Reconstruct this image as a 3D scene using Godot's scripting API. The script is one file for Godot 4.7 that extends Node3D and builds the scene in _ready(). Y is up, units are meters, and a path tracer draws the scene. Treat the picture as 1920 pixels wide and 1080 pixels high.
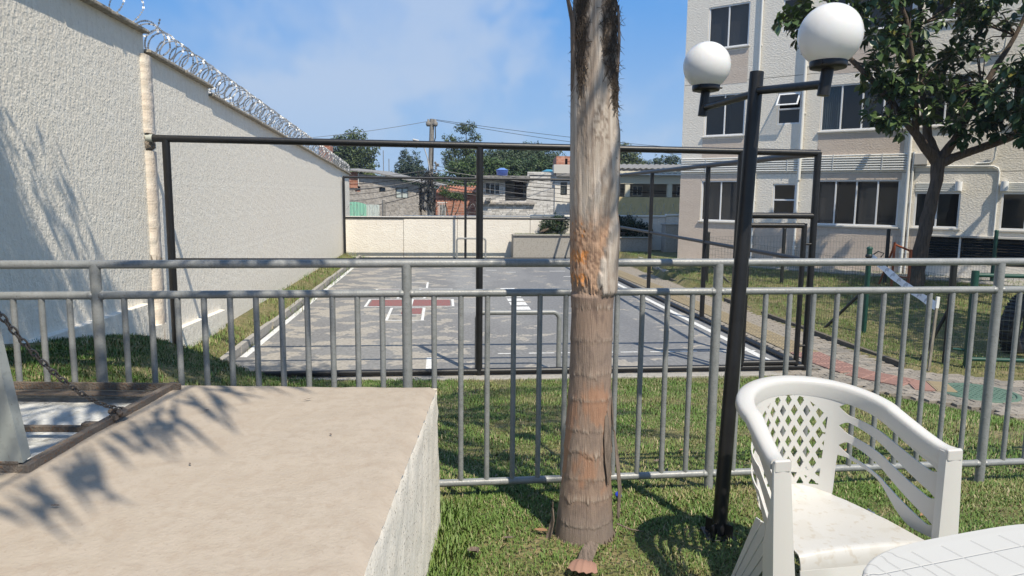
extends Node3D
# A walled playground court behind a grey railing, seen across a palm trunk, a garden lamp and a white plastic chair.
# Units are metres, y up. The camera looks along -z; the lawn by the lamp lies at y = 0 and the court about 0.9 m lower.

const COURT_AT := Vector3(-0.427, -0.91, -9.18)      # foot of the middle post of the near court frame
const COURT_TURN := 0.0993                            # the court is turned by 5.7 degrees
const WALL_A := -4.06                                 # face of the perimeter wall in court coordinates
const SUN_TRAVEL := Vector3(-0.35, -1.0, -0.613)

var M := {}
var rng := RandomNumberGenerator.new()

# ------------------------------------------------------------------ mesh builder
class MB:
	var v := PackedVector3Array()
	var n := PackedVector3Array()
	var t := PackedVector2Array()
	var c := PackedColorArray()
	var ix := PackedInt32Array()
	var col := Color.WHITE

	func vert(p: Vector3, nn: Vector3, u := Vector2.ZERO) -> int:
		v.append(p)
		n.append(nn)
		t.append(u)
		c.append(col)
		return v.size() - 1

	func tri(i: int, j: int, k: int) -> void:
		var g := (v[j] - v[i]).cross(v[k] - v[i])
		if g.dot(n[i] + n[j] + n[k]) > 0.0:
			ix.append(i); ix.append(k); ix.append(j)
		else:
			ix.append(i); ix.append(j); ix.append(k)

	func quad(a: Vector3, b: Vector3, d: Vector3, e: Vector3, facing: Vector3) -> void:
		var nn := (b - a).cross(e - a).normalized()
		if nn.dot(facing) < 0.0:
			nn = -nn
		var i := vert(a, nn, Vector2(0, 0))
		vert(b, nn, Vector2(1, 0))
		vert(d, nn, Vector2(1, 1))
		vert(e, nn, Vector2(0, 1))
		tri(i, i + 1, i + 2)
		tri(i, i + 2, i + 3)

	func fan(pts: Array, facing: Vector3) -> void:
		var mid := Vector3.ZERO
		for p in pts:
			mid += p / pts.size()
		var m := vert(mid, facing)
		var first := v.size()
		for p in pts:
			vert(p, facing)
		for k in pts.size():
			tri(m, first + k, first + (k + 1) % pts.size())

	# box with softened edges; size is the full size
	func box(at: Vector3, size: Vector3, bevel := 0.0, basis := Basis.IDENTITY) -> void:
		var h := size / 2.0
		var bv := minf(bevel, minf(h.x, minf(h.y, h.z)) * 0.9)
		if bv <= 0.0:
			for ax in 3:
				for s in [-1.0, 1.0]:
					var nn := Vector3.ZERO
					nn[ax] = s
					var u := Vector3.ZERO
					var w := Vector3.ZERO
					u[(ax + 1) % 3] = h[(ax + 1) % 3]
					w[(ax + 2) % 3] = h[(ax + 2) % 3]
					var o := Vector3.ZERO
					o[ax] = s * h[ax]
					quad(at + basis * (o - u - w), at + basis * (o + u - w), at + basis * (o + u + w), at + basis * (o - u + w), basis * nn)
			return
		var id := {}
		for sx in [-1, 1]:
			for sy in [-1, 1]:
				for sz in [-1, 1]:
					var s := Vector3(sx, sy, sz)
					for ax in 3:
						var p := Vector3.ZERO
						for k in 3:
							p[k] = s[k] * (h[k] if k == ax else h[k] - bv)
						var nn := Vector3.ZERO
						nn[ax] = s[ax]
						id[Vector4i(sx, sy, sz, ax)] = vert(at + basis * p, (basis * nn).normalized())
		for ax in 3:
			var b := (ax + 1) % 3
			var d := (ax + 2) % 3
			for s in [-1, 1]:
				var q := []
				for e in [[-1, -1], [1, -1], [1, 1], [-1, 1]]:
					var k := Vector4i(0, 0, 0, ax)
					k[ax] = s; k[b] = e[0]; k[d] = e[1]
					q.append(id[k])
				tri(q[0], q[1], q[2])
				tri(q[0], q[2], q[3])
			for s1 in [-1, 1]:
				for s2 in [-1, 1]:
					var lo := Vector4i(0, 0, 0, b)
					lo[b] = s1; lo[d] = s2; lo[ax] = -1
					var hi := lo
					hi[ax] = 1
					var lo2 := lo
					lo2.w = d
					var hi2 := hi
					hi2.w = d
					tri(id[lo], id[hi], id[hi2])
					tri(id[lo], id[hi2], id[lo2])
		for sx in [-1, 1]:
			for sy in [-1, 1]:
				for sz in [-1, 1]:
					tri(id[Vector4i(sx, sy, sz, 0)], id[Vector4i(sx, sy, sz, 1)], id[Vector4i(sx, sy, sz, 2)])

	# round bar along a path; radii is one number or one per point
	func tube(pts: Array, radii, sides := 8, caps := true) -> void:
		var count := pts.size()
		var side := Vector3.ZERO
		var rows := []
		for k in count:
			var d: Vector3 = (pts[mini(k + 1, count - 1)] - pts[maxi(k - 1, 0)]).normalized()
			if k == 0:
				side = d.cross(Vector3.UP if absf(d.y) < 0.9 else Vector3.RIGHT).normalized()
			else:
				side = (side - d * side.dot(d)).normalized()
			var other := d.cross(side)
			var r: float = radii[k] if radii is Array else radii
			var row := []
			for j in sides:
				var a := TAU * j / sides
				var o := side * cos(a) + other * sin(a)
				row.append(vert(pts[k] + o * r, o, Vector2(float(j) / sides, k)))
			rows.append(row)
		for k in count - 1:
			for j in sides:
				var j2 := (j + 1) % sides
				tri(rows[k][j], rows[k + 1][j], rows[k + 1][j2])
				tri(rows[k][j], rows[k + 1][j2], rows[k][j2])
		if caps:
			for e in [0, count - 1]:
				var d: Vector3 = pts[0] - pts[1] if e == 0 else pts[count - 1] - pts[count - 2]
				var ring := []
				for j in sides:
					ring.append(v[rows[e][j]])
				fan(ring, d.normalized())

	# turned shape round the y axis: profile of Vector2(radius, height)
	func lathe(profile: Array, sides := 24, at := Vector3.ZERO) -> void:
		var rows := []
		for k in profile.size():
			var p: Vector2 = profile[k]
			var d: Vector2 = profile[mini(k + 1, profile.size() - 1)] - profile[maxi(k - 1, 0)]
			var row := []
			for j in sides + 1:
				var a := TAU * j / sides
				var nn := Vector3(d.y * cos(a), -d.x, d.y * sin(a)).normalized()
				row.append(vert(at + Vector3(p.x * cos(a), p.y, p.x * sin(a)), nn, Vector2(float(j) / sides, float(k) / profile.size())))
			rows.append(row)
		for k in profile.size() - 1:
			for j in sides:
				tri(rows[k][j], rows[k][j + 1], rows[k + 1][j + 1])
				tri(rows[k][j], rows[k + 1][j + 1], rows[k + 1][j])

	# smooth sheet through a grid of points; facing says which side its normals take
	func sheet(rows: Array, facing: Vector3, uvs := Vector2.ONE, colors = null) -> void:
		var h := rows.size()
		var w: int = rows[0].size()
		var first := v.size()
		for i in h:
			for j in w:
				var du: Vector3 = rows[i][mini(j + 1, w - 1)] - rows[i][maxi(j - 1, 0)]
				var dv: Vector3 = rows[mini(i + 1, h - 1)][j] - rows[maxi(i - 1, 0)][j]
				var nn := du.cross(dv).normalized()
				if nn.dot(facing) < 0.0 and facing != Vector3.ZERO:
					nn = -nn
				if colors != null:
					col = colors[i][j]
				vert(rows[i][j], nn, Vector2(uvs.x * j / (w - 1), uvs.y * i / (h - 1)))
		for i in h - 1:
			for j in w - 1:
				var a := first + i * w + j
				tri(a, a + 1, a + w + 1)
				tri(a, a + w + 1, a + w)

	# a sheet with real thickness: two skins and closed edges
	func slab(rows: Array, thick: float, facing: Vector3) -> void:
		var h := rows.size()
		var w: int = rows[0].size()
		var back := []
		for i in h:
			var r := []
			for j in w:
				var du: Vector3 = rows[i][mini(j + 1, w - 1)] - rows[i][maxi(j - 1, 0)]
				var dv: Vector3 = rows[mini(i + 1, h - 1)][j] - rows[maxi(i - 1, 0)][j]
				var nn := du.cross(dv).normalized()
				if facing != Vector3.ZERO and nn.dot(facing) < 0.0:
					nn = -nn
				r.append(rows[i][j] - nn * thick)
			back.append(r)
		var n0 := v.size()
		sheet(rows, facing)
		var flip := n[n0]
		sheet(back, -flip if facing == Vector3.ZERO else -facing)
		var mid: Vector3 = rows[h / 2][w / 2]
		for i in h - 1:
			quad(rows[i][0], rows[i + 1][0], back[i + 1][0], back[i][0], rows[i][0] - rows[i][1])
			quad(rows[i][w - 1], rows[i + 1][w - 1], back[i + 1][w - 1], back[i][w - 1], rows[i][w - 1] - rows[i][w - 2])
		for j in w - 1:
			quad(rows[0][j], rows[0][j + 1], back[0][j + 1], back[0][j], rows[0][j] - rows[1][j])
			quad(rows[h - 1][j], rows[h - 1][j + 1], back[h - 1][j + 1], back[h - 1][j], rows[h - 1][j] - rows[h - 2][j])

	func mesh() -> ArrayMesh:
		var a := []
		a.resize(Mesh.ARRAY_MAX)
		a[Mesh.ARRAY_VERTEX] = v
		a[Mesh.ARRAY_NORMAL] = n
		a[Mesh.ARRAY_TEX_UV] = t
		a[Mesh.ARRAY_COLOR] = c
		a[Mesh.ARRAY_INDEX] = ix
		var m := ArrayMesh.new()
		m.add_surface_from_arrays(Mesh.PRIMITIVE_TRIANGLES, a)
		return m

# ------------------------------------------------------------------ scene helpers
func tag(o: Node, label: String, category := "", group := "", kind := "") -> Node:
	if label: o.set_meta("label", label)
	if category: o.set_meta("category", category)
	if group: o.set_meta("group", group)
	if kind: o.set_meta("kind", kind)
	return o

func thing(called: String, label: String, category: String, at := Vector3.ZERO, turn := 0.0, group := "") -> Node3D:
	var o := Node3D.new()
	o.name = called
	o.position = at
	o.rotation.y = turn
	add_child(o, true)
	tag(o, label, category, group)
	return o

func part(called: String, mb, material: Material, parent: Node = self, at := Vector3.ZERO) -> MeshInstance3D:
	var o := MeshInstance3D.new()
	o.name = called
	o.mesh = mb.mesh() if mb is MB else mb
	o.material_override = material
	o.position = at
	parent.add_child(o, true)
	return o

func copies(called: String, mesh: Mesh, material: Material, places: Array, parent: Node = self, colors = null) -> MultiMeshInstance3D:
	var mm := MultiMesh.new()
	mm.transform_format = MultiMesh.TRANSFORM_3D
	mm.use_colors = colors != null
	mm.mesh = mesh
	mm.instance_count = places.size()
	for i in places.size():
		mm.set_instance_transform(i, places[i])
		if colors != null:
			mm.set_instance_color(i, colors[i])
	var o := MultiMeshInstance3D.new()
	o.name = called
	o.multimesh = mm
	o.material_override = material
	parent.add_child(o, true)
	return o

func lin(r: float, g: float, b: float) -> Color:
	return Color(r, g, b).linear_to_srgb()

func court(a: float, y: float, b: float) -> Vector3:     # a across, b into the depth, y in world heights
	var p := Vector3(a, 0, -b).rotated(Vector3.UP, COURT_TURN) + COURT_AT
	p.y = y
	return p

func court_a(x: float, z: float) -> float:
	return (x + 0.427) * cos(COURT_TURN) - (z + 9.18) * sin(COURT_TURN)

func court_b(x: float, z: float) -> float:
	return -(x + 0.427) * sin(COURT_TURN) - (z + 9.18) * cos(COURT_TURN)

func ramp(xs: Array, ys: Array, x: float) -> float:
	if x <= xs[0]: return ys[0]
	for i in xs.size() - 1:
		if x <= xs[i + 1]:
			return lerpf(ys[i], ys[i + 1], (x - xs[i]) / (xs[i + 1] - xs[i]))
	return ys[-1]

func path_front(a: float) -> float:
	return ramp([3.6, 4.08, 5.08, 5.76, 8.0, 10.0, 14.0], [0.0, -0.3, -1.39, -2.3, -3.8, -4.6, -5.6], a)

func path_rear(a: float) -> float:
	return ramp([6.0, 7.15, 9.5, 14.0], [0.04, -0.76, -2.0, -3.6], a)

func on_path(a: float, b: float) -> bool:
	if a > 4.62 and a < 6.0 and b > -0.05 and b < 18.5:
		return true
	return b < 0.04 and a > 4.0 and b > path_front(a) and b < path_rear(a)

func ground_y(x: float, z: float) -> float:
	var a := court_a(x, z)
	var b := court_b(x, z)
	var zb := -9.0
	if x > 3.0:
		zb = ramp([3.0, 3.66, 4.77, 5.54, 8.0, 10.0, 14.0], [-9.0, -9.1, -8.1, -7.2, -5.9, -5.2, -4.4], x)
	var y := 0.0
	if z > -2.6:
		y = 0.0
	elif z > -3.6:
		y = lerpf(0.0, -0.06, (-2.6 - z))
	else:
		y = lerpf(-0.06, -0.93, clampf((-3.6 - z) / (-3.6 - zb), 0.0, 1.0))
	# the bank along the perimeter wall
	var far := smoothstep(-7.9, -9.3, z)
	var wide := smoothstep(-2.0, -4.0, a)
	var tight := smoothstep(-3.44, -4.0, a)
	var amp := ramp([-9.6, -8.9, -7.7, -5.0, -2.6], [0.22, 0.36, 0.6, 0.6, 0.25], z)
	y += amp * lerpf(wide, tight, far)
	# the garden on the right rises to the building
	if b > -0.2 or a > 6.0 and b > path_rear(a):
		if a > 4.6:
			var s := (Vector2(x, z) - Vector2(5.6, -24.0)).dot(Vector2(-0.625, 0.78))
			y = lerpf(-0.6, -0.885, clampf(s / 9.0, 0.0, 1.0))
	if a > -3.42 and a < 4.7 and b > -0.15 and b < 17.2:
		y = -1.0
	if on_path(a, b):
		y = minf(y, -0.96)
	if b > 17.2 and a < 6.0:
		y = lerpf(-0.93, -0.78, smoothstep(1.5, 5.0, a))
	return y

# ------------------------------------------------------------------ textures and materials
func noise(size: int, freq: float, sd: int, oct := 4, stretch := Vector2.ONE, kind := FastNoiseLite.TYPE_SIMPLEX_SMOOTH) -> PackedByteArray:
	var f := FastNoiseLite.new()
	f.noise_type = kind
	f.seed = sd
	f.frequency = freq
	f.fractal_octaves = oct
	var im := f.get_seamless_image(int(size * stretch.x), int(size * stretch.y))
	im.convert(Image.FORMAT_L8)
	if stretch != Vector2.ONE:
		im.resize(size, size, Image.INTERPOLATE_CUBIC)
	return im.get_data()

# colour texture: layers of [noise bytes, colour, from, to, amount]
func paint(size: int, base: Color, layers: Array) -> ImageTexture:
	var out := PackedByteArray()
	out.resize(size * size * 3)
	var br := base.r
	var bg := base.g
	var bb := base.b
	var luts := []
	for l in layers:
		var lut := PackedFloat32Array()
		for i in 256:
			lut.append(smoothstep(l[2], l[3], i / 255.0) * l[4])
		luts.append(lut)
	var nl := layers.size()
	for i in size * size:
		var r := br
		var g := bg
		var b := bb
		for k in nl:
			var w: float = luts[k][layers[k][0][i]]
			if w > 0.002:
				var c: Color = layers[k][1]
				r += (c.r - r) * w
				g += (c.g - g) * w
				b += (c.b - b) * w
		out[i * 3] = int(clampf(r, 0, 1) * 255.0)
		out[i * 3 + 1] = int(clampf(g, 0, 1) * 255.0)
		out[i * 3 + 2] = int(clampf(b, 0, 1) * 255.0)
	return ImageTexture.create_from_image(Image.create_from_data(size, size, false, Image.FORMAT_RGB8, out))

# height texture: layers of [noise bytes, weight, from, to]
func relief(size: int, layers: Array) -> ImageTexture:
	var out := PackedByteArray()
	out.resize(size * size)
	var luts := []
	for l in layers:
		var lut := PackedFloat32Array()
		for i in 256:
			lut.append(smoothstep(l[2], l[3], i / 255.0) * l[1])
		luts.append(lut)
	for i in size * size:
		var h := 0.0
		for k in layers.size():
			h += luts[k][layers[k][0][i]]
		out[i] = int(clampf(h, 0, 1) * 255.0)
	return ImageTexture.create_from_image(Image.create_from_data(size, size, false, Image.FORMAT_L8, out))

func flat(called: String, color: Color, rough := 0.7, metal := 0.0) -> StandardMaterial3D:
	var m := StandardMaterial3D.new()
	m.resource_name = called
	m.albedo_color = color
	m.roughness = rough
	m.metallic = metal
	M[called] = m
	return m

func rough_mat(called: String, tex: Texture2D, bump: Texture2D, bump_cm: float, repeat_m: float, rough := 0.9, tint := Color.WHITE) -> StandardMaterial3D:
	var m := flat(called, tint, rough)
	m.albedo_texture = tex
	if bump:
		m.heightmap_enabled = true
		m.heightmap_texture = bump
		m.heightmap_scale = bump_cm
	m.uv1_triplanar = true
	m.uv1_world_triplanar = true
	m.uv1_scale = Vector3.ONE / repeat_m
	return m

func make_materials() -> void:
	var fine := noise(512, 0.06, 1, 3)
	var fine2 := noise(512, 0.09, 2, 2)
	var mid := noise(512, 0.02, 3, 4)
	var broad := noise(512, 0.006, 4, 4)
	var drip := noise(512, 0.03, 5, 3, Vector2(1, 0.5))
	var streak := noise(512, 0.03, 6, 4, Vector2(1, 0.1))
	var cell := noise(512, 0.035, 7, 2, Vector2.ONE, FastNoiseLite.TYPE_CELLULAR)
	# thrown render of the perimeter wall: heavy lumps drawn downwards
	var lumps := relief(512, [[drip, 0.6, 0.3, 0.75], [fine, 0.3, 0.3, 0.7], [fine2, 0.15, 0.2, 0.8]])
	rough_mat("render_wall", paint(512, lin(0.84, 0.785, 0.685), [[broad, lin(0.86, 0.815, 0.72), 0.4, 0.7, 0.7], [mid, lin(0.78, 0.72, 0.62), 0.5, 0.8, 0.5], [fine, lin(0.42, 0.38, 0.315), 0.74, 0.86, 0.5], [streak, lin(0.66, 0.61, 0.53), 0.60, 0.85, 0.4]]), lumps, 0.5, 1.1, 0.95)
	rough_mat("render_pilaster", paint(512, lin(0.72, 0.62, 0.52), [[broad, lin(0.74, 0.67, 0.58), 0.4, 0.7, 0.8], [mid, lin(0.56, 0.47, 0.38), 0.62, 0.85, 0.5]]), lumps, 0.5, 1.1, 0.95)
	rough_mat("coping", paint(512, lin(0.40, 0.36, 0.30), [[mid, lin(0.20, 0.18, 0.15), 0.45, 0.75, 0.8], [fine, lin(0.12, 0.11, 0.09), 0.65, 0.8, 0.6]]), relief(512, [[fine, 0.5, 0.3, 0.7], [mid, 0.5, 0.3, 0.7]]), 0.7, 0.8, 0.95)
	rough_mat("mortar_scar", paint(512, lin(0.30, 0.25, 0.20), [[fine, lin(0.16, 0.13, 0.10), 0.5, 0.75, 0.8], [mid, lin(0.42, 0.36, 0.29), 0.5, 0.7, 0.6]]), relief(512, [[fine, 0.6, 0.3, 0.7], [mid, 0.4, 0.3, 0.7]]), 2.0, 0.5, 0.95)
	# concrete block
	rough_mat("block_top", paint(512, lin(0.57, 0.505, 0.41), [[broad, lin(0.62, 0.56, 0.465), 0.42, 0.66, 0.9], [noise(512, 0.012, 13, 3), lin(0.49, 0.42, 0.335), 0.58, 0.78, 0.5], [mid, lin(0.48, 0.395, 0.31), 0.5, 0.85, 0.5], [fine, lin(0.66, 0.585, 0.49), 0.68, 0.85, 0.35], [fine2, lin(0.30, 0.235, 0.18), 0.74, 0.9, 0.45], [cell, lin(0.25, 0.20, 0.16), 0.0, 0.035, 0.5]]), relief(512, [[fine, 0.45, 0.25, 0.75], [fine2, 0.35, 0.2, 0.8], [mid, 0.3, 0.3, 0.7]]), 0.10, 0.62, 0.9)
	rough_mat("block_side", paint(512, lin(0.82, 0.76, 0.67), [[broad, lin(0.85, 0.80, 0.72), 0.4, 0.7, 0.7], [mid, lin(0.74, 0.69, 0.61), 0.55, 0.8, 0.4], [noise(512, 0.06, 11, 2), lin(0.14, 0.12, 0.10), 0.79, 0.83, 0.9]]), relief(512, [[drip, 0.5, 0.25, 0.7], [fine, 0.35, 0.3, 0.7], [fine2, 0.15, 0.2, 0.8]]), 0.10, 0.55, 0.95)
	rough_mat("pit_paint", paint(512, lin(0.62, 0.62, 0.60), [[mid, lin(0.50, 0.50, 0.47), 0.45, 0.75, 0.7], [streak, lin(0.40, 0.38, 0.33), 0.6, 0.85, 0.5], [fine, lin(0.30, 0.28, 0.24), 0.74, 0.9, 0.4]]), relief(512, [[fine, 0.4, 0.3, 0.7], [mid, 0.6, 0.3, 0.7]]), 0.4, 0.7, 0.75)
	rough_mat("rust_iron", paint(512, lin(0.15, 0.13, 0.11), [[mid, lin(0.19, 0.145, 0.11), 0.45, 0.65, 0.7], [fine, lin(0.20, 0.085, 0.035), 0.6, 0.78, 0.7], [broad, lin(0.16, 0.14, 0.12), 0.55, 0.7, 0.6]]), relief(512, [[fine, 0.7, 0.3, 0.7]]), 0.2, 0.35, 0.8)
	rough_mat("lid_paint", paint(512, lin(0.30, 0.33, 0.32), [[broad, lin(0.36, 0.39, 0.38), 0.4, 0.7, 0.8], [mid, lin(0.24, 0.26, 0.25), 0.6, 0.8, 0.5], [fine, lin(0.17, 0.14, 0.11), 0.78, 0.88, 0.5]]), null, 0, 0.6, 0.55)
	# metal and paint
	var pipe := rough_mat("rail_paint", paint(512, lin(0.215, 0.225, 0.225), [[broad, lin(0.26, 0.27, 0.27), 0.4, 0.7, 0.8], [mid, lin(0.16, 0.17, 0.17), 0.6, 0.85, 0.5], [fine2, lin(0.11, 0.075, 0.05), 0.76, 0.86, 0.7]]), relief(512, [[fine, 0.6, 0.3, 0.7], [mid, 0.4, 0.3, 0.7]]), 0.06, 0.45, 0.42)
	pipe.metallic_specular = 0.6
	rough_mat("black_paint", paint(512, lin(0.009, 0.009, 0.010), [[broad, lin(0.013, 0.013, 0.014), 0.4, 0.7, 0.8], [fine2, lin(0.07, 0.055, 0.045), 0.80, 0.92, 0.5]]), relief(512, [[mid, 0.6, 0.3, 0.7], [fine, 0.3, 0.3, 0.7]]), 0.05, 0.5, 0.42)
	flat("pipe_end", lin(0.42, 0.44, 0.40), 0.5)
	rough_mat("chain_steel", paint(512, lin(0.16, 0.155, 0.15), [[fine, lin(0.10, 0.07, 0.05), 0.55, 0.75, 0.7]]), null, 0, 0.12, 0.45).metallic = 0.7
	flat("razor_steel", lin(0.28, 0.285, 0.29), 0.45, 0.6)
	flat("razor_dull", lin(0.34, 0.33, 0.31), 0.5, 0.4)
	var white := flat("white_plastic", lin(0.56, 0.55, 0.525), 0.36)
	white.subsurf_scatter_enabled = true
	white.subsurf_scatter_strength = 0.04
	rough_mat("seat_plastic", paint(512, lin(0.53, 0.52, 0.495), [[broad, lin(0.48, 0.455, 0.41), 0.58, 0.78, 0.5], [mid, lin(0.40, 0.34, 0.265), 0.68, 0.84, 0.45], [fine2, lin(0.30, 0.26, 0.20), 0.84, 0.93, 0.5]]), null, 0, 0.45, 0.4)
	var globe := flat("globe_acrylic", lin(0.80, 0.80, 0.80), 0.2)
	globe.backlight_enabled = true
	globe.backlight = Color(0.55, 0.55, 0.55)
	globe.subsurf_scatter_enabled = true
	globe.subsurf_scatter_strength = 0.08
	# court and path
	rough_mat("raw_concrete", paint(512, lin(0.33, 0.31, 0.28), [[mid, lin(0.24, 0.225, 0.20), 0.5, 0.8, 0.7], [fine, lin(0.42, 0.40, 0.37), 0.62, 0.8, 0.5]]), relief(512, [[fine, 0.7, 0.3, 0.7], [mid, 0.3, 0.3, 0.7]]), 0.3, 0.9, 0.92)
	rough_mat("line_paint", paint(512, lin(0.66, 0.66, 0.64), [[fine, lin(0.34, 0.33, 0.31), 0.62, 0.74, 0.75], [mid, lin(0.45, 0.44, 0.42), 0.55, 0.7, 0.6]]), null, 0, 0.9, 0.8)
	rough_mat("red_paint", paint(512, lin(0.235, 0.075, 0.07), [[fine, lin(0.24, 0.18, 0.165), 0.56, 0.72, 0.8], [mid, lin(0.19, 0.12, 0.11), 0.45, 0.68, 0.8]]), null, 0, 0.9, 0.8)
	for k in 4:
		var c: Color = [lin(0.255, 0.225, 0.185), lin(0.225, 0.20, 0.168), lin(0.28, 0.25, 0.21), lin(0.20, 0.182, 0.158)][k]
		rough_mat("paver_%d" % k, paint(256, c, [[noise(256, 0.05, 20 + k, 3), c.darkened(0.3), 0.5, 0.8, 0.7], [noise(256, 0.12, 30 + k, 2), c.lightened(0.2), 0.65, 0.85, 0.6]]), null, 0, 0.5, 0.92)
	rough_mat("path_sand", paint(256, lin(0.13, 0.11, 0.085), [[noise(256, 0.08, 41, 3), lin(0.07, 0.065, 0.05), 0.5, 0.8, 0.8]]), null, 0, 0.6, 0.95)
	flat("tactile_yellow", lin(0.275, 0.222, 0.14), 0.9)
	flat("tactile_red", lin(0.30, 0.175, 0.145), 0.9)
	rough_mat("manhole_green", paint(256, lin(0.075, 0.14, 0.105), [[noise(256, 0.05, 42, 3), lin(0.11, 0.17, 0.135), 0.45, 0.7, 0.8], [noise(256, 0.1, 43, 2), lin(0.13, 0.12, 0.09), 0.68, 0.85, 0.6]]), null, 0, 0.6, 0.85)
	# soil under the grass
	rough_mat("turf_soil", paint(512, lin(0.13, 0.125, 0.045), [[broad, lin(0.24, 0.19, 0.10), 0.5, 0.72, 0.85], [mid, lin(0.085, 0.10, 0.03), 0.5, 0.8, 0.7], [fine, lin(0.25, 0.205, 0.115), 0.62, 0.82, 0.55]]), relief(512, [[fine, 0.7, 0.3, 0.7], [mid, 0.3, 0.3, 0.7]]), 2.0, 1.4, 1.0)
	rough_mat("far_ground", paint(256, lin(0.09, 0.085, 0.05), [[noise(256, 0.03, 44, 4), lin(0.14, 0.12, 0.08), 0.45, 0.7, 0.8]]), null, 0, 6.0, 1.0)
	# building
	var dabs := relief(512, [[noise(512, 0.035, 51, 3), 0.6, 0.42, 0.62], [fine, 0.25, 0.3, 0.7]])
	rough_mat("facade_grey", paint(512, lin(0.78, 0.725, 0.635), [[broad, lin(0.81, 0.76, 0.67), 0.4, 0.7, 0.7], [streak, lin(0.67, 0.59, 0.50), 0.62, 0.85, 0.4], [mid, lin(0.69, 0.61, 0.51), 0.6, 0.8, 0.4]]), dabs, 0.6, 1.0, 0.95)
	rough_mat("facade_tan", paint(512, lin(0.58, 0.485, 0.40), [[broad, lin(0.62, 0.525, 0.44), 0.4, 0.7, 0.7], [streak, lin(0.50, 0.405, 0.33), 0.62, 0.85, 0.5]]), dabs, 0.45, 1.0, 0.95)
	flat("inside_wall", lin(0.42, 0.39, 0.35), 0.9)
	flat("window_aluminium", lin(0.72, 0.73, 0.74), 0.4)
	var glass := flat("window_glass", Color(0.12, 0.13, 0.14, 0.45), 0.04)
	glass.transparency = BaseMaterial3D.TRANSPARENCY_ALPHA
	flat("grey_sheet", lin(0.12, 0.12, 0.122), 0.85)
	flat("curtain_teal", lin(0.15, 0.22, 0.26), 0.9)
	flat("white_pvc", lin(0.68, 0.68, 0.65), 0.5)
	flat("sill_stone", lin(0.52, 0.50, 0.46), 0.8)
	flat("louvre_glass", lin(0.03, 0.034, 0.036), 0.15)
	# fence and garden
	flat("fence_green", lin(0.012, 0.060, 0.043), 0.45)
	flat("fence_black", lin(0.014, 0.016, 0.015), 0.5)
	flat("mesh_wire", lin(0.035, 0.05, 0.045), 0.6)
	flat("rusty_orange", lin(0.30, 0.075, 0.025), 0.7)
	flat("rubber", lin(0.018, 0.018, 0.019), 0.7)
	rough_mat("grey_wood", paint(256, lin(0.26, 0.235, 0.19), [[noise(256, 0.05, 60, 3, Vector2(1, 0.1)), lin(0.14, 0.12, 0.09), 0.5, 0.75, 0.8]]), null, 0, 0.3, 0.9)
	# plants
	for l in [["blade", lin(0.9, 0.9, 0.9), 0.22], ["leaf", lin(0.95, 0.95, 0.95), 0.12], ["bush_leaf", lin(1, 1, 1), 0.08]]:
		var m := flat(l[0], l[1], 0.6)
		m.vertex_color_use_as_albedo = true
		m.backlight_enabled = true
		m.backlight = Color(l[2], l[2], l[2] * 0.4)
	M["leaf"].roughness = 0.38
	rough_mat("tree_bark", paint(512, lin(0.115, 0.085, 0.062), [[streak, lin(0.065, 0.048, 0.036), 0.45, 0.7, 0.8], [fine, lin(0.18, 0.14, 0.11), 0.62, 0.8, 0.6]]), relief(512, [[streak, 0.7, 0.3, 0.7], [fine, 0.3, 0.3, 0.7]]), 1.5, 0.8, 0.95)
	var pb := rough_mat("palm_bark", paint(512, Color(1, 1, 1), [[noise(512, 0.05, 71, 3, Vector2(1, 0.06)), Color(0.84, 0.82, 0.80), 0.45, 0.75, 0.35], [noise(512, 0.12, 72, 2, Vector2(1, 0.3)), Color(0.6, 0.57, 0.55), 0.72, 0.88, 0.45]]), relief(512, [[noise(512, 0.07, 73, 3, Vector2(1, 0.05)), 0.8, 0.3, 0.7], [fine, 0.2, 0.3, 0.7]]), 0.16, 0.22, 0.92)
	pb.vertex_color_use_as_albedo = true
	rough_mat("dry_husk", paint(512, lin(0.20, 0.155, 0.125), [[streak, lin(0.10, 0.078, 0.062), 0.4, 0.7, 0.85], [fine, lin(0.28, 0.225, 0.185), 0.6, 0.8, 0.6]]), relief(512, [[streak, 1.0, 0.2, 0.8]]), 0.5, 0.25, 0.95)
	flat("rusty_leaf", lin(0.30, 0.17, 0.09), 0.9)
	flat("fibre", lin(0.075, 0.056, 0.042), 0.9)
	flat("pink_sheath", lin(0.31, 0.175, 0.13), 0.85)
	# the neighbourhood behind the wall
	M["far_render"] = rough_mat("far_render", paint(512, lin(0.70, 0.665, 0.61), [[broad, lin(0.74, 0.71, 0.655), 0.4, 0.7, 0.7], [streak, lin(0.62, 0.56, 0.47), 0.66, 0.88, 0.5], [fine, lin(0.69, 0.61, 0.51), 0.6, 0.8, 0.4]]), relief(512, [[fine, 0.6, 0.3, 0.7], [mid, 0.4, 0.3, 0.7]]), 0.6, 2.2, 0.95)
	rough_mat("old_plaster", paint(512, lin(0.37, 0.34, 0.305), [[mid, lin(0.27, 0.245, 0.22), 0.45, 0.75, 0.8], [fine, lin(0.17, 0.14, 0.12), 0.70, 0.85, 0.7], [broad, lin(0.45, 0.42, 0.385), 0.5, 0.75, 0.7]]), relief(512, [[mid, 0.6, 0.3, 0.7]]), 2.0, 2.6, 0.95)
	for d in [["red_brickwork", lin(0.40, 0.15, 0.085), lin(0.36, 0.30, 0.25)], ["white_blockwork", lin(0.62, 0.60, 0.57), lin(0.34, 0.32, 0.30)]]:
		rough_mat(d[0], brickwork(d[1], d[2]), null, 0, 1.6, 0.95)
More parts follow.
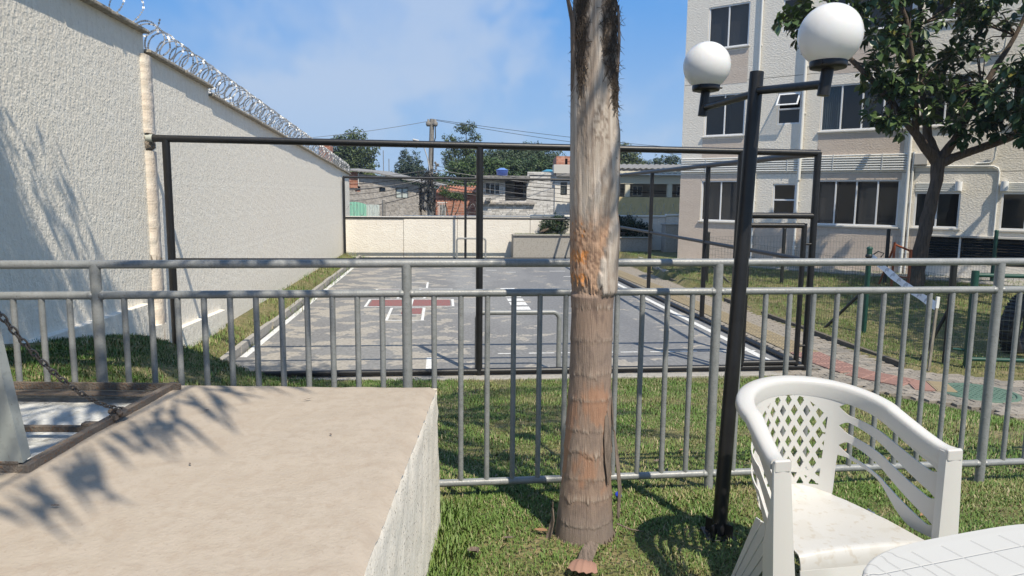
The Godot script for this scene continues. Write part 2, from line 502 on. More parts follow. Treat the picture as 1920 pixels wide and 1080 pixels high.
	rough_mat("yellow_wall", paint(256, lin(0.60, 0.47, 0.24), [[noise(256, 0.02, 80, 4), lin(0.53, 0.41, 0.20), 0.45, 0.75, 0.7], [noise(256, 0.05, 81, 3, Vector2(1, 0.1)), lin(0.36, 0.29, 0.16), 0.68, 0.88, 0.5]]), null, 0, 2.5, 0.9)
	flat("cream_wall", lin(0.62, 0.57, 0.44), 0.9)
	rough_mat("fibre_cement", paint(256, lin(0.26, 0.25, 0.235), [[noise(256, 0.03, 82, 4), lin(0.15, 0.145, 0.135), 0.45, 0.75, 0.8]]), null, 0, 2.0, 0.9)
	flat("brown_door", lin(0.12, 0.075, 0.05), 0.7)
	flat("tank_blue", lin(0.03, 0.075, 0.30), 0.4)
	flat("tank_lid_blue", lin(0.12, 0.22, 0.50), 0.4)
	flat("tank_teal", lin(0.05, 0.22, 0.32), 0.4)
	flat("green_sheet", lin(0.24, 0.50, 0.37), 0.6)
	flat("pale_sheet", lin(0.50, 0.55, 0.52), 0.6)
	flat("clay_tile", lin(0.36, 0.15, 0.09), 0.85)
	rough_mat("pole_concrete", paint(256, lin(0.24, 0.225, 0.205), [[noise(256, 0.03, 83, 4), lin(0.15, 0.14, 0.13), 0.45, 0.75, 0.8]]), null, 0, 1.0, 0.9)
	flat("cable_black", lin(0.03, 0.03, 0.03), 0.7)
	flat("cable_grey", lin(0.19, 0.18, 0.17), 0.7)
	flat("lamp_housing", lin(0.5, 0.5, 0.5), 0.4)
	flat("cap_blue", lin(0.02, 0.045, 0.42), 0.3)
	flat("tape_white", lin(0.74, 0.74, 0.74), 0.35)
	flat("tape_black", lin(0.46, 0.46, 0.47), 0.4)

func brickwork(unit: Color, joint: Color) -> ImageTexture:
	var im := Image.create(512, 512, false, Image.FORMAT_RGB8)
	im.fill(joint)
	var r := RandomNumberGenerator.new()
	r.seed = 9
	for row in 16:
		for k in 5:
			var c := unit.lightened(r.randf_range(0.0, 0.18)) if r.randf() < 0.5 else unit.darkened(r.randf_range(0.0, 0.22))
			var x := k * 128 - (64 if row % 2 else 0)
			im.fill_rect(Rect2i(x + 3, row * 32 + 4, 122, 28), c)
	return ImageTexture.create_from_image(im)

func court_texture() -> ImageTexture:
	var w := 1024
	var f := FastNoiseLite.new()
	f.seed = 5; f.frequency = 0.022; f.fractal_octaves = 6; f.fractal_gain = 0.58
	var stretch := f.get_image(w * 2 / 5, w)
	stretch.convert(Image.FORMAT_L8)
	stretch.resize(w, w, Image.INTERPOLATE_CUBIC)
	var chip := stretch.get_data()
	f.seed = 6; f.frequency = 0.004; f.fractal_octaves = 3
	var b := f.get_image(w, w)
	b.convert(Image.FORMAT_L8)
	var broad := b.get_data()
	f.seed = 7; f.frequency = 0.12; f.fractal_octaves = 2
	b = f.get_image(w, w)
	b.convert(Image.FORMAT_L8)
	var grain := b.get_data()
	var paintc := lin(0.178, 0.175, 0.171)
	var bluec := lin(0.158, 0.159, 0.163)
	var worn := lin(0.33, 0.30, 0.255)
	var bare := lin(0.235, 0.232, 0.225)
	var out := PackedByteArray()
	out.resize(w * w * 3)
	for j in w:
		var depth := j / float(w)                       # 0 near the lawn, 1 at the far end
		for i in w:
			var k := j * w + i
			var x := i / float(w)
			var n := chip[k] / 255.0
			var br := broad[k] / 255.0
			var left := 1.0 - smoothstep(0.30, 0.56, x + (br - 0.5) * 0.25)
			var t := lerpf(0.74, 0.53, left) - 0.10 * (br - 0.5)
			if depth < 0.05: t -= 0.05
			var c := paintc.lerp(bluec, smoothstep(0.45, 0.8, x))
			c = c.lerp(bare, 0.45 * smoothstep(0.45, 0.7, br))
			var strip := 1.0 - smoothstep(0.035, 0.05, absf(x - 0.445 + (n - 0.5) * 0.09))
			if depth > 0.3 and depth < 0.93:
				c = c.lerp(bare, strip * 0.9)
			c = c.lerp(worn, smoothstep(t, t + 0.06, n + 0.10 * (grain[k] / 255.0 - 0.5)) * 0.88)
			var g := 0.9 + 0.2 * grain[k] / 255.0
			out[k * 3] = int(clampf(c.r * g, 0, 1) * 255.0)
			out[k * 3 + 1] = int(clampf(c.g * g, 0, 1) * 255.0)
			out[k * 3 + 2] = int(clampf(c.b * g, 0, 1) * 255.0)
	return ImageTexture.create_from_image(Image.create_from_data(w, w, false, Image.FORMAT_RGB8, out))

func make_sky() -> PanoramaSkyMaterial:
	var w := 1024
	var h := 512
	var f := FastNoiseLite.new()
	f.seed = 12; f.frequency = 1.0; f.fractal_octaves = 5
	f.domain_warp_enabled = true
	f.domain_warp_amplitude = 0.35
	f.domain_warp_frequency = 0.7
	var im := Image.create(w, h, false, Image.FORMAT_RGBF)
	for j in h:
		var el := PI / 2.0 - PI * (j + 0.5) / h
		var y := sin(el)
		var base := Color(0.32, 0.455, 0.615).lerp(Color(0.068, 0.25, 0.60), smoothstep(-0.06, 0.36, y))
		if y < 0.0:
			base = Color(0.30, 0.43, 0.60).lerp(Color(0.16, 0.17, 0.15), clampf(-y * 8.0, 0, 1))
		for i in w:
			var az := TAU * (i + 0.5) / w
			var c := base
			if y > -0.02:
				# thin cirrus veils on a high plane, drawn out along one direction
				var d := Vector2(cos(az), sin(az)) * cos(el) / maxf(y + 0.16, 0.05)
				var n := f.get_noise_3d(d.x * 0.42 + d.y * 0.15, d.y * 1.05, 3.0) * 0.5 + 0.5
				var veil := smoothstep(0.36, 0.66, n) * smoothstep(-0.02, 0.16, y)
				c = c.lerp(Color(0.42, 0.49, 0.60), veil * 0.66)
			im.set_pixel(i, j, c)
	var m := PanoramaSkyMaterial.new()
	m.panorama = ImageTexture.create_from_image(im)
	return m

# ------------------------------------------------------------------ ground, court, path, grass
func build_ground() -> void:
	var g := MB.new()
	var rows := []
	for j in 161:
		var z := 1.6 - j * 0.2
		var r := []
		for i in 121:
			var x := -6.9 + i * 0.2
			r.append(Vector3(x, ground_y(x, z), z))
		rows.append(r)
	g.sheet(rows, Vector3.UP)
	tag(part("lawn_ground", g, M.turf_soil), "sloping lawn of green and straw coloured grass falling to the court", "lawn", "", "structure")
	var far := MB.new()
	far.quad(Vector3(-500, -1.35, 60), Vector3(500, -1.35, 60), Vector3(500, -1.35, -700), Vector3(-500, -1.35, -700), Vector3.UP)
	tag(part("ground", far, M.far_ground), "flat ground of the neighbourhood beyond the walls", "ground", "", "structure")

func build_court() -> void:
	var slab := MB.new()
	var rows := []
	for p in [[-0.09, -0.95], [0.0, -0.22], [0.0, 17.0], [-0.09, 17.1]]:
		var r := []
		for a in [-3.42, 4.62]:
			r.append(Vector3(a, p[0], -p[1]))
		rows.append(r)
	var a0 := -3.42
	var a1 := 4.62
	var m := flat("court_paint", Color.WHITE, 0.82)
	m.albedo_texture = court_texture()
	var bump := FastNoiseLite.new()
	bump.frequency = 0.2
	var root := Node3D.new()
	root.name = "court_floor"
	root.position = COURT_AT
	root.rotation.y = COURT_TURN
	add_child(root, true)
	tag(root, "grey blue painted concrete court worn to beige in patches", "court", "", "structure")
	var i := slab.vert(Vector3(a0, 0, 0.05), Vector3.UP, Vector2(0, 0))
	slab.vert(Vector3(a1, 0, 0.05), Vector3.UP, Vector2(1, 0))
	slab.vert(Vector3(a1, 0, -17.0), Vector3.UP, Vector2(1, 1))
	slab.vert(Vector3(a0, 0, -17.0), Vector3.UP, Vector2(0, 1))
	slab.tri(i, i + 1, i + 2)
	slab.tri(i, i + 2, i + 3)
	part("painted_surface", slab, m, root)
	var edge := MB.new()
	edge.box(Vector3((a0 + a1) / 2, -0.065, 0.14), Vector3(a1 - a0, 0.14, 0.18), 0.012)
	part("front_edge", edge, M.raw_concrete, root)
	# painted lines: 4 mm sheets above the slab
	var mark := func(called: String, mat: Material, aa: float, ab: float, ba: float, bb: float, y := 0.004) -> void:
		var q := MB.new()
		q.quad(Vector3(aa, y, -ba), Vector3(ab, y, -ba), Vector3(ab, y, -bb), Vector3(aa, y, -bb), Vector3.UP)
		part(called, q, mat, root)
	mark.call("side_line", M.line_paint, -3.40, -3.30, 1.2, 16.9)
	mark.call("side_line", M.line_paint, 4.22, 4.33, 0.6, 16.9)
	mark.call("short_line", M.line_paint, -0.71, -0.60, 0.12, 1.05)
	for k in 9:
		mark.call("dash_line", M.line_paint, 0.35 + k * 0.47, 0.62 + k * 0.47 + 0.12 * (k % 2), 1.22, 1.27)
	# hopscotch: white outlines round red cells
	var cells := [[-1.56, -0.83, 4.15, 5.72, 0], [-2.13, -0.22, 5.86, 6.95, 1], [-1.52, -0.86, 7.05, 7.85, 0], [-2.13, -1.28, 7.95, 8.75, 1], [-1.06, -0.22, 7.95, 8.75, 1], [-1.5, -0.84, 8.85, 10.1, 0]]
	for c in cells:
		var lw := 0.055
		mark.call("hopscotch_outline", M.line_paint, c[0], c[1], c[2], c[2] + lw)
		mark.call("hopscotch_outline", M.line_paint, c[0], c[1], c[3] - lw, c[3])
		mark.call("hopscotch_outline", M.line_paint, c[0], c[0] + lw, c[2] + lw, c[3] - lw)
		mark.call("hopscotch_outline", M.line_paint, c[1] - lw, c[1], c[2] + lw, c[3] - lw)
		if c[4] == 1:
			mark.call("hopscotch_red_cell", M.red_paint, c[0] + lw + 0.03, c[1] - lw - 0.03, c[2] + lw + 0.04, c[3] - lw - 0.04)
	mark.call("hopscotch_outline", M.line_paint, -1.18, -1.12, 5.92, 6.89, 0.008)
	mark.call("hopscotch_red_cell", M.red_paint, -1.30, -0.9, 4.9, 5.62)
	mark.call("hopscotch_outline", M.line_paint, -1.5, -0.9, 4.84, 4.88)
	# ladder of white bars on the right half
	for k in 7:
		mark.call("ladder_bar", M.line_paint, 1.0, 1.37, 4.72 + k * 0.62, 5.12 + k * 0.62 + 0.04 * (k % 3))
	for q in [[0.9, 13.2, 0.35], [1.5, 12.6, 0.3], [2.9, 12.9, 0.5], [0.6, 11.8, 0.3], [3.1, 11.4, 0.4]]:
		mark.call("stray_line", M.line_paint, q[0], q[0] + q[2], q[1], q[1] + 0.09)
	# low kerb between the court and the strip of grass under the wall
	var kerb := Node3D.new()
	kerb.name = "kerb"
	add_child(kerb, true)
	tag(kerb, "low broken concrete kerb along the left side of the court", "kerb", "", "structure")
	var r := RandomNumberGenerator.new()
	r.seed = 4
	for k in 17:
		var st := MB.new()
		st.box(Vector3.ZERO, Vector3(0.09, 0.16, 0.94), 0.012)
		var o := part("kerb_stone", st, M.raw_concrete, kerb, court(-3.49 + r.randf_range(-0.012, 0.012), -0.86 + r.randf_range(-0.012, 0.012), 0.95 + k))
		o.rotation = Vector3(r.randf_range(-0.012, 0.012), COURT_TURN + r.randf_range(-0.01, 0.01), r.randf_range(-0.05, 0.05))
	for q in [[-3.72, -0.84, -0.02, 0.55], [-3.45, -0.93, 0.28, 0.45]]:
		var st := MB.new()
		st.box(Vector3.ZERO, Vector3(0.10, 0.16, q[3]), 0.014)
		var o := part("kerb_stone", st, M.raw_concrete, kerb, court(q[0], q[1], q[2]))
		o.rotation = Vector3(0.18, COURT_TURN + 0.75, 0.1)

func build_path() -> void:
	var path := Node3D.new()
	path.name = "path"
	path.position = Vector3(COURT_AT.x, -0.9, COURT_AT.z)
	path.rotation.y = COURT_TURN
	add_child(path, true)
	tag(path, "grey brown block paved path between the court and the fenced garden", "path", "", "structure")
	var bed := MB.new()
	var rows := []
	for k in 40:
		var b := 18.5 - k * 0.475
		rows.append([Vector3(4.66, -0.03, -b), Vector3(6.0, -0.03, -b)])
	bed.sheet(rows, Vector3.UP)
	rows = []
	for k in 50:
		var a := 4.05 + k * 0.2
		rows.append([Vector3(a, -0.031, -path_front(a)), Vector3(a, -0.031, -maxf(path_rear(a) - 0.02, path_front(a) + 0.01))])
	bed.sheet(rows, Vector3.UP)
	part("sand_bed", bed, M.path_sand, path)
	# pavers in running bond
	var unit := MB.new()
	unit.box(Vector3.ZERO, Vector3(0.193, 0.05, 0.093), 0.006)
	var mesh := unit.mesh()
	var spots := []
	var r := RandomNumberGenerator.new()
	r.seed = 77
	for i in range(-70, 190):
		var b := i * 0.1
		for j in range(0, 50):
			var a := 4.05 + j * 0.2 + (0.1 if i % 2 else 0.0)
			var ok := true
			for s in [-0.09, 0.09]:
				if not on_path(a + s, b - 0.04) or not on_path(a + s, b + 0.04):
					ok = false
			if ok:
				var w := court(a, 0, b)
				spots.append([w.length_squared() + (400.0 if absf(w.x / -w.z) > 0.76 else 0.0), a, b])
	spots.sort_custom(func(p, q): return p[0] < q[0])
	var rest := []
	for k in spots.size():
		var xf := Transform3D(Basis.from_euler(Vector3(r.randf_range(-0.02, 0.02), r.randf_range(-0.02, 0.02), r.randf_range(-0.02, 0.02))), Vector3(spots[k][1], -0.025 + r.randf_range(-0.004, 0.004), -spots[k][2]))
		if k < 300:
			var o := part("paver", mesh, M["paver_%d" % r.randi_range(0, 3)], path)
			o.transform = xf
		else:
			rest.append(xf)
	tag(copies("far_pavers", mesh, M.paver_0, rest, path), "", "", "", "stuff")
	# ribbed warning strip: yellow, then a red stretch, then yellow again
	var line := [Vector2(4.95, 14.0), Vector2(5.05, 9.0), Vector2(5.08, 4.6), Vector2(5.07, 1.75), Vector2(5.05, 0.6), Vector2(5.14, -0.2), Vector2(5.45, -0.75), Vector2(5.95, -1.08)]
	var at := 0
	var pos: Vector2 = line[0]
	var tile := MB.new()
	tile.box(Vector3.ZERO, Vector3(0.235, 0.03, 0.235), 0.006)
	for k in 4:
		tile.box(Vector3(-0.082 + k * 0.055, 0.0165, 0), Vector3(0.026, 0.01, 0.2), 0.004)
	var tm := tile.mesh()
	while at < line.size() - 1:
		var d: Vector2 = (line[at + 1] - pos).normalized()
		for e in [-0.122, 0.122]:
			var o := part("tactile_tile", tm, M.tactile_red if pos.y < 1.1 and pos.x < 5.65 else M.tactile_yellow, path)
			o.position = Vector3(pos.x - d.y * e, 0.003, -pos.y - d.x * e)
			o.rotation.y = atan2(d.x, -d.y) + PI
		pos += d * 0.243
		while at < line.size() - 1 and (line[at + 1] - pos).dot(line[at + 1] - line[at]) < 0.0:
			at += 1
	# edging of the path along the garden
	var edging := MB.new()
	for k in 18:
		edging.box(Vector3(6.06, 0.0, -0.6 - k), Vector3(0.07, 0.1, 0.985), 0.01)
	part("edging", edging, M.path_sand, path)
	var c := thing("manhole_cover", "round green painted manhole cover set in the paved path", "manhole cover", Vector3(5.77, -0.897, -8.52))
	var ring := MB.new()
	ring.lathe([Vector2(0.44, -0.04), Vector2(0.44, 0.004), Vector2(0.40, 0.008), Vector2(0.385, 0.004), Vector2(0.385, -0.01)], 40)
	part("ring", ring, M.manhole_green, c)
	var lid := MB.new()
	lid.lathe([Vector2(0.375, -0.02), Vector2(0.375, 0.004), Vector2(0.001, 0.006)], 40)
	for i in range(-5, 6):
		for j in range(-5, 6):
			var p := Vector3(i * 0.06, 0.008, j * 0.06)
			if p.length() < 0.34:
				lid.box(p, Vector3(0.03, 0.008, 0.012), 0.003, Basis(Vector3.UP, PI / 4 if (i + j) % 2 else -PI / 4))
	part("lid", lid, M.manhole_green, c)
	# raised kerb further up the path
	var kb := MB.new()
	for k in 5:
		var p := Vector3(4.55, -0.82, -20.75).lerp(Vector3(4.40, -0.72, -25.0), k / 5.0)
		kb.box(p + Vector3(0, 0, -0.42), Vector3(0.16, 0.26, 0.83), 0.02)
	tag(part("raised_kerb", kb, M.raw_concrete), "raised pale concrete kerb at the far bend of the paved path", "kerb", "", "structure")

func tuft(sd: int, blades: int, spread: float, tall: float) -> ArrayMesh:
	var r := RandomNumberGenerator.new()
	r.seed = sd
	var g := MB.new()
	for k in blades:
		var a := r.randf() * TAU
		var d := Vector3(cos(a), 0, sin(a))
		var root := Vector3(r.randf_range(-1, 1), 0, r.randf_range(-1, 1)) * spread
		var h := tall * r.randf_range(0.55, 1.1)
		var lean := h * r.randf_range(0.15, 0.95)
		var w := r.randf_range(0.0010, 0.0020) * (1.0 + tall * 6.0)
		var s := d.cross(Vector3.UP) * w
		var m := root + d * lean * 0.35 + Vector3.UP * h * 0.62
		var tip := root + d * lean + Vector3.UP * h * r.randf_range(0.75, 1.0)
		var nn := (Vector3.UP * 0.8 - d * 0.5).normalized()
		var i := g.vert(root - s, nn)
		g.vert(root + s, nn)
		g.vert(m + s * 0.8, nn)
		g.vert(m - s * 0.8, nn)
		g.vert(tip, nn)
		g.tri(i, i + 1, i + 2)
		g.tri(i, i + 2, i + 3)
		g.tri(i + 3, i + 2, i + 4)
	return g.mesh()

func build_grass() -> void:
	var r := RandomNumberGenerator.new()
	r.seed = 31
	var f := FastNoiseLite.new()
	f.seed = 8; f.frequency = 0.9; f.fractal_octaves = 3
	var zones := [
		# x0, x1, z0, z1, per square metre, blades, spread, height, what
		[-0.6, 2.9, -3.9, -1.7, 3600, 7, 0.025, 0.020],
		[-3.9, 3.4, -6.0, -3.3, 1500, 8, 0.034, 0.026],
		[-4.6, 6.2, -9.4, -6.0, 620, 8, 0.05, 0.034],
		[2.9, 9.0, -6.5, -1.7, 400, 8, 0.055, 0.038],
		[-4.6, 10.0, -13.5, -9.0, 260, 9, 0.08, 0.06],
		[-6.6, 16.0, -22.5, -13.5, 80, 10, 0.16, 0.075],
		[-7.0, 9.0, -28.5, -22.5, 60, 10, 0.18, 0.075],
	]
	for zi in zones.size():
		var zn: Array = zones[zi]
		var mesh := tuft(100 + zi, zn[5], zn[6], zn[7])
		var places := []
		var colors := []
		var count := int((zn[1] - zn[0]) * (zn[3] - zn[2]) * -1.0 * zn[4]) if zn[3] < zn[2] else int((zn[1] - zn[0]) * (zn[3] - zn[2]) * zn[4])
		for k in count:
			var x := r.randf_range(zn[0], zn[1])
			var z := r.randf_range(minf(zn[2], zn[3]), maxf(zn[2], zn[3]))
			if absf(x / minf(z, -0.5)) > (1.45 if zi < 4 else 0.8):
				continue
			var a := court_a(x, z)
			var b := court_b(x, z)
			if a < WALL_A + 0.02 or a > -3.44 and a < 4.75 and b > -0.26 and b < 17.15 or on_path(a, b) or on_path(a + 0.06, b) or on_path(a - 0.06, b) or on_path(a, b + 0.07):
				continue
			if a > 4.6 and a < 6.12 and b > -0.1:
				continue
			if b > 18.0 and a > -4.2 and a < 6.0 or (Vector2(x, z) - Vector2(5.6, -24.0)).dot(Vector2(-0.625, 0.78)) < 0.15 and x > 5.0:
				continue
			if x < -0.33 and z > -3.06:
				continue                                  # under the concrete block
			if a < -2.6 and a > -3.7 and b > -0.5 and b < 0.3:
				continue
			var dry := f.get_noise_2d(x * 0.8, z * 0.8) * 0.5 + 0.5
			var bare := smoothstep(0.62, 0.74, dry)
			if Vector2(x - 0.33, z + 2.75).length() < 0.42:
				bare = maxf(bare, 0.55 * smoothstep(0.42, 0.2, Vector2(x - 0.33, z + 2.75).length()))
			if Vector2(x - 0.33, z + 2.95).length() < 0.125:
				continue
			# trodden earth in the garden
			if a > 6.3 and b > -1.5 and b < 6.0:
				bare = maxf(bare, smoothstep(2.2, 0.9, Vector2(x - 7.9, (z + 11.6) * 0.7).length()))
			if r.randf() < bare * 0.75:
				continue
			var t := smoothstep(0.48, 0.76, dry + r.randf_range(-0.16, 0.16))
			var green := Color(0.085, 0.168, 0.026).lerp(Color(0.14, 0.225, 0.042), r.randf())
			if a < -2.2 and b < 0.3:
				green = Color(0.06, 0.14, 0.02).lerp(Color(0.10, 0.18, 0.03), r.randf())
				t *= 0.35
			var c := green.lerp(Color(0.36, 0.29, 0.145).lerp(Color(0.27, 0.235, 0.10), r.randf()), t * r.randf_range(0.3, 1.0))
			if r.randf() < 0.10:
				c = Color(0.40, 0.335, 0.20)
			var s := r.randf_range(0.7, 1.35) * (1.0 + 0.5 * f.get_noise_2d(z * 2.3 + 40.0, x * 2.3))
			if b < -0.3 and a < -2.0:
				s *= 1.15
			if a < -3.5 and b > -0.3:
				s *= 1.5
			var tall := s * r.randf_range(0.7, 1.2)
			if x < -0.1 and z > -3.3:
				tall *= 1.0 + 1.6 * smoothstep(-0.12, -0.3, x)
				s *= 1.0 + 0.3 * smoothstep(-0.12, -0.3, x)
				c = c.lerp(green, 0.6)
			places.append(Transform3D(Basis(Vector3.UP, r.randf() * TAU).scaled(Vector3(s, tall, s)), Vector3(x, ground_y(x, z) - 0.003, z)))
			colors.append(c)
		tag(copies("grass", mesh, M.blade, places, self, colors), ["short mixed green and straw grass round the palm foot and lamp", "grass on the slope just behind the grey railing", "grass on the lower slope in front of the court", "grass to the right behind the white chair", "grass at the near garden edge and by the court corner", "grass of the fenced garden under the big tree", "grass in front of the far boundary wall"][zi], "grass", "", "stuff")

# ------------------------------------------------------------------ perimeter wall, razor wire, far wall
func wall_point(b: float, y: float, out := 0.0) -> Vector3:
	return court(WALL_A + out, y, b)

func razor(called: String, label: String, p0: Vector3, p1: Vector3, loops: int, radius: float, mat: Material, wire: float, sd: int, squash := 1.0) -> void:
	var root := thing(called, label, "razor wire", Vector3.ZERO, 0.0, "razor wire coils on the walls")
	var r := RandomNumberGenerator.new()
	r.seed = sd
	var coil := MB.new()
	var barbs := MB.new()
	var d := (p1 - p0).normalized()
	var side := d.cross(Vector3.UP).normalized()
	var up := side.cross(d)
	var pts := []
	var per := 22
	for k in loops * per + 1:
		var q := float(k) / per
		var lp := int(q)
		var wob := 0.03 * sin(lp * 2.3 + sd) + 0.02 * sin(lp * 5.1)
		var a := TAU * q
		var s := q / loops * (p1 - p0).length() + 0.05 * sin(a * 0.5) + 0.03 * sin(a + lp * 1.7)
		pts.append(p0 + d * s + (side * cos(a) * squash + up * sin(a)) * radius * (1.0 + wob) + up * radius * 0.92)
	coil.tube(pts, wire, 4, false)
	for k in range(0, pts.size() - 1):
		for e in [0.25, 0.75]:
			var p: Vector3 = pts[k].lerp(pts[k + 1], e)
			var t: Vector3 = (pts[k + 1] - pts[k]).normalized()
			var o := t.cross(d).normalized().rotated(t, r.randf_range(-0.6, 0.6))
			var l := wire * 4.6
			for sgn in [-1.0, 1.0]:
				var nn := t.cross(o).normalized()
				var i := barbs.vert(p - t * l * 0.5, nn)
				barbs.vert(p + t * l * 0.5, nn)
				barbs.vert(p + o * sgn * wire * 3.4 + t * l, nn)
				barbs.vert(p + o * sgn * wire * 3.4 - t * l, nn)
				barbs.tri(i, i + 1, i + 2)
				barbs.tri(i, i + 2, i + 3)
	part("coil", coil, mat, root)
	part("barbs", barbs, mat, root)
	var tension := MB.new()
	tension.tube([p0 + up * radius * 0.3, p1 + up * radius * 0.3], wire * 0.8, 4)
	part("tension_wire", tension, mat, root)

func build_perimeter_wall() -> void:
	var w := thing("perimeter_wall", "tall pale rendered perimeter wall stepping down beside the court", "wall")
	# three stretches: [b0, b1, top0, top1]
	var runs := [[-13.0, 0.08, 3.30, 3.34], [0.08, 2.46, 3.12, 3.05], [2.46, 19.2, 2.93, 2.20]]
	var k := 0
	for q in runs:
		var m := MB.new()
		var thick := 0.22
		var rows := []
		var n := 24
		for i in n + 1:
			var b: float = lerpf(q[0], q[1], i / float(n))
			rows.append([wall_point(b, -1.35), wall_point(b, lerpf(q[2], q[3], i / float(n)))])
		m.sheet(rows, court(1, 0, 0) - court(0, 0, 0))
		rows = []
		for i in n + 1:
			var b: float = lerpf(q[0], q[1], i / float(n))
			rows.append([wall_point(b, -1.35, -thick), wall_point(b, lerpf(q[2], q[3], i / float(n)), -thick)])
		m.sheet(rows, court(-1, 0, 0) - court(0, 0, 0))
		for e in [[q[0], q[2]], [q[1], q[3]]]:
			m.quad(wall_point(e[0], -1.35), wall_point(e[0], -1.35, -thick), wall_point(e[0], e[1], -thick), wall_point(e[0], e[1]), court(0, 0, 1 if e[0] == q[1] else -1) - court(0, 0, 0))
		part("wall_panel", m, M.render_wall, w)
		# ragged coping slabs, one after another
		var len: float = q[1] - q[0]
		var count := int(len / 0.95)
		var r := RandomNumberGenerator.new()
		r.seed = 50 + k
		for i in count:
			var c0 := wall_point(q[0] + len * i / count + 0.004, lerpf(q[2], q[3], i / float(count)))
			var c1 := wall_point(q[0] + len * (i + 1) / count - 0.004, lerpf(q[2], q[3], (i + 1) / float(count)))
			var along := (c1 - c0).normalized()
			var out := along.cross(Vector3.UP).normalized()
			var c := MB.new()
			c.box(Vector3.ZERO, Vector3((c1 - c0).length(), 0.045, thick + 0.17), 0.012, Basis(along, out.cross(along), out))
			part("coping_slab", c, M.coping, w, (c0 + c1) / 2 - out * (thick / 2 - 0.002) + Vector3(0, 0.02 + r.randf_range(-0.006, 0.006), 0) + out * r.randf_range(-0.012, 0.012))
		k += 1
	# pilaster at the court frame, with broken patches where the pipe was let in
	for q in [[-1.35, 0.15, 0.012], [0.15, 1.95, 0.0], [2.16, 3.09, 0.0]]:
		var p := MB.new()
		var n := 40
		var rows := []
		var f := FastNoiseLite.new()
		f.frequency = 3.0
		for i in n + 1:
			var y: float = lerpf(q[0], q[1], i / float(n))
			var j0 := f.get_noise_2d(y * 2.0, 3.0) * 0.022
			var j1 := f.get_noise_2d(y * 2.0, 9.0) * 0.022
			rows.append([wall_point(-0.05 + j0, y, -0.03), wall_point(-0.045 + j0, y, 0.045 + q[2]), wall_point(0.06, y, 0.06 + q[2] + j1 * 0.3), wall_point(0.19 + j1, y, 0.045 + q[2]), wall_point(0.20 + j1, y, -0.03)])
		p.sheet(rows, court(1, 0, 0) - court(0, 0, 0))
		part("pilaster", p, M.render_pilaster, w)
	for q in [[2.05, 0.13, 0.11], [0.62, 0.15, 0.15], [-0.02, 0.12, 0.07]]:
		var p := MB.new()
		var rows := []
		var f := FastNoiseLite.new()
		f.frequency = 6.0
		for i in 9:
			var row := []
			for j in 9:
				var u := i / 8.0 * 2 - 1
				var v := j / 8.0 * 2 - 1
				var e := maxf(0.0, 1.0 - u * u * u * u - v * v * v * v)
				row.append(wall_point(0.07 + u * q[1] * (1 + 0.3 * f.get_noise_2d(v, q[0])), q[0] + v * q[2] * (1 + 0.3 * f.get_noise_2d(u, 5.0 + q[0])), -0.02 + 0.075 * e + 0.035 * f.get_noise_2d(u * 1.5, v * 1.5 + q[0])))
			rows.append(row)
		p.sheet(rows, court(1, 0, 0) - court(0, 0, 0))
		part("mortar_patch", p, M.mortar_scar, w)
	# low plinth that steps along the foot of the wall
	for q in [[-3.2, -0.35, 0.17, 0.12], [-0.35, 0.15, -0.17, -0.20], [0.5, 2.6, -0.36, -0.43]]:
		var p := MB.new()
		var n := 8
		var rows := []
		for i in n + 1:
			var b: float = lerpf(q[0], q[1], i / float(n))
			var y: float = lerpf(q[2], q[3], i / float(n))
			rows.append([wall_point(b, -1.3, 0.075), wall_point(b, y - 0.01, 0.07), wall_point(b, y, 0.06), wall_point(b, y + 0.004, -0.01)])
		p.sheet(rows, court(1, 0.6, 0) - court(0, 0, 0))
		for e in [0, n]:
			p.quad(rows[e][0], rows[e][1], rows[e][2], wall_point(q[0] if e == 0 else q[1], -1.3, -0.01), rows[e][0] - rows[4][0])
		part("plinth", p, M.render_wall, w)
	razor("razor_wire_coil", "large razor wire coil at the near end above the tallest wall stretch", wall_point(-6.0, 3.37, -0.11), wall_point(0.25, 3.33, -0.11), 13, 0.25, M.razor_steel, 0.0032, 3)
	razor("razor_wire_coil", "razor wire coil running down the stepped wall beside the court", wall_point(0.3, 3.2, -0.11), wall_point(19.0, 2.25, -0.11), 88, 0.195, M.razor_steel, 0.0034, 7)

func build_far_wall() -> void:
	var w := thing("boundary_wall", "low cream panelled boundary wall across the far end of the court", "wall")
	var stops := [-4.1, -1.92, 0.10, 2.88, 5.5, 8.2, 11.9]
	var line := func(a: float) -> float: return 17.92
	for k in stops.size() - 1:
		var a0: float = stops[k]
		var a1: float = stops[k + 1]
		var p := MB.new()
		var mid := (a0 + a1) / 2
		var top := 0.60 + mid * 0.011
		p.box(Vector3.ZERO, Vector3(a1 - a0 - 0.018, top + 1.35, 0.14), 0.006)
		var o := part("wall_panel", p, M.far_render, w, court(mid, (top - 1.35) / 2, line.call(mid)))
		o.rotation.y = COURT_TURN
		var c := MB.new()
		c.box(Vector3.ZERO, Vector3(a1 - a0 + (0.0 if k else 0.1) - 0.01, 0.07, 0.24), 0.012)
		o = part("coping_slab", c, M.far_render, w, court(mid, top + 0.037 + (0.02 if k % 2 else 0.0), line.call(mid)))
		o.rotation.y = COURT_TURN
	var core := MB.new()
	core.box(Vector3.ZERO, Vector3(16.1, 1.8, 0.1))
	var o := part("joint_core", core, M.raw_concrete, w, court(3.95, -0.45, 17.92))
	o.rotation.y = COURT_TURN
	razor("razor_wire_coil", "thin razor wire coil along the far cream wall below the houses", court(-4.0, 0.68, 17.92), court(11.0, 0.84, 17.92), 46, 0.21, M.razor_dull, 0.0036, 11, 0.45)

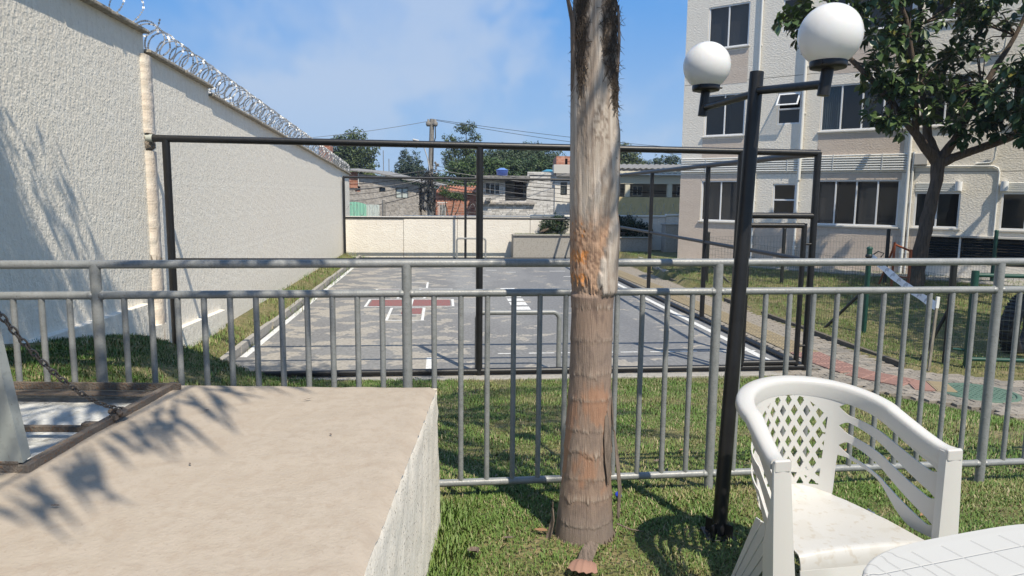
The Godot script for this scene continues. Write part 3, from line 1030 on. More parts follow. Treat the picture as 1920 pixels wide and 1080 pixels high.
func build_block() -> void:
	var b := thing("concrete_block", "beige rendered concrete block with an open metal hatch in its top", "utility block")
	var y := 0.62
	var f := FastNoiseLite.new()
	f.frequency = 2.2
	f.fractal_octaves = 3
	# top surface with a rectangular opening, slightly uneven and with worn rounded arrises
	var x0 := -2.9
	var x1 := -0.325
	var z0 := -3.03
	var z1 := -0.9
	var hx := -1.46
	var hz0 := -2.95
	var hz1 := -2.03
	var top := MB.new()
	var skirt := MB.new()
	var surf := func(x: float, z: float) -> Vector3:
		var ex := minf(x1 - x, z - z0)
		var drop := (0.012 + 0.014 * maxf(0.0, f.get_noise_2d(x * 5.0 + 3.0, z * 5.0))) * pow(clampf(1.0 - ex / 0.045, 0, 1), 2.0)
		return Vector3(x, y - drop + 0.004 * f.get_noise_2d(x * 1.2, z * 1.2) + 0.0022 * f.get_noise_2d(x * 9.0, z * 9.0), z)
	var xs := []
	var zs := []
	var step := 0.028
	var n := int((x1 - x0) / step)
	for i in n + 1:
		xs.append(lerpf(x0, x1, i / float(n)))
	n = int((z1 - z0) / step)
	for i in n + 1:
		zs.append(lerpf(z0, z1, i / float(n)))
	# the strips around the hatch
	var patch := func(a0: float, a1: float, c0: float, c1: float) -> void:
		var rows := []
		var nx := maxi(2, int((a1 - a0) / step))
		var nz := maxi(2, int((c1 - c0) / step))
		for j in nz + 1:
			var r := []
			for i in nx + 1:
				r.append(surf.call(lerpf(a0, a1, i / float(nx)), lerpf(c0, c1, j / float(nz))))
			rows.append(r)
		top.sheet(rows, Vector3.UP)
	patch.call(hx, x1, z0, z1)
	patch.call(x0, hx, z0, hz0)
	patch.call(x0, hx, hz1, z1)
	part("block_top", top, M.block_top, b)
	var rows := []
	for i in 48:
		var r := []
		var z := lerpf(z0, z1, i / 47.0)
		for j in 18:
			var yy := lerpf(surf.call(x1, z).y, -0.35, pow(j / 17.0, 1.3))
			r.append(Vector3(x1 + 0.008 * f.get_noise_2d(z * 3.0, yy * 3.0) + 0.005 * f.get_noise_2d(z * 14.0, yy * 14.0) + (0.0 if j else -0.008 - 0.008 * f.get_noise_2d(z * 3.0, yy * 3.0)) + 0.02 * j / 17.0, yy, z))
		rows.append(r)
	skirt.sheet(rows, Vector3.RIGHT)
	skirt.quad(Vector3(x0, -0.4, z0), Vector3(x1, -0.4, z0), Vector3(x1, y - 0.012, z0), Vector3(x0, y - 0.012, z0), Vector3.FORWARD)
	skirt.quad(Vector3(x0, -0.4, z1), Vector3(x1, -0.4, z1), Vector3(x1, y, z1), Vector3(x0, y, z1), Vector3.BACK)
	skirt.quad(Vector3(x0, -0.4, z0), Vector3(x0, -0.4, z1), Vector3(x0, y, z1), Vector3(x0, y, z0), Vector3.LEFT)
	part("block_side", skirt, M.block_side, b)
	var pit := MB.new()
	var fl := y - 0.05
	rows = []
	for j in 12:
		var r := []
		for i in 12:
			var x := lerpf(x0 + 0.1, hx, i / 11.0)
			var z := lerpf(hz0, hz1, j / 11.0)
			r.append(Vector3(x, fl + 0.006 * f.get_noise_2d(x * 4.0, z * 4.0), z))
		rows.append(r)
	pit.sheet(rows, Vector3.UP)
	pit.quad(Vector3(x0 + 0.1, fl, hz0), Vector3(hx, fl, hz0), Vector3(hx, y, hz0), Vector3(x0 + 0.1, y, hz0), Vector3.BACK)
	pit.quad(Vector3(hx, fl, hz0), Vector3(hx, fl, hz1), Vector3(hx, y, hz1), Vector3(hx, y, hz0), Vector3.LEFT)
	pit.quad(Vector3(x0 + 0.1, fl, hz1), Vector3(hx, fl, hz1), Vector3(hx, y, hz1), Vector3(x0 + 0.1, y, hz1), Vector3.FORWARD)
	pit.quad(Vector3(x0 + 0.1, fl, hz0), Vector3(x0 + 0.1, fl, hz1), Vector3(x0 + 0.1, y, hz1), Vector3(x0 + 0.1, y, hz0), Vector3.RIGHT)
	part("pit_lining", pit, M.pit_paint, b)
	var fr := MB.new()
	fr.box(Vector3((x0 + hx) / 2 + 0.06, y + 0.012, hz0 + 0.022), Vector3(hx - x0, 0.032, 0.010), 0.002)
	fr.box(Vector3((x0 + hx) / 2 + 0.06, y - 0.012, hz0 + 0.05), Vector3(hx - x0, 0.008, 0.055), 0.002)
	fr.box(Vector3(hx + 0.012, y + 0.01, (hz0 + hz1) / 2), Vector3(0.030, 0.028, hz1 - hz0 + 0.03), 0.003)
	fr.box(Vector3(hx - 0.012, y - 0.03, (hz0 + hz1) / 2), Vector3(0.008, 0.06, hz1 - hz0), 0.002)
	fr.box(Vector3((x0 + hx) / 2 + 0.03, y + 0.008, hz1 - 0.01), Vector3(hx - x0, 0.03, 0.045), 0.003)
	part("hatch_frame", fr, M.rust_iron, b)
	var bar := MB.new()
	bar.box(Vector3((x0 + hx) / 2 - 0.01, y - 0.012, -2.45), Vector3(hx - x0, 0.022, 0.022), 0.003)
	bar.box(Vector3(hx - 0.04, y - 0.002, -2.45), Vector3(0.06, 0.03, 0.03), 0.004)
	part("cross_bar", bar, M.rust_iron, b)
	var clip := MB.new()
	clip.box(Vector3(-2.35, fl + 0.02, -2.24), Vector3(0.08, 0.035, 0.02), 0.004)
	part("floor_bracket", clip, M.rust_iron, b)
	clip = MB.new()
	clip.box(Vector3(-1.79, fl + 0.018, -2.20), Vector3(0.06, 0.03, 0.018), 0.004)
	part("floor_bracket", clip, M.rust_iron, b)
	var weld := MB.new()
	for k in 9:
		var a := k * 0.7
		weld.box(Vector3(-1.43 + 0.018 * cos(a), y + 0.03 + 0.01 * sin(k * 1.9), -2.50 + 0.022 * sin(a)), Vector3(0.022, 0.018, 0.024), 0.005, Basis.from_euler(Vector3(a, a * 2.0, a)))
	part("welded_loop", weld, M.rust_iron, b)
	# open lid leaning towards the camera; folded edge and stiffener
	var lid := MB.new()
	var lb := Basis(Vector3.RIGHT, 0.20)
	lid.box(Vector3(-2.22, 0, 0) + Vector3(0, y + 0.03, hz1 + 0.01) + lb * Vector3(0, 0.46, 0), Vector3(1.55, 0.92, 0.004), 0.001, lb)
	lid.box(Vector3(-1.447, 0, 0) + Vector3(0, y + 0.03, hz1 + 0.01) + lb * Vector3(0, 0.46, -0.018), Vector3(0.004, 0.92, 0.036), 0.001, lb)
	lid.box(Vector3(-2.22, 0, 0) + Vector3(0, y + 0.03, hz1 + 0.01) + lb * Vector3(0, 0.918, -0.018), Vector3(1.55, 0.004, 0.036), 0.001, lb)
	part("hatch_lid", lid, M.lid_paint, b)
	var hinge := MB.new()
	hinge.tube([Vector3(-1.62, y + 0.03, hz1 + 0.004), Vector3(-1.46, y + 0.03, hz1 + 0.004)], 0.011, 8)
	part("hinge", hinge, M.rust_iron, b)
	# chain: every link a ring of its own
	var chain := Node3D.new()
	chain.name = "chain"
	b.add_child(chain, true)
	var link := MB.new()
	var ring := []
	for k in 15:
		var a := TAU * k / 14.0
		ring.append(Vector3(0.0075 * cos(a), 0.0145 * sin(a) + 0.004 * signf(sin(a)) * minf(1.0, absf(sin(a)) * 3.0), 0))
	link.tube(ring, 0.0029, 6, false)
	var lm := link.mesh()
	var pts := []
	var c0 := Vector3(-1.425, y + 0.045, -2.51)
	var c1 := Vector3(-1.452, 1.19, -1.915)
	for k in 31:
		var t := k / 30.0
		pts.append(c0.lerp(c1, t) + Vector3(0.0, -0.075 * 4.0 * t * (1 - t), 0))
	var length := 0.0
	for k in 30:
		length += (pts[k + 1] - pts[k]).length()
	var links := int(length / 0.0275)
	for k in links:
		var want := (k + 0.5) / links * length
		var i := 0
		while i < 29 and want > (pts[i + 1] - pts[i]).length():
			want -= (pts[i + 1] - pts[i]).length()
			i += 1
		var d: Vector3 = (pts[i + 1] - pts[i]).normalized()
		var o := part("link", lm, M.chain_steel, chain, pts[i] + d * want)
		var s := d.cross(Vector3.FORWARD).normalized()
		o.basis = Basis(s, d, s.cross(d)).rotated(d, (PI / 2 if k % 2 else 0.0) + 0.4)

# ------------------------------------------------------------------ pipe work
func build_court_frame() -> void:
	var w := thing("court_frame", "black painted pipe frame with gate standing round the court", "pipe frame", COURT_AT, COURT_TURN)
	var bar := func(called: String, p: Vector3, q: Vector3, r: float, parent: Node = w) -> void:
		var m := MB.new()
		m.tube([p, q], r, 14)
		part(called, m, M.black_paint, parent)
	var top := 2.965
	var mid := 1.52
	var al := -3.83
	var ar := 4.52
	# near side
	bar.call("top_pipe", Vector3(al - 0.16, top + 0.045, 0), Vector3(ar + 0.02, top, 0), 0.044)
	bar.call("post", Vector3(al, 0.2, 0), Vector3(al, top + 0.03, 0), 0.046)
	bar.call("post", Vector3(0, -0.02, 0), Vector3(0, top, 0), 0.046)
	bar.call("post", Vector3(3.46, -0.02, 0), Vector3(3.46, top, 0), 0.046)
	bar.call("post", Vector3(ar, -0.02, 0), Vector3(ar, top, 0), 0.046)
	bar.call("middle_pipe", Vector3(al, mid, 0), Vector3(3.46, mid, 0), 0.030)
	bar.call("bottom_pipe", Vector3(al + 0.28, 0.05, 0), Vector3(ar, 0.05, 0), 0.042)
	bar.call("lintel_pipe", Vector3(3.46, 2.13, 0), Vector3(ar, 2.13, 0), 0.042)
	var stub := MB.new()
	stub.tube([Vector3(al - 0.25, top + 0.047, 0), Vector3(al - 0.15, top + 0.046, 0)], 0.047, 14)
	part("pipe_stub", stub, M.pipe_end, w)
	var elbow := MB.new()
	elbow.box(Vector3(ar, top, 0), Vector3(0.10, 0.10, 0.10), 0.045)
	part("corner_elbow", elbow, M.black_paint, w)
	# gate leaf
	var gate := Node3D.new()
	gate.name = "gate"
	w.add_child(gate, true)
	bar.call("gate_top", Vector3(3.60, 2.0, 0.02), Vector3(ar - 0.14, 2.0, 0.02), 0.036, gate)
	bar.call("gate_bottom", Vector3(3.60, 0.12, 0.02), Vector3(ar - 0.14, 0.12, 0.02), 0.036, gate)
	bar.call("gate_stile", Vector3(3.60, 0.09, 0.02), Vector3(3.60, 2.03, 0.02), 0.036, gate)
	bar.call("gate_stile", Vector3(ar - 0.14, 0.09, 0.02), Vector3(ar - 0.14, 2.03, 0.02), 0.036, gate)
	bar.call("hinge", Vector3(ar - 0.12, 0.35, 0.02), Vector3(ar - 0.03, 0.35, 0.02), 0.016, gate)
	bar.call("hinge", Vector3(ar - 0.12, 1.75, 0.02), Vector3(ar - 0.03, 1.75, 0.02), 0.016, gate)
	# right side, far side
	bar.call("top_pipe", Vector3(ar, top, 0), Vector3(ar, top, -16.95), 0.044)
	bar.call("middle_pipe", Vector3(ar, mid, 0), Vector3(ar, mid, -16.95), 0.034)
	bar.call("bottom_pipe", Vector3(ar, 0.05, 0), Vector3(ar, 0.05, -16.95), 0.042)
	for b in [3.95, 7.55, 11.0, 14.2]:
		bar.call("post", Vector3(ar, -0.02, -b), Vector3(ar, top, -b), 0.046)
	bar.call("top_pipe", Vector3(-4.0, top, -16.95), Vector3(ar, top, -16.95), 0.044)
	bar.call("middle_pipe", Vector3(-4.0, mid, -16.95), Vector3(ar, mid, -16.95), 0.036)
	bar.call("bottom_pipe", Vector3(-4.0, 0.05, -16.95), Vector3(ar, 0.05, -16.95), 0.042)
	for a in [-3.98, 0.38, ar]:
		bar.call("post", Vector3(a, -0.02, -16.95), Vector3(a, top, -16.95), 0.046)
	# the low goals
	for g in [[-0.02, 1.1, -0.10, 0.82, "near low grey pipe goal bent round at its corners by the middle post", M.rail_paint], [0.06, 1.05, -16.75, 0.80, "far low grey pipe goal bent round at its corners by the cream wall", M.rail_paint]]:
		var at := COURT_AT + Vector3(g[0], 0, g[2]).rotated(Vector3.UP, COURT_TURN)
		var o := thing("mini_goal", g[4], "goal", at, COURT_TURN, "low pipe goals on the court")
		var pts := [Vector3(0, 0.0, 0), Vector3(0, g[3] - 0.09, 0)]
		for k in 5:
			var a := PI - PI / 2 * (k + 0.5) / 5.0
			pts.append(Vector3(0.09 + 0.09 * cos(a), g[3] - 0.09 + 0.09 * sin(a), 0))
		for k in 5:
			var a := PI / 2 - PI / 2 * (k + 0.5) / 5.0
			pts.append(Vector3(g[1] - 0.09 + 0.09 * cos(a), g[3] - 0.09 + 0.09 * sin(a), 0))
		pts.append(Vector3(g[1], g[3] - 0.09, 0))
		pts.append(Vector3(g[1], 0.0, 0))
		var m := MB.new()
		m.tube(pts, 0.033, 12)
		part("bent_pipe", m, g[5], o)
		var base := MB.new()
		base.tube([Vector3(-0.02, 0.03, -0.02), Vector3(g[1] + 0.02, 0.03, -0.02)], 0.02, 8)
		part("ground_bar", base, g[5], o)

func rail_point(x: float, y: float) -> Vector3:
	return Vector3(x, y, -3.4 - 0.12 * x)

func build_railing() -> void:
	var w := thing("railing", "grey painted pipe railing with upright bars across the lawn", "railing")
	var rod := func(called: String, p: Vector3, q: Vector3, r: float, sides := 14) -> void:
		var m := MB.new()
		m.tube([p, q], r, sides)
		part(called, m, M.rail_paint, w)
	var posts := [-3.28, -1.878, -0.50, 1.03, 2.56, 4.09]
	rod.call("top_rail", rail_point(-3.6, 1.122), rail_point(4.6, 1.137), 0.0195)
	for k in posts.size():
		var x: float = posts[k]
		var g := ground_y(x, rail_point(x, 0).z)
		rod.call("post", rail_point(x, g - 0.05), rail_point(x, 1.125), 0.0235)
		if k == posts.size() - 1:
			break
		var x2: float = posts[k + 1]
		rod.call("middle_rail", rail_point(x + 0.018, 0.985), rail_point(x2 - 0.018, 0.985), 0.0185)
		rod.call("bottom_rail", rail_point(x + 0.018, 0.034), rail_point(x2 - 0.018, 0.034), 0.0185)
		var count := 11
		for j in range(1, count + 1):
			var xx := lerpf(x, x2, j / float(count + 1))
			rod.call("baluster", rail_point(xx, 0.03), rail_point(xx, 0.98), 0.0135, 10)
		# weld beads where rails meet posts
		var bead := MB.new()
		for y in [0.985, 0.034]:
			for e in [x + 0.024, x2 - 0.024]:
				bead.lathe([Vector2(0.001, -0.022), Vector2(0.021, -0.012), Vector2(0.0225, 0.0), Vector2(0.021, 0.012), Vector2(0.001, 0.022)], 10, rail_point(e, y))
		part("weld_bead", bead, M.rail_paint, w)

func build_lamp() -> void:
	var w := thing("garden_lamp", "black two armed garden lamp post with two white globes", "lamp post")
	var pole := MB.new()
	var foot := Vector3(0.918, -0.03, -2.95)
	var head := Vector3(1.012, 1.972, -3.05)
	pole.tube([foot, foot.lerp(head, 0.5), head], [0.0315, 0.0305, 0.0285], 20)
	part("pole", pole, M.black_paint, w)
	var base := MB.new()
	base.box(foot + Vector3(0, 0.012, 0), Vector3(0.13, 0.016, 0.13), 0.003)
	for k in 4:
		var a := TAU * k / 4.0 + PI / 4
		var d := Vector3(cos(a), 0, sin(a))
		base.box(foot + d * 0.043 + Vector3(0, 0.045, 0), Vector3(0.045, 0.06, 0.005), 0.001, Basis(Vector3.UP, -a))
	part("base_plate", base, M.black_paint, w)
	for q in [[Vector3(1.008, 1.895, -3.05), Vector3(1.122, 1.862, -2.65), Vector3(1.136, 2.034, -2.65), 0.110], [Vector3(1.008, 1.885, -3.05), Vector3(0.918, 1.88, -3.5), Vector3(0.921, 2.075, -3.5), 0.111]]:
		var end: Vector3 = q[1]
		var mid: Vector3 = q[2]
		var r: float = q[3]
		var arm := MB.new()
		arm.tube([q[0], end], 0.0165, 12)
		part("arm", arm, M.black_paint, w)
		var holder := MB.new()
		holder.tube([Vector3(mid.x - 0.012, end.y - 0.04, mid.z), Vector3(mid.x, mid.y - r * 0.98, mid.z)], 0.0215, 16)
		holder.lathe([Vector2(0.001, -0.012), Vector2(0.045, -0.012), Vector2(0.062, -0.008), Vector2(0.065, 0.0), Vector2(0.065, 0.016), Vector2(0.058, 0.02), Vector2(0.001, 0.02)], 28, Vector3(mid.x, mid.y - r * 0.98, mid.z))
		for k in 3:
			var a := TAU * k / 3.0 + 0.2
			holder.tube([Vector3(mid.x + 0.06 * cos(a), mid.y - r * 0.94, mid.z + 0.06 * sin(a)), Vector3(mid.x + 0.076 * cos(a), mid.y - r * 0.94, mid.z + 0.076 * sin(a))], 0.004, 6)
		part("globe_holder", holder, M.black_paint, w)
		var prof := []
		for k in 41:
			var a := -1.05 + (PI / 2 + 1.05) * k / 40.0
			prof.append(Vector2(maxf(0.0006, r * cos(a)), r * sin(a)))
		var globe := MB.new()
		globe.lathe(prof, 56, mid)
		part("globe", globe, M.globe_acrylic, w)

# ------------------------------------------------------------------ palm
func build_palm() -> void:
	var w := thing("palm_tree", "palm trunk with ringed brown foot and pale peeling upper bark", "palm tree", Vector3(0.33, -0.05, -2.95))
	var f := FastNoiseLite.new()
	f.seed = 21; f.frequency = 1.0; f.fractal_octaves = 4
	var g := FastNoiseLite.new()
	g.seed = 22; g.frequency = 1.0; g.fractal_octaves = 3
	var m := MB.new()
	var rows := []
	var cols := []
	var nh := 470
	var nw := 150
	# heights of the scar rings above the foot, each with the depth of its ragged fringe
	var rings := [[1.045, 0.018], [0.905, 0.012], [0.765, 0.052], [0.655, 0.008], [0.525, 0.014], [0.435, 0.055], [0.315, 0.010], [0.225, 0.045], [0.115, 0.008]]
	for i in nh + 1:
		var h := lerpf(-0.04, 4.4, pow(i / float(nh), 1.35))
		var base := ramp([0.0, 0.05, 0.12, 0.3, 0.7, 1.05, 1.12, 1.35, 1.9, 2.3, 3.0, 4.4], [0.128, 0.126, 0.120, 0.106, 0.0885, 0.086, 0.0945, 0.0975, 0.094, 0.083, 0.088, 0.075], h)
		var row := []
		var crow := []
		for j in nw + 1:
			var a := TAU * (j % nw) / nw
			var dx := cos(a)
			var dz := sin(a)
			var deg := rad_to_deg(a if a < PI * 1.5 else a - TAU)      # 0 right, 90 towards the camera, 180 left
			var big := f.get_noise_3d(dx * 0.9, h * 2.2, dz * 0.9)
			var fine := g.get_noise_3d(dx * 9.0, h * 3.0, dz * 9.0)
			var flake := g.get_noise_3d(dx * 3.2, h * 24.0, dz * 3.2)
			var gr := g.get_noise_3d(dx * 22.0, h * 1.6, dz * 22.0)
			var r := base + 0.003 * big
			var c := Color(0.285, 0.205, 0.158).lerp(Color(0.205, 0.148, 0.118), smoothstep(0.0, 0.35, f.get_noise_3d(dx * 2.0, h * 9.0, dz * 2.0 + 7.0)))
			if h < 1.1:
				var frayed := 0.0
				for q in rings:
					var wave := 0.010 * f.get_noise_3d(dx * 0.9, q[0] * 20.0, dz * 0.9)
					var deep := smoothstep(-0.25, 0.35, f.get_noise_3d(dx * 1.3, q[0] * 7.0, dz * 1.3))
					var jag: float = q[1] * 0.55 * deep * (0.55 + 1.1 * g.get_noise_3d(dx * 30.0, q[0] * 9.0, dz * 30.0) + 0.7 * g.get_noise_3d(dx * 9.0, q[0] * 5.0, dz * 9.0))
					var s: float = h - (q[0] + wave - maxf(jag, 0.0))
					if s > 0.0 and s < 0.06:
						r += (0.0020 + 0.003 * deep * q[1] / 0.05) * pow(1.0 - s / 0.06, 2.0)
					var reach: float = 0.012 + q[1] * 0.55
					if s > 0.0 and s < reach:
						frayed = maxf(frayed, (1.0 - s / reach) * (0.55 + 0.45 * deep))
				r += gr * (0.0009 + 0.0026 * frayed)
				c = c.lerp(Color(0.46, 0.385, 0.32), clampf(frayed * (0.35 + gr * 2.6), 0, 0.8))
				c = c.lerp(Color(0.13, 0.095, 0.075), clampf(frayed * (-gr * 3.4 - 0.1), 0, 0.95))
				var band := sin(h * 17.0) * 0.5 + 0.5
				c = c.lerp(Color(0.245, 0.195, 0.165), 0.5 * band * (1.0 - frayed))
				# exposed orange wood
				var o: float = smoothstep(0.05, 0.4, f.get_noise_3d(dx * 1.1 + 5.0, h * 4.0, dz * 1.1) + 0.30 * smoothstep(0.16, 0.0, absf(h - 0.36)) + 0.18 * smoothstep(0.12, 0.0, absf(h - 0.62))) * smoothstep(0.2, 0.27, h) * smoothstep(0.80, 0.7, h)
				c = c.lerp(Color(0.36, 0.195, 0.12), o * 0.75 * (1.0 - frayed * 0.6))
				c = c.lerp(Color(0.20, 0.165, 0.145), smoothstep(0.24, 0.1, h) * 0.6)
				var hole := smoothstep(0.28, 0.36, g.get_noise_3d(dx * 4.0, h * 16.0, dz * 4.0)) * smoothstep(0.03, 0.0, absf(h - 0.40))
				c = c.lerp(Color(0.52, 0.40, 0.29), hole * 0.8)
			else:
				# overlapping old leaf bases: pale plates, dark splits and a fibrous patch
				var plate := f.get_noise_3d(dx * 1.3 + 9.0, h * 0.7 + dx * 0.8, dz * 1.3)
				var grit := g.get_noise_3d(dx * 5.0, h * 55.0, dz * 5.0)
				var hi := smoothstep(1.42, 1.75, h)
				r += 0.006 * plate + 0.0007 * gr
				c = Color(0.47, 0.405, 0.345).lerp(Color(0.34, 0.275, 0.225), smoothstep(-0.1, 0.35, plate + 0.35 * flake))
				c = c.lerp(Color(0.57, 0.51, 0.45), 0.8 * smoothstep(0.05, 0.3, f.get_noise_3d(dx * 1.8 + 3.0, h * 1.8, dz * 1.8)))
				c = c.lerp(Color(0.28, 0.215, 0.17), 0.7 * smoothstep(0.1, 0.35, f.get_noise_3d(dx * 2.6, h * 0.9 + 5.0, dz * 2.6)))
				var ed := deg + 9.0 * flake + 12.0 * f.get_noise_2d(h * 2.4, 4.0)
				# band of dark fibres down the left, brown stain below it
				var fibre_left := smoothstep(1.90, 2.02, h + 0.06 * flake) * smoothstep(20.0, 13.0, absf(ed - 127.0 - 6.0 * smoothstep(2.0, 2.25, h)))
				var stain := smoothstep(1.55, 1.8, h + 0.1 * flake) * smoothstep(15.0, 6.0, absf(ed - 126.0)) * 0.55
				# fibrous dark patch on the right that narrows downwards
				var fib_w := lerpf(5.0, 27.0, smoothstep(1.84, 2.05, h))
				var patch := smoothstep(1.84, 1.90, h + 0.04 * flake) * smoothstep(fib_w + 3.0, fib_w - 3.0, absf(ed - lerpf(38.0, 52.0, smoothstep(1.85, 2.1, h))))
				var dark := maxf(fibre_left * (0.92 + 0.25 * grit), maxf(stain, patch * (0.78 + 0.75 * grit)))
				dark = maxf(dark, 0.85 * smoothstep(1.68, 1.74, h) * smoothstep(1.90, 1.84, h) * smoothstep(24.0, 15.0, absf(ed - 78.0)) * smoothstep(-0.06, 0.10, grit + 0.6 * flake))
				# central ridge
				r += 0.0045 * smoothstep(14.0, 4.0, absf(deg - 90.0)) * smoothstep(1.6, 1.8, h)
				# edge of one base lying over the next, running down to the left
				var over := deg - lerpf(109.0, 20.0, clampf((h - 1.46) / 0.35, 0, 1)) + 7.0 * f.get_noise_2d(h * 6.0, 1.0) + 5.0 * flake
				if h > 1.44 and h < 1.84:
					r += 0.009 * smoothstep(1.0, -2.0, over) * smoothstep(1.44, 1.54, h) * smoothstep(1.84, 1.74, h)
				dark = maxf(dark, smoothstep(2.22, 2.5, h + 0.05 * grit) * smoothstep(-0.1, 0.3, fine + plate) * 0.85)
				r += 0.006 * clampf(dark, 0, 1) * (grit - 0.2)
				c = c.lerp(Color(0.17, 0.130, 0.100).lerp(Color(0.27, 0.215, 0.175), smoothstep(0.0, 0.4, grit + 0.4 * gr)), clampf(dark, 0, 0.96))
				# fresh wound above the ring zone, bounded on the right by a pale loose sheet
				var rim := lerpf(80.0, 44.0, clampf((h - 1.18) / 0.23, 0, 1)) + 10.0 * flake
				var wound := smoothstep(1.47, 1.34, h + 0.06 * flake) * smoothstep(rim, rim + 8.0, deg) * smoothstep(195.0, 178.0, deg)
				c = c.lerp(Color(0.47, 0.285, 0.18).lerp(Color(0.22, 0.115, 0.065), smoothstep(-0.02, 0.25, flake * 0.7 + grit * 0.6)), wound * 0.85)
				if h < 1.45:
					r += 0.009 * smoothstep(1.45, 1.36, h) * smoothstep(rim + 2.0, rim - 6.0, deg) * smoothstep(-20.0, 10.0, deg)
				var raw := smoothstep(0.35, 0.6, wound) * smoothstep(-0.02, 0.12, grit * 0.5 + 0.28 * smoothstep(0.03, 0.012, absf(h - 1.255 - 0.03 * flake)) + 0.32 * smoothstep(0.045, 0.02, absf(h - 1.15)) - 0.16) * smoothstep(108.0, 122.0, deg + 10.0 * flake)
				c = c.lerp(Color(0.62, 0.245, 0.07).lerp(Color(0.74, 0.36, 0.13), smoothstep(0.0, 0.3, gr)), raw * 0.95)
				r -= 0.006 * wound + 0.004 * raw * (0.5 + gr) + 0.004 * wound * (flake + grit * 0.7)
				# torn lower hem of the grey sleeve
				var hem: float = 1.115 + 0.06 * g.get_noise_3d(dx * 6.0, 2.0, dz * 6.0) + 0.05 * smoothstep(0.0, -0.8, dx) - 0.02 * smoothstep(0.0, 0.6, dx)
				if h < hem:
					r -= 0.006
					c = Color(0.33, 0.235, 0.175).lerp(Color(0.25, 0.185, 0.145), smoothstep(-0.2, 0.3, gr))
			var off := Vector2(0.012 * sin(h * 1.7), 0.0)
			row.append(Vector3(dx * r + off.x - 0.004, h, dz * r))
			crow.append(Color(clampf(c.r, 0.01, 1), clampf(c.g, 0.01, 1), clampf(c.b, 0.01, 1)))
		rows.append(row)
		cols.append(crow)
	m.sheet(rows, Vector3.ZERO, Vector2.ONE, cols)
	# outward normals for a closed sleeve
	for k in m.n.size():
		var p := m.v[k]
		if m.n[k].dot(Vector3(p.x, 0, p.z)) < 0.0:
			m.n[k] = -m.n[k]
	for k in range(0, m.ix.size(), 3):
		var gg := (m.v[m.ix[k + 1]] - m.v[m.ix[k]]).cross(m.v[m.ix[k + 2]] - m.v[m.ix[k]])
		if gg.dot(m.n[m.ix[k]]) > 0.0:
			var s := m.ix[k + 1]
			m.ix[k + 1] = m.ix[k + 2]
			m.ix[k + 2] = s
	part("trunk", m, M.palm_bark, w)
	# loose strips of dry sheath
	var strip := func(called: String, pts: Array, width: Array, curl: float, mat: Material) -> void:
		var s := MB.new()
		var rr := []
		var r := RandomNumberGenerator.new()
		r.seed = int(pts[0].y * 1000) + 7
		for k in pts.size():
			var p: Vector3 = pts[k]
			var rad := Vector3(p.x, 0, p.z).normalized()
			var tan := Vector3.UP.cross(rad)
			var row := []
			for j in 7:
				var u := j / 3.0 - 1.0
				var jag := r.randf_range(-0.006, 0.006) if k == 0 or k == pts.size() - 1 else r.randf_range(-0.0012, 0.0012)
				row.append(p + tan * u * width[k] + rad * curl * (1 - u * u) * width[k] + Vector3.UP * jag * 2.5 + rad * r.randf_range(-0.0012, 0.0012))
			rr.append(row)
		s.slab(rr, 0.0035, Vector3(pts[0].x, 0, pts[0].z))
		part(called, s, mat, w)
	strip.call("loose_bark", [Vector3(0.085, 0.30, 0.085), Vector3(0.082, 0.40, 0.078), Vector3(0.078, 0.50, 0.072), Vector3(0.072, 0.60, 0.062)], [0.006, 0.022, 0.025, 0.008], 0.4, M.dry_husk)
	strip.call("loose_bark", [Vector3(0.135, 0.13, 0.045), Vector3(0.138, 0.26, 0.042), Vector3(0.126, 0.38, 0.035), Vector3(0.112, 0.50, 0.03)], [0.016, 0.022, 0.02, 0.006], 0.5, M.dry_husk)
	strip.call("loose_bark", [Vector3(0.108, 0.52, 0.02), Vector3(0.102, 0.60, 0.02), Vector3(0.095, 0.68, 0.018)], [0.006, 0.012, 0.005], 0.4, M.dry_husk)
	strip.call("loose_bark", [Vector3(-0.185, 0.0, 0.05), Vector3(-0.158, 0.06, 0.055), Vector3(-0.146, 0.12, 0.05), Vector3(-0.147, 0.18, 0.04)], [0.014, 0.018, 0.014, 0.006], -0.4, M.dry_husk)
	strip.call("loose_bark", [Vector3(0.075, 1.10, 0.058), Vector3(0.082, 1.15, 0.056), Vector3(0.086, 1.24, 0.046), Vector3(0.084, 1.32, 0.044)], [0.012, 0.016, 0.014, 0.006], 0.4, M.dry_husk)
	strip.call("old_leaf_base", [Vector3(-0.098, 1.93, 0.02), Vector3(-0.094, 2.05, 0.028), Vector3(-0.098, 2.18, 0.03), Vector3(-0.128, 2.30, 0.03)], [0.008, 0.022, 0.022, 0.010], 0.5, M.dry_husk)
	strip.call("old_leaf_base", [Vector3(0.083, 1.92, 0.01), Vector3(0.083, 2.02, 0.02), Vector3(0.084, 2.12, 0.02), Vector3(0.078, 2.24, 0.02)], [0.004, 0.012, 0.014, 0.010], 0.6, M.dry_husk)
	var fib := MB.new()
	var r := RandomNumberGenerator.new()
	r.seed = 5
	for k in 120:
		var right := r.randf() < 0.7
		var h := r.randf_range(1.55, 2.3) if right else r.randf_range(1.75, 2.3)
		var a := r.randf_range(-0.5, 0.7) if right else r.randf_range(PI - 0.7, PI + 0.4)
		var d := Vector3(cos(a), 0, sin(a))
		var p := d * 0.086 + Vector3.UP * h
		var out := r.randf_range(0.006, 0.034)
		var bend := r.randf_range(-0.05, 0.04)
		fib.tube([p, p + d * out * 0.5 + Vector3(0, bend, 0), p + d * out + Vector3(0, bend * 1.4, r.randf_range(-0.01, 0.01))], [0.0011, 0.0009, 0.0005], 4, false)
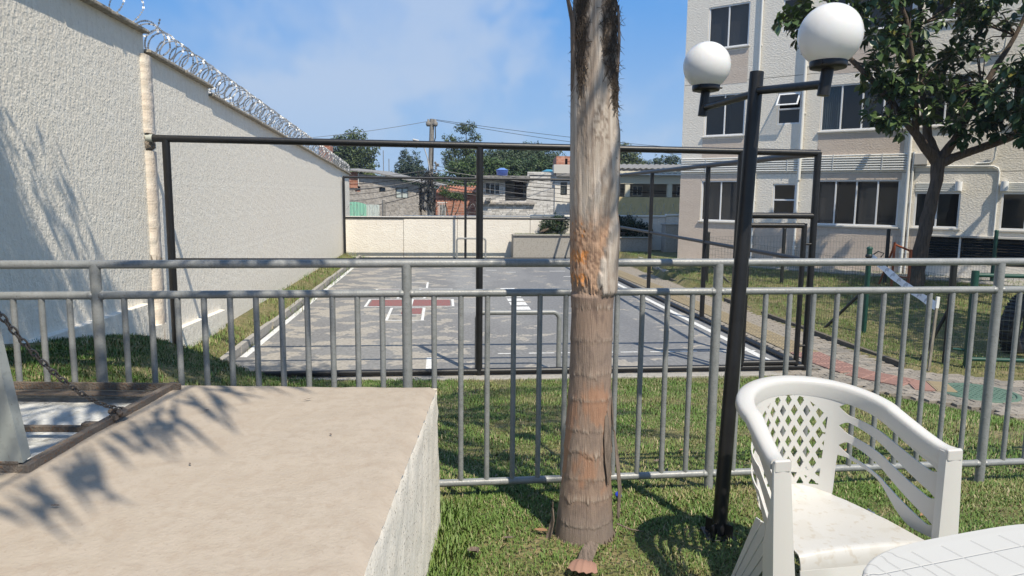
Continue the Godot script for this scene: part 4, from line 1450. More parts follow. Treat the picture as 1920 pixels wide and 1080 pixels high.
	# mats of dark fibre lying over the bark where old sheaths have frayed: right patch, left band
	for k in 900:
		var left := k % 3 == 0
		var h := r.randf_range(1.93, 2.34) if left else r.randf_range(1.86, 2.34)
		var span := lerpf(6.0, 15.0, smoothstep(1.93, 2.1, h)) if left else lerpf(6.0, 27.0, smoothstep(1.86, 2.06, h))
		var mid_deg := 130.0 if left else lerpf(36.0, 50.0, smoothstep(1.86, 2.1, h))
		var a0 := deg_to_rad(mid_deg + r.randf_range(-1.0, 1.0) * span)
		var a1 := a0 + deg_to_rad(r.randf_range(-16.0, 16.0))
		var dh := r.randf_range(-0.05, 0.05) if not left else r.randf_range(-0.08, 0.08)
		var r0: float = ramp([1.8, 2.0, 2.3, 2.4], [0.0965, 0.0925, 0.0855, 0.086], h) + 0.004
		var pts := []
		for e in 4:
			var t := e / 3.0
			var aa := lerpf(a0, a1, t)
			pts.append(Vector3(cos(aa) * (r0 + r.randf_range(-0.002, 0.005)) - 0.004 + 0.012 * sin(h * 1.7), h + dh * t, sin(aa) * (r0 + r.randf_range(-0.002, 0.005))))
		fib.tube(pts, r.randf_range(0.0007, 0.0016), 3, false)
	tag(part("fibres", fib, M.fibre, w), "", "", "", "stuff")
	var rootm := MB.new()
	for k in 26:
		var a := TAU * k / 26.0 + r.randf_range(-0.1, 0.1)
		var d := Vector3(cos(a), 0, sin(a))
		var l := r.randf_range(0.02, 0.05)
		rootm.tube([d * 0.122 + Vector3.UP * 0.05, d * (0.128 + l * 0.3) + Vector3.UP * 0.02, d * (0.128 + l * 0.6) - Vector3.UP * 0.02], [0.005, 0.004, 0.003], 5)
	part("root_mat", rootm, M.dry_husk, w)
	palm_crown(w, [[195, 0.9, 2.8], [222, 0.62, 3.3], [100, 0.22, 4.3], [108, 0.35, 3.6], [118, 0.95, 3.4], [56, 0.6, 3.3], [23, 0.62, 3.3], [68, 1.1, 3.2], [5, 0.7, 3.2], [-30, 0.75, 3.2], [-70, 0.8, 3.1], [-105, 0.7, 3.4], [150, 0.9, 3.3], [250, 0.65, 3.4], [170, 1.2, 3.4]], 41)

func palm_crown(w: Node3D, spread: Array, seeding: int) -> void:
	var r := RandomNumberGenerator.new()
	r.seed = seeding
	for k in spread.size():
		var frond := MB.new()
		var a := deg_to_rad(spread[k][0])
		var lift: float = spread[k][1]
		var len: float = spread[k][2]
		var d := Vector3(cos(a), 0, sin(a))
		var pts := []
		var p := Vector3(0, 4.25, 0) + d * 0.06
		for i in 15:
			pts.append(p)
			var el := lift - 1.05 * pow(i / 14.0, 1.5) * (1.1 - 0.2 * lift)
			p += (d * cos(el) + Vector3.UP * sin(el)) * len / 14.0
		var rad := []
		for i in 15:
			rad.append(lerpf(0.022, 0.004, i / 14.0))
		frond.col = Color(0.10, 0.13, 0.035)
		frond.tube(pts, rad, 6)
		for i in range(30, 112):
			var q := i / 112.0 * 14.0
			var at: Vector3 = pts[int(q)].lerp(pts[mini(int(q) + 1, 14)], q - int(q))
			var fw: Vector3 = (pts[mini(int(q) + 1, 14)] - pts[maxi(int(q) - 0, 0)]).normalized() if int(q) < 14 else d
			var sd := fw.cross(Vector3.UP).normalized()
			var ll := r.randf_range(0.36, 0.66) * sin(PI * (0.12 + 0.85 * i / 112.0))
			frond.col = Color(0.055, 0.095, 0.022).lerp(Color(0.08, 0.12, 0.03), r.randf())
			for sg in [-1.0, 1.0]:
				var ld: Vector3 = (sd * sg * r.randf_range(0.35, 1.0) + fw * r.randf_range(0.25, 0.9) + Vector3.DOWN * r.randf_range(-0.45, 0.75)).normalized()
				var cr: Vector3 = ld.cross(Vector3.UP).normalized() * 0.016
				var nn: Vector3 = cr.cross(ld).normalized()
				if nn.y < 0: nn = -nn
				var id := frond.vert(at, nn)
				frond.vert(at + ld * ll * 0.5 + cr, nn)
				frond.vert(at + ld * ll * 0.5 - cr, nn)
				frond.vert(at + ld * ll + Vector3.DOWN * 0.06, nn)
				frond.tri(id, id + 1, id + 2)
				frond.tri(id + 1, id + 3, id + 2)
		part("frond", frond, M.bush_leaf, w)

# ------------------------------------------------------------------ chair and table
func build_chair() -> void:
	var w := thing("plastic_chair", "white moulded plastic armchair with a lattice back beside the table", "chair", Vector3(1.10, 0.0, -2.375), 0.185)
	var plan := func(u: float) -> Vector2:
		var s := absf(u)
		var sg := signf(u)
		if s > 0.5:
			var t := (s - 0.5) / 0.5
			return Vector2(sg * lerpf(0.245, 0.293, t), -0.02 + 0.235 * t)
		var a := s / 0.5 * PI / 2
		return Vector2(sg * 0.245 * sin(a), -0.02 - 0.235 * cos(a))
	var rim_y := func(u: float) -> float:
		return 0.648 + 0.125 * pow(maxf(0.0, cos(clampf(absf(u) * 1.06, 0, 1) * PI / 2)), 1.35)
	var shell := func(u: float, v: float) -> Vector3:
		var p: Vector2 = plan.call(u)
		var k := lerpf(0.97, 1.0, pow(maxf(v, 0.0), 0.8))
		var fwd := 0.035 * (1 - v) * pow(maxf(0.0, cos(u * PI / 2)), 2.0)
		var yb := 0.338 + 0.01 * cos(u * PI)
		var y := lerpf(yb, rim_y.call(u), v)
		return Vector3(p.x * lerpf(k, 1.0, smoothstep(0.6, 1.0, absf(u)) * 0.7), y, p.y * (k if p.y < 0 else 1.0) + fwd)
	var panel := func(called: String, u0: float, u1: float, lo: Callable, hi: Callable, nu: int, nv: int, mat: Material = M.white_plastic) -> void:
		var m := MB.new()
		var rows := []
		for i in nv + 1:
			var row := []
			for j in nu + 1:
				var u := lerpf(u0, u1, j / float(nu))
				row.append(shell.call(u, lerpf(lo.call(u), hi.call(u), i / float(nv))))
			rows.append(row)
		var mid: Vector3 = shell.call((u0 + u1) / 2, 0.5)
		m.slab(rows, 0.0045, Vector3(0, 0, 0.02) - Vector3(mid.x, 0, mid.z))
		part(called, m, mat, w)
	# rolled rim: one profile swept round the whole arc
	var rim := MB.new()
	var prof := [Vector2(-0.005, -0.062), Vector2(-0.006, -0.020), Vector2(-0.0045, -0.007), Vector2(0.001, -0.001), Vector2(0.010, 0.002), Vector2(0.022, 0.003), Vector2(0.034, 0.000), Vector2(0.042, -0.006), Vector2(0.045, -0.016), Vector2(0.046, -0.032), Vector2(0.042, -0.032), Vector2(0.040, -0.016), Vector2(0.032, -0.006), Vector2(0.020, -0.002), Vector2(0.008, -0.004), Vector2(0.0, -0.012), Vector2(-0.001, -0.022), Vector2(-0.0005, -0.062)]
	var rows := []
	for j in 97:
		var u := lerpf(-1, 1, j / 96.0)
		var p: Vector3 = shell.call(u, 1.0)
		var q: Vector3 = shell.call(clampf(u + 0.01, -1, 1), 1.0)
		var q0: Vector3 = shell.call(clampf(u - 0.01, -1, 1), 1.0)
		var along := (q - q0).normalized()
		var out := Vector3(p.x, 0, p.z - 0.03)
		out = (out - along * out.dot(along))
		out.y = 0
		out = out.normalized()
		var wide := lerpf(1.0, 1.35, pow(maxf(0.0, cos(u * PI / 2)), 2.0))
		var row := []
		for c in prof.size() + 1:
			var e: Vector2 = prof[c % prof.size()]
			row.append(p + out * e.x * wide + Vector3.UP * e.y)
		rows.append(row)
	for j in 96:
		for c in prof.size():
			var a: Vector3 = rows[j][c]
			var b: Vector3 = rows[j + 1][c]
			var d: Vector3 = rows[j + 1][c + 1]
			var e: Vector3 = rows[j][c + 1]
			var pm := Vector2.ZERO
			var i := rim.v.size()
			for pq in [[j, c], [j + 1, c], [j + 1, c + 1], [j, c + 1]]:
				var jj: int = pq[0]
				var cc: int = pq[1]
				var du: Vector3 = rows[mini(jj + 1, 96)][cc] - rows[maxi(jj - 1, 0)][cc]
				var np := prof.size()
				var dv: Vector3 = rows[jj][(cc + 1) % np] - rows[jj][(cc - 1 + np) % np]
				var nn := dv.cross(du).normalized()
				rim.vert(rows[jj][cc], nn)
			var gq := (b - a).cross(e - a)
			rim.ix.append_array(PackedInt32Array([i, i + 2, i + 1, i, i + 3, i + 2]) if gq.dot(rim.n[i]) > 0.0 else PackedInt32Array([i, i + 1, i + 2, i, i + 2, i + 3]))
	for j in [0, 96]:
		var ring := []
		for c in prof.size():
			ring.append(rows[j][c])
		rim.fan(ring, Vector3(0, 0, 1))
	for sg in [-1.0, 1.0]:
		rim.box(Vector3(sg * 0.3055, 0.630, 0.219), Vector3(0.060, 0.042, 0.018), 0.007)
	part("back_rim", rim, M.white_plastic, w)
	# side bands with long slots between them
	var taper := func(u: float) -> float:          # slots close towards both ends
		return sqrt(smoothstep(0.247, 0.30, absf(u)) * smoothstep(0.925, 0.87, absf(u)))
	var mid_of := func(k: int, u: float) -> float:
		return lerpf([0.45, 0.63, 0.80][k], [0.14, 0.43, 0.72][k], clampf((absf(u) - 0.28) / 0.62, 0, 1))
	var gap := func(u: float) -> float:
		return lerpf(0.055, 0.034, clampf((absf(u) - 0.28) / 0.62, 0, 1)) * taper.call(u) + 0.0006
	for sg in [-1.0, 1.0]:
		for k in 4:
			var lo := func(u: float) -> float:
				return mid_of.call(k - 1, u) + gap.call(u) if k > 0 else minf(0.36 * smoothstep(0.80, 0.30, absf(u)), mid_of.call(0, u) - gap.call(u) - 0.035)
			var hi := func(u: float) -> float:
				return 0.94 if k == 3 else mid_of.call(k, u) - gap.call(u)
			panel.call("side_band", sg * 0.245, sg * 0.925, lo, hi, 48, 5)
		panel.call("front_upright", sg * 0.925, sg * 1.0, func(_u): return 0.0, func(_u): return 0.97, 6, 10)
		panel.call("back_upright", sg * 0.212, sg * 0.245, func(u: float): return -0.03 + 0.4 * smoothstep(0.217, 0.245, absf(u)), func(_u): return 0.93, 8, 16)
	# lattice back: crossing bars inside a frame that narrows downwards
	var half := func(v: float) -> float: return lerpf(0.150, 0.212, v)
	for k in range(-7, 8):
		for sg in [-1.0, 1.0]:
			var strip := []
			for i in 41:
				var v := lerpf(0.05, 0.87, i / 40.0)
				var u: float = sg * (v - 0.53) * 0.335 + k * 0.062
				if absf(u) <= half.call(v) + 0.006 and v <= 0.87 - 1.2 * u * u * 4.0:
					strip.append(Vector2(u, v))
			if strip.size() < 4:
				continue
			var m := MB.new()
			var rr := []
			for pnt in strip:
				var row := []
				for e in [-1.0, 0.0, 1.0]:
					row.append(shell.call(pnt.x + e * 0.0115, pnt.y - e * sg * 0.004))
				rr.append(row)
			m.slab(rr, 0.005 + 0.0006 * sg, Vector3(0, 0, 1))
			part("lattice_bar", m, M.white_plastic, w)
	panel.call("back_foot", -0.21, 0.21, func(_u): return -0.03, func(_u): return 0.055, 16, 4)
	panel.call("back_arch", -0.165, 0.165, func(u: float): return 0.165 - 4.2 * u * u, func(u: float): return 0.215 - 3.4 * u * u, 24, 3)
	panel.call("back_head", -0.22, 0.22, func(u: float): return 0.86 - 1.2 * u * u * 4.0, func(_u): return 0.95, 20, 4)
	for sg in [-1.0, 1.0]:
		var m := MB.new()
		var rr := []
		for i in 17:
			var v := lerpf(-0.02, 0.93, i / 16.0)
			rr.append([shell.call(sg * half.call(v), v), shell.call(sg * (half.call(v) + 0.218) / 2, v), shell.call(sg * 0.218, v)])
		m.slab(rr, 0.006, Vector3(0, 0, 1))
		part("back_upright", m, M.white_plastic, w)
	# seat: dished, curling down at the front
	var seat := MB.new()
	rows = []
	for i in 31:
		var row := []
		var t := i / 30.0
		var z := lerpf(-0.215, 0.225, minf(t / 0.86, 1.0))
		for j in 25:
			var s := j / 12.0 - 1.0
			var wd := ramp([-0.215, -0.12, 0.05, 0.225], [0.12, 0.175, 0.215, 0.235], z)
			var y := 0.350 - 0.014 * (1 - s * s) * sin(PI * clampf((z + 0.215) / 0.44, 0, 1)) - 0.012 * absf(s * s * s)
			var zz := z
			if t > 0.86:
				var q := (t - 0.86) / 0.14
				y -= 0.065 * q * q + 0.01 * q
				zz += 0.022 * sin(q * PI / 2)
			if z < -0.12:
				y += 0.02 * pow((-0.12 - z) / 0.095, 2.0)
			row.append(Vector3(s * wd, y, zz))
		rows.append(row)
	seat.slab(rows, 0.0045, Vector3.UP)
	part("seat", seat, M.seat_plastic, w)
	# legs: angled plates flaring to the floor
	for sg in [-1.0, 1.0]:
		var leg := MB.new()
		var face := []
		var cheek := []
		var inner := []
		for i in 13:
			var t := i / 12.0
			var y := lerpf(0.640, 0.0, t)
			var x := lerpf(0.335, 0.325, t)
			var z := lerpf(0.222, 0.262, t)
			var wd := ramp([0.0, 0.4, 0.6, 1.0], [0.058, 0.070, 0.078, 0.05], t)
			face.append([Vector3(sg * x, y, z), Vector3(sg * (x - wd * 0.5), y, z + 0.004), Vector3(sg * (x - wd), y, z - 0.002)])
			var dp := lerpf(0.012, 0.062, smoothstep(0.1, 0.5, t))
			cheek.append([Vector3(sg * x, y, z - 0.001), Vector3(sg * (x + 0.003), y, z - dp * 0.5), Vector3(sg * x, y, z - dp)])
			inner.append([Vector3(sg * (x - wd), y, z - 0.003), Vector3(sg * (x - wd - 0.002), y, z - 0.03)])
		leg.slab(face, 0.0045, Vector3(0, 0, 1))
		leg.slab(cheek, 0.0045, Vector3(sg, 0, 0))
		leg.slab(inner, 0.004, Vector3(-sg, 0, 0))
		part("leg", leg, M.white_plastic, w)
		var bracket := MB.new()
		var br := []
		for i in 9:
			var t := i / 8.0
			br.append([Vector3(sg * lerpf(0.232, 0.20, t), lerpf(0.405, 0.0, t), lerpf(0.238, 0.262, t)), Vector3(sg * lerpf(0.17, 0.175, t), lerpf(0.36, 0.0, t), lerpf(0.236, 0.258, t))])
		rows = []
		for i in 5:
			var row := []
			for j in 13:
				var s := j / 12.0
				var x := lerpf(0.238, 0.0, s)
				var arch := 0.02 + 0.20 * smoothstep(0.12, 0.5, s)
				row.append(Vector3(sg * x * (1.0 - 0.08 * i / 4.0), lerpf(0.293, arch, i / 4.0), 0.2465 + 0.016 * i / 4.0))
			br = br
			rows.append(row)
		bracket.slab(rows, 0.004, Vector3(0, 0, 1))
		part("apron", bracket, M.white_plastic, w)
		# rear leg with raised ribs
		var rear := MB.new()
		var fr := []
		for i in 11:
			var t := i / 10.0
			var y := lerpf(0.33, 0.0, t)
			var c := Vector3(sg * lerpf(0.205, 0.25, t), y, lerpf(0.02, -0.13, t))
			var d := Vector3(sg * 0.25, 0, -1.0).normalized()
			var wd := lerpf(0.075, 0.04, t)
			fr.append([c - d * wd, c - d * wd * 0.4 + Vector3(sg * 0.006, 0, 0), c + d * wd * 0.4 + Vector3(sg * 0.006, 0, 0), c + d * wd])
		rear.slab(fr, 0.0045, Vector3(sg, 0, 0))
		for e in [-0.55, 0.0, 0.55]:
			var pts := []
			for i in 11:
				var t := i / 10.0
				var d := Vector3(sg * 0.25, 0, -1.0).normalized()
				pts.append(Vector3(sg * (lerpf(0.205, 0.25, t) + 0.006), lerpf(0.33, 0.01, t), lerpf(0.02, -0.13, t)) + d * lerpf(0.075, 0.04, t) * e)
			rear.tube(pts, 0.003, 6)
		part("leg", rear, M.white_plastic, w)

func build_table() -> void:
	var w := thing("plastic_table", "white plastic table top with moulded tile lines, cut off by the corner", "table", Vector3(1.135, -0.012, -1.11), 0.32)
	var top := MB.new()
	var size := 1024
	var im := Image.create(size, size, false, Image.FORMAT_L8)
	im.fill(Color(0.8, 0.8, 0.8))
	for k in range(-5, 6):
		var at := 512 + k * 102
		im.fill_rect(Rect2i(at - 2, 40, 4, 944), Color(0.2, 0.2, 0.2))
		im.fill_rect(Rect2i(40, at - 2, 944, 4), Color(0.2, 0.2, 0.2))
	for q in [[100, 100, 60], [924, 100, 60], [100, 924, 60], [924, 924, 60], [120, 120, 150]]:
		for k in 900:
			var a := TAU * k / 900.0
			var p := Vector2i(int(q[0] + q[2] * cos(a)), int(q[1] + q[2] * sin(a)))
			if p.x > 3 and p.y > 3 and p.x < size - 4 and p.y < size - 4:
				im.fill_rect(Rect2i(p.x - 1, p.y - 1, 3, 3), Color(0.25, 0.25, 0.25))
	var m := flat("table_plastic", lin(0.52, 0.515, 0.495), 0.5)
	m.heightmap_enabled = true
	m.heightmap_texture = ImageTexture.create_from_image(im)
	m.heightmap_scale = 0.35
	m.metallic_specular = 0.35
	var half := 0.42
	var rim := func(a: float, s: float) -> Vector2:
		var c := cos(a)
		var d := sin(a)
		var e := 3.4
		var r := s / pow(pow(absf(c), e) + pow(absf(d), e), 1.0 / e)
		return Vector2(c, d) * r
	var rings := [[0.0, 0.0], [0.12, 0.0], [0.24, 0.0], [0.34, 0.0], [0.395, 0.0], [0.403, 0.004], [0.412, 0.004], [0.418, 0.0], [0.42, -0.006], [0.42, -0.045]]
	var n := 96
	for k in rings.size():
		for j in n + 1:
			var p: Vector2 = rim.call(TAU * j / n, rings[k][0])
			var a := TAU * j / n
			var nn := Vector3.UP
			if k >= 8:
				nn = Vector3(cos(a), 0.15, sin(a)).normalized()
			elif k == 7:
				nn = Vector3(cos(a) * 0.6, 0.8, sin(a) * 0.6)
			top.vert(Vector3(p.x, 0.72 + rings[k][1], p.y), nn, Vector2(p.x / 0.84 + 0.5, p.y / 0.84 + 0.5))
	for k in rings.size() - 1:
		for j in n:
			var a := k * (n + 1) + j
			top.tri(a, a + 1, a + n + 2)
			top.tri(a, a + n + 2, a + n + 1)
	part("table_top", top, m, w)
	for sx in [-1.0, 1.0]:
		for sz in [-1.0, 1.0]:
			var leg := MB.new()
			leg.tube([Vector3(sx * 0.28, 0.715, sz * 0.28), Vector3(sx * 0.31, 0.35, sz * 0.31), Vector3(sx * 0.335, 0.0, sz * 0.335)], [0.036, 0.03, 0.024], 12)
			part("leg", leg, M.white_plastic, w)

# ------------------------------------------------------------------ apartment building
func build_building() -> void:
	var turn := deg_to_rad(-38.7)
	var w := thing("apartment_building", "beige grey rendered apartment block with white framed windows and pipes", "building", Vector3(5.60, -0.62, -24.0), turn)
	# local x runs along the facade towards the camera's right, local z out of it; y above the foot
	var o := 0.62
	var width := 15.0
	var roof := 13.2
	var wins := []            # [x0, x1, y0, y1, columns, rows, look]
	for k in 4:
		var s := o + 2.72 * k
		wins.append([0.75, 2.08, s + 0.70, s + 2.0, 2, 1, "sliding"])
		wins.append([3.08, 3.78, s + 0.95, s + 1.90, 1, 2, "bath"])
		wins.append([4.34, 6.58, s + 0.69, s + 2.0, 4, 1, "sliding"])
		wins.append([6.96, 8.04, s + 0.70, s + (1.66 if k == 0 else 2.0), 2, 1, "sliding"])
		wins.append([8.93, 10.02, s + 0.70, s + (1.66 if k == 0 else 2.0), 2, 1, "sliding"])
		wins.append([11.2, 13.4, s + 0.69, s + 2.0, 4, 1, "sliding"])
	wins.append([7.30, 13.6, o - 0.24, o + 0.46, 0, 0, "louvre"])
	var xs := [0.0, width]
	for q in wins:
		xs.append(q[0])
		xs.append(q[1])
	xs.sort()
	# front wall in storey courses with recessed joints between them
	var joints := [0.0, o + 2.20, o + 5.09, o + 7.80, o + 10.5, roof]
	for c in joints.size() - 1:
		var y0: float = joints[c] + (0.009 if c else -0.6)
		var y1: float = joints[c + 1] - 0.009
		var m := MB.new()
		var ys := [y0, y1]
		for q in wins:
			for e in [q[2], q[3]]:
				if e > y0 and e < y1:
					ys.append(e)
		ys.sort()
		for i in xs.size() - 1:
			for j in ys.size() - 1:
				var cx: float = (xs[i] + xs[i + 1]) / 2
				var cy: float = (ys[j] + ys[j + 1]) / 2
				var hole := false
				for q in wins:
					if cx > q[0] and cx < q[1] and cy > q[2] and cy < q[3]:
						hole = true
				if not hole and xs[i + 1] - xs[i] > 0.001 and ys[j + 1] - ys[j] > 0.001:
					m.quad(Vector3(xs[i], ys[j], 0), Vector3(xs[i + 1], ys[j], 0), Vector3(xs[i + 1], ys[j + 1], 0), Vector3(xs[i], ys[j + 1], 0), Vector3.BACK)
		for e in [[y0, Vector3.DOWN], [y1, Vector3.UP]]:
			m.quad(Vector3(0, e[0], 0), Vector3(width, e[0], 0), Vector3(width, e[0], -0.03), Vector3(0, e[0], -0.03), e[1])
		m.quad(Vector3(0, y0, 0), Vector3(0, y1, 0), Vector3(0, y1, -9.0), Vector3(0, y0, -9.0), Vector3.LEFT)
		part("wall", m, M.facade_grey, w)
	var reveal_of := func(q: Array, parent: Node) -> void:
		var reveal := MB.new()
		var d := -0.16
		reveal.quad(Vector3(q[0], q[2], 0), Vector3(q[0], q[3], 0), Vector3(q[0], q[3], d), Vector3(q[0], q[2], d), Vector3.RIGHT)
		reveal.quad(Vector3(q[1], q[2], 0), Vector3(q[1], q[3], 0), Vector3(q[1], q[3], d), Vector3(q[1], q[2], d), Vector3.LEFT)
		reveal.quad(Vector3(q[0], q[2], 0), Vector3(q[1], q[2], 0), Vector3(q[1], q[2], d), Vector3(q[0], q[2], d), Vector3.UP)
		reveal.quad(Vector3(q[0], q[3], 0), Vector3(q[1], q[3], 0), Vector3(q[1], q[3], d), Vector3(q[0], q[3], d), Vector3.DOWN)
		part("reveal", reveal, M.facade_grey, parent)
	var shell := MB.new()
	shell.box(Vector3(width / 2, roof / 2, -9.0), Vector3(width, roof, 0.2))
	shell.box(Vector3(width - 0.1, roof / 2, -4.55), Vector3(0.2, roof, 8.7))
	shell.box(Vector3(0.09, roof / 2 - 0.01, -4.55), Vector3(0.14, roof, 8.7))
	part("rear_walls", shell, M.facade_grey, w)
	var top := MB.new()
	top.box(Vector3(width / 2, roof + 0.1, -4.5), Vector3(width + 0.3, 0.2, 9.4), 0.02)
	part("roof", top, M.coping, w)
	var floors := MB.new()
	for k in 5:
		floors.box(Vector3(width / 2, o - 0.3 + 2.72 * k + (0.0 if k else 0.45), -4.6), Vector3(width - 0.5, 0.14, 8.5))
	for x in [2.6, 4.1, 6.75, 8.5, 10.6]:
		floors.box(Vector3(x, 5.6, -4.6), Vector3(0.1, 11.0, 8.5))
	floors.box(Vector3(width / 2, 6.2, -3.4), Vector3(width - 0.5, 12.4, 0.1))
	part("floors", floors, M.inside_wall, w)
	# joint bottoms
	var back := MB.new()
	for y in [o + 2.20, o + 5.09, o + 7.80, o + 10.5]:
		back.quad(Vector3(0.004, y - 0.02, -0.012), Vector3(width, y - 0.02, -0.012), Vector3(width, y + 0.02, -0.012), Vector3(0.004, y + 0.02, -0.012), Vector3.BACK)
	part("joint_backing", back, M.coping, w)
	# tan painted fields stand 4 mm proud
	var field := func(x0: float, x1: float, y0: float, y1: float) -> void:
		var m := MB.new()
		m.quad(Vector3(x0, y0, 0.004), Vector3(x1, y0, 0.004), Vector3(x1, y1, 0.004), Vector3(x0, y1, 0.004), Vector3.BACK)
		part("tan_field", m, M.facade_tan, w)
	field.call(0.0, 7.29, -0.6, o + 0.62)
	field.call(0.0, 0.74, o + 0.62, o + 2.18)
	for k in range(1, 4):
		var s := o + 2.72 * k
		field.call(0.72, 2.10, s - 0.02 if k == 1 else s - 0.42, s + 0.60)
		field.call(4.32, 6.60, s - 0.02 if k == 1 else s - 0.42, s + 0.60)
	field.call(4.32, 6.60, o + 2.0, o + 2.18)
	field.call(0.76, 2.08, o + 2.0, o + 2.18)
	# windows
	var r := RandomNumberGenerator.new()
	r.seed = 15
	for q in wins:
		var x0: float = q[0]
		var x1: float = q[1]
		var y0: float = q[2]
		var y1: float = q[3]
		if q[6] == "louvre":
			reveal_of.call(q, w)
			var bars := MB.new()
			for k in 9:
				bars.box(Vector3(x0 + 0.03 + k * (x1 - x0 - 0.06) / 8.0, (y0 + y1) / 2, -0.05), Vector3(0.05, y1 - y0 - 0.002, 0.06), 0.004)
			part("louvre_posts", bars, M.window_aluminium, w)
			var blades := MB.new()
			for k in 8:
				for j in 9:
					var bx0 := x0 + 0.06 + k * (x1 - x0 - 0.06) / 8.0
					blades.box(Vector3(bx0 + (x1 - x0 - 0.06) / 16.0 - 0.005, y0 + 0.05 + j * (y1 - y0 - 0.06) / 9.0, -0.06), Vector3((x1 - x0) / 8.0 - 0.07, 0.004, 0.085), 0.0, Basis(Vector3.RIGHT, 0.75))
			tag(part("louvre_blades", blades, M.louvre_glass, w), "", "", "", "stuff")
			continue
		var win := Node3D.new()
		win.name = "window"
		w.add_child(win, true)
		reveal_of.call(q, win)
		var fr := MB.new()
		var z := -0.055
		var t := 0.045
		fr.box(Vector3((x0 + x1) / 2, y0 + t / 2, z), Vector3(x1 - x0 - 0.004, t, 0.07), 0.006)
		fr.box(Vector3((x0 + x1) / 2, y1 - t / 2, z), Vector3(x1 - x0 - 0.004, t, 0.07), 0.006)
		for e in [x0 + t / 2 + 0.002, x1 - t / 2 - 0.002]:
			fr.box(Vector3(e, (y0 + y1) / 2, z - 0.001), Vector3(t, y1 - y0 - 0.004 - 2 * t, 0.068), 0.006)
		var nc: int = q[4]
		var nr: int = q[5]
		for k in range(1, nc):
			fr.box(Vector3(lerpf(x0, x1, k / float(nc)), (y0 + y1) / 2, z - 0.002 + 0.012 * (k % 2)), Vector3(0.042, y1 - y0 - 2 * t - 0.004, 0.04), 0.005)
		for k in range(1, nr):
			fr.box(Vector3((x0 + x1) / 2, lerpf(y0, y1, k / float(nr)) - 0.02, z), Vector3(x1 - x0 - 2 * t - 0.006, 0.05, 0.045), 0.005)
		part("frame", fr, M.window_aluminium, win)
		for i in nc:
			for j in nr:
				if q[6] == "bath" and j == 1 and y0 > o + 3.0 and y0 < o + 4.0:
					continue
				var pane := MB.new()
				var a0 := lerpf(x0, x1, i / float(nc)) + 0.025
				var a1 := lerpf(x0, x1, (i + 1) / float(nc)) - 0.025
				var b0 := lerpf(y0, y1, j / float(nr)) + 0.02
				var b1 := lerpf(y0, y1, (j + 1) / float(nr)) - 0.02
				var tilt := r.randf_range(-0.004, 0.004)
				pane.quad(Vector3(a0, b0, z - 0.004 + 0.012 * (i % 2)), Vector3(a1, b0, z - 0.004 + 0.012 * (i % 2) + tilt), Vector3(a1, b1, z - 0.004 + 0.012 * (i % 2) - tilt), Vector3(a0, b1, z - 0.004 + 0.012 * (i % 2)), Vector3.BACK)
				part("pane", pane, M.window_glass, win)
		# flat grey sheets stand behind some panes, a curtain behind another
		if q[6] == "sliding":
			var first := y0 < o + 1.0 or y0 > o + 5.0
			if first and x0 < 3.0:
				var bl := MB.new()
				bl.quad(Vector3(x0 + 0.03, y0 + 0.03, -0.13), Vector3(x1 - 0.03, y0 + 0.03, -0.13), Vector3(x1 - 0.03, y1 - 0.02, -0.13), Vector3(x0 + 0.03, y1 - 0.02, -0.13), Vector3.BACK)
				part("backing_sheet", bl, M.grey_sheet, win)
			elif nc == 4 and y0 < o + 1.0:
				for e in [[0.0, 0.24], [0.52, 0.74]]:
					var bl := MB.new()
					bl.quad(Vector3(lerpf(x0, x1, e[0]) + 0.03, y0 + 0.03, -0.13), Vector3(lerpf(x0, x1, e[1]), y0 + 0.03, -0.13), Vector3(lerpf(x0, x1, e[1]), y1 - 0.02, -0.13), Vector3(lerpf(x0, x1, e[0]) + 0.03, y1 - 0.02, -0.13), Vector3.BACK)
					part("backing_sheet", bl, M.grey_sheet, win)
			elif nc == 4 and y0 < o + 4.0:
				var cu := MB.new()
				var rows := []
				for i in 61:
					var x := lerpf(x0 + 0.03, x0 + 0.56, i / 60.0)
					rows.append([Vector3(x, y0 + 0.03, -0.14 + 0.022 * sin(i * 0.95) + 0.008 * sin(i * 2.3)), Vector3(x, y1 - 0.02, -0.14 + 0.016 * sin(i * 0.95))])
				cu.sheet(rows, Vector3.BACK)
				part("curtain", cu, M.curtain_teal, win)
		if q[6] == "bath" and y0 > o + 3.0 and y0 < o + 4.0:
			# awning sash swung out at its foot
			var sash := MB.new()
			var sb := Basis(Vector3.RIGHT, -0.62)
			var hinge := Vector3((x0 + x1) / 2, y1 - 0.05, 0.0)
			var ht := 0.44
			var wd := x1 - x0 - 0.06
			sash.box(hinge + sb * Vector3(0, -0.02, 0), Vector3(wd, 0.045, 0.03), 0.005, sb)
			sash.box(hinge + sb * Vector3(0, -ht + 0.02, 0), Vector3(wd, 0.045, 0.03), 0.005, sb)
			for e in [-1.0, 1.0]:
				sash.box(hinge + sb * Vector3(e * (wd / 2 - 0.022), -ht / 2, 0), Vector3(0.045, ht - 0.09, 0.03), 0.005, sb)
			part("awning_sash", sash, M.window_aluminium, win)
			var pane := MB.new()
			pane.quad(hinge + sb * Vector3(-wd / 2 + 0.03, -ht + 0.03, 0), hinge + sb * Vector3(wd / 2 - 0.03, -ht + 0.03, 0), hinge + sb * Vector3(wd / 2 - 0.03, -0.03, 0), hinge + sb * Vector3(-wd / 2 + 0.03, -0.03, 0), Vector3.BACK)
			part("pane", pane, M.window_glass, win)
		if q[6] == "sliding":
			var sill := MB.new()
			sill.box(Vector3((x0 + x1) / 2, y0 - 0.028, 0.012), Vector3(x1 - x0 + 0.10, 0.05, 0.09), 0.01)
			part("sill", sill, M.sill_stone, win)
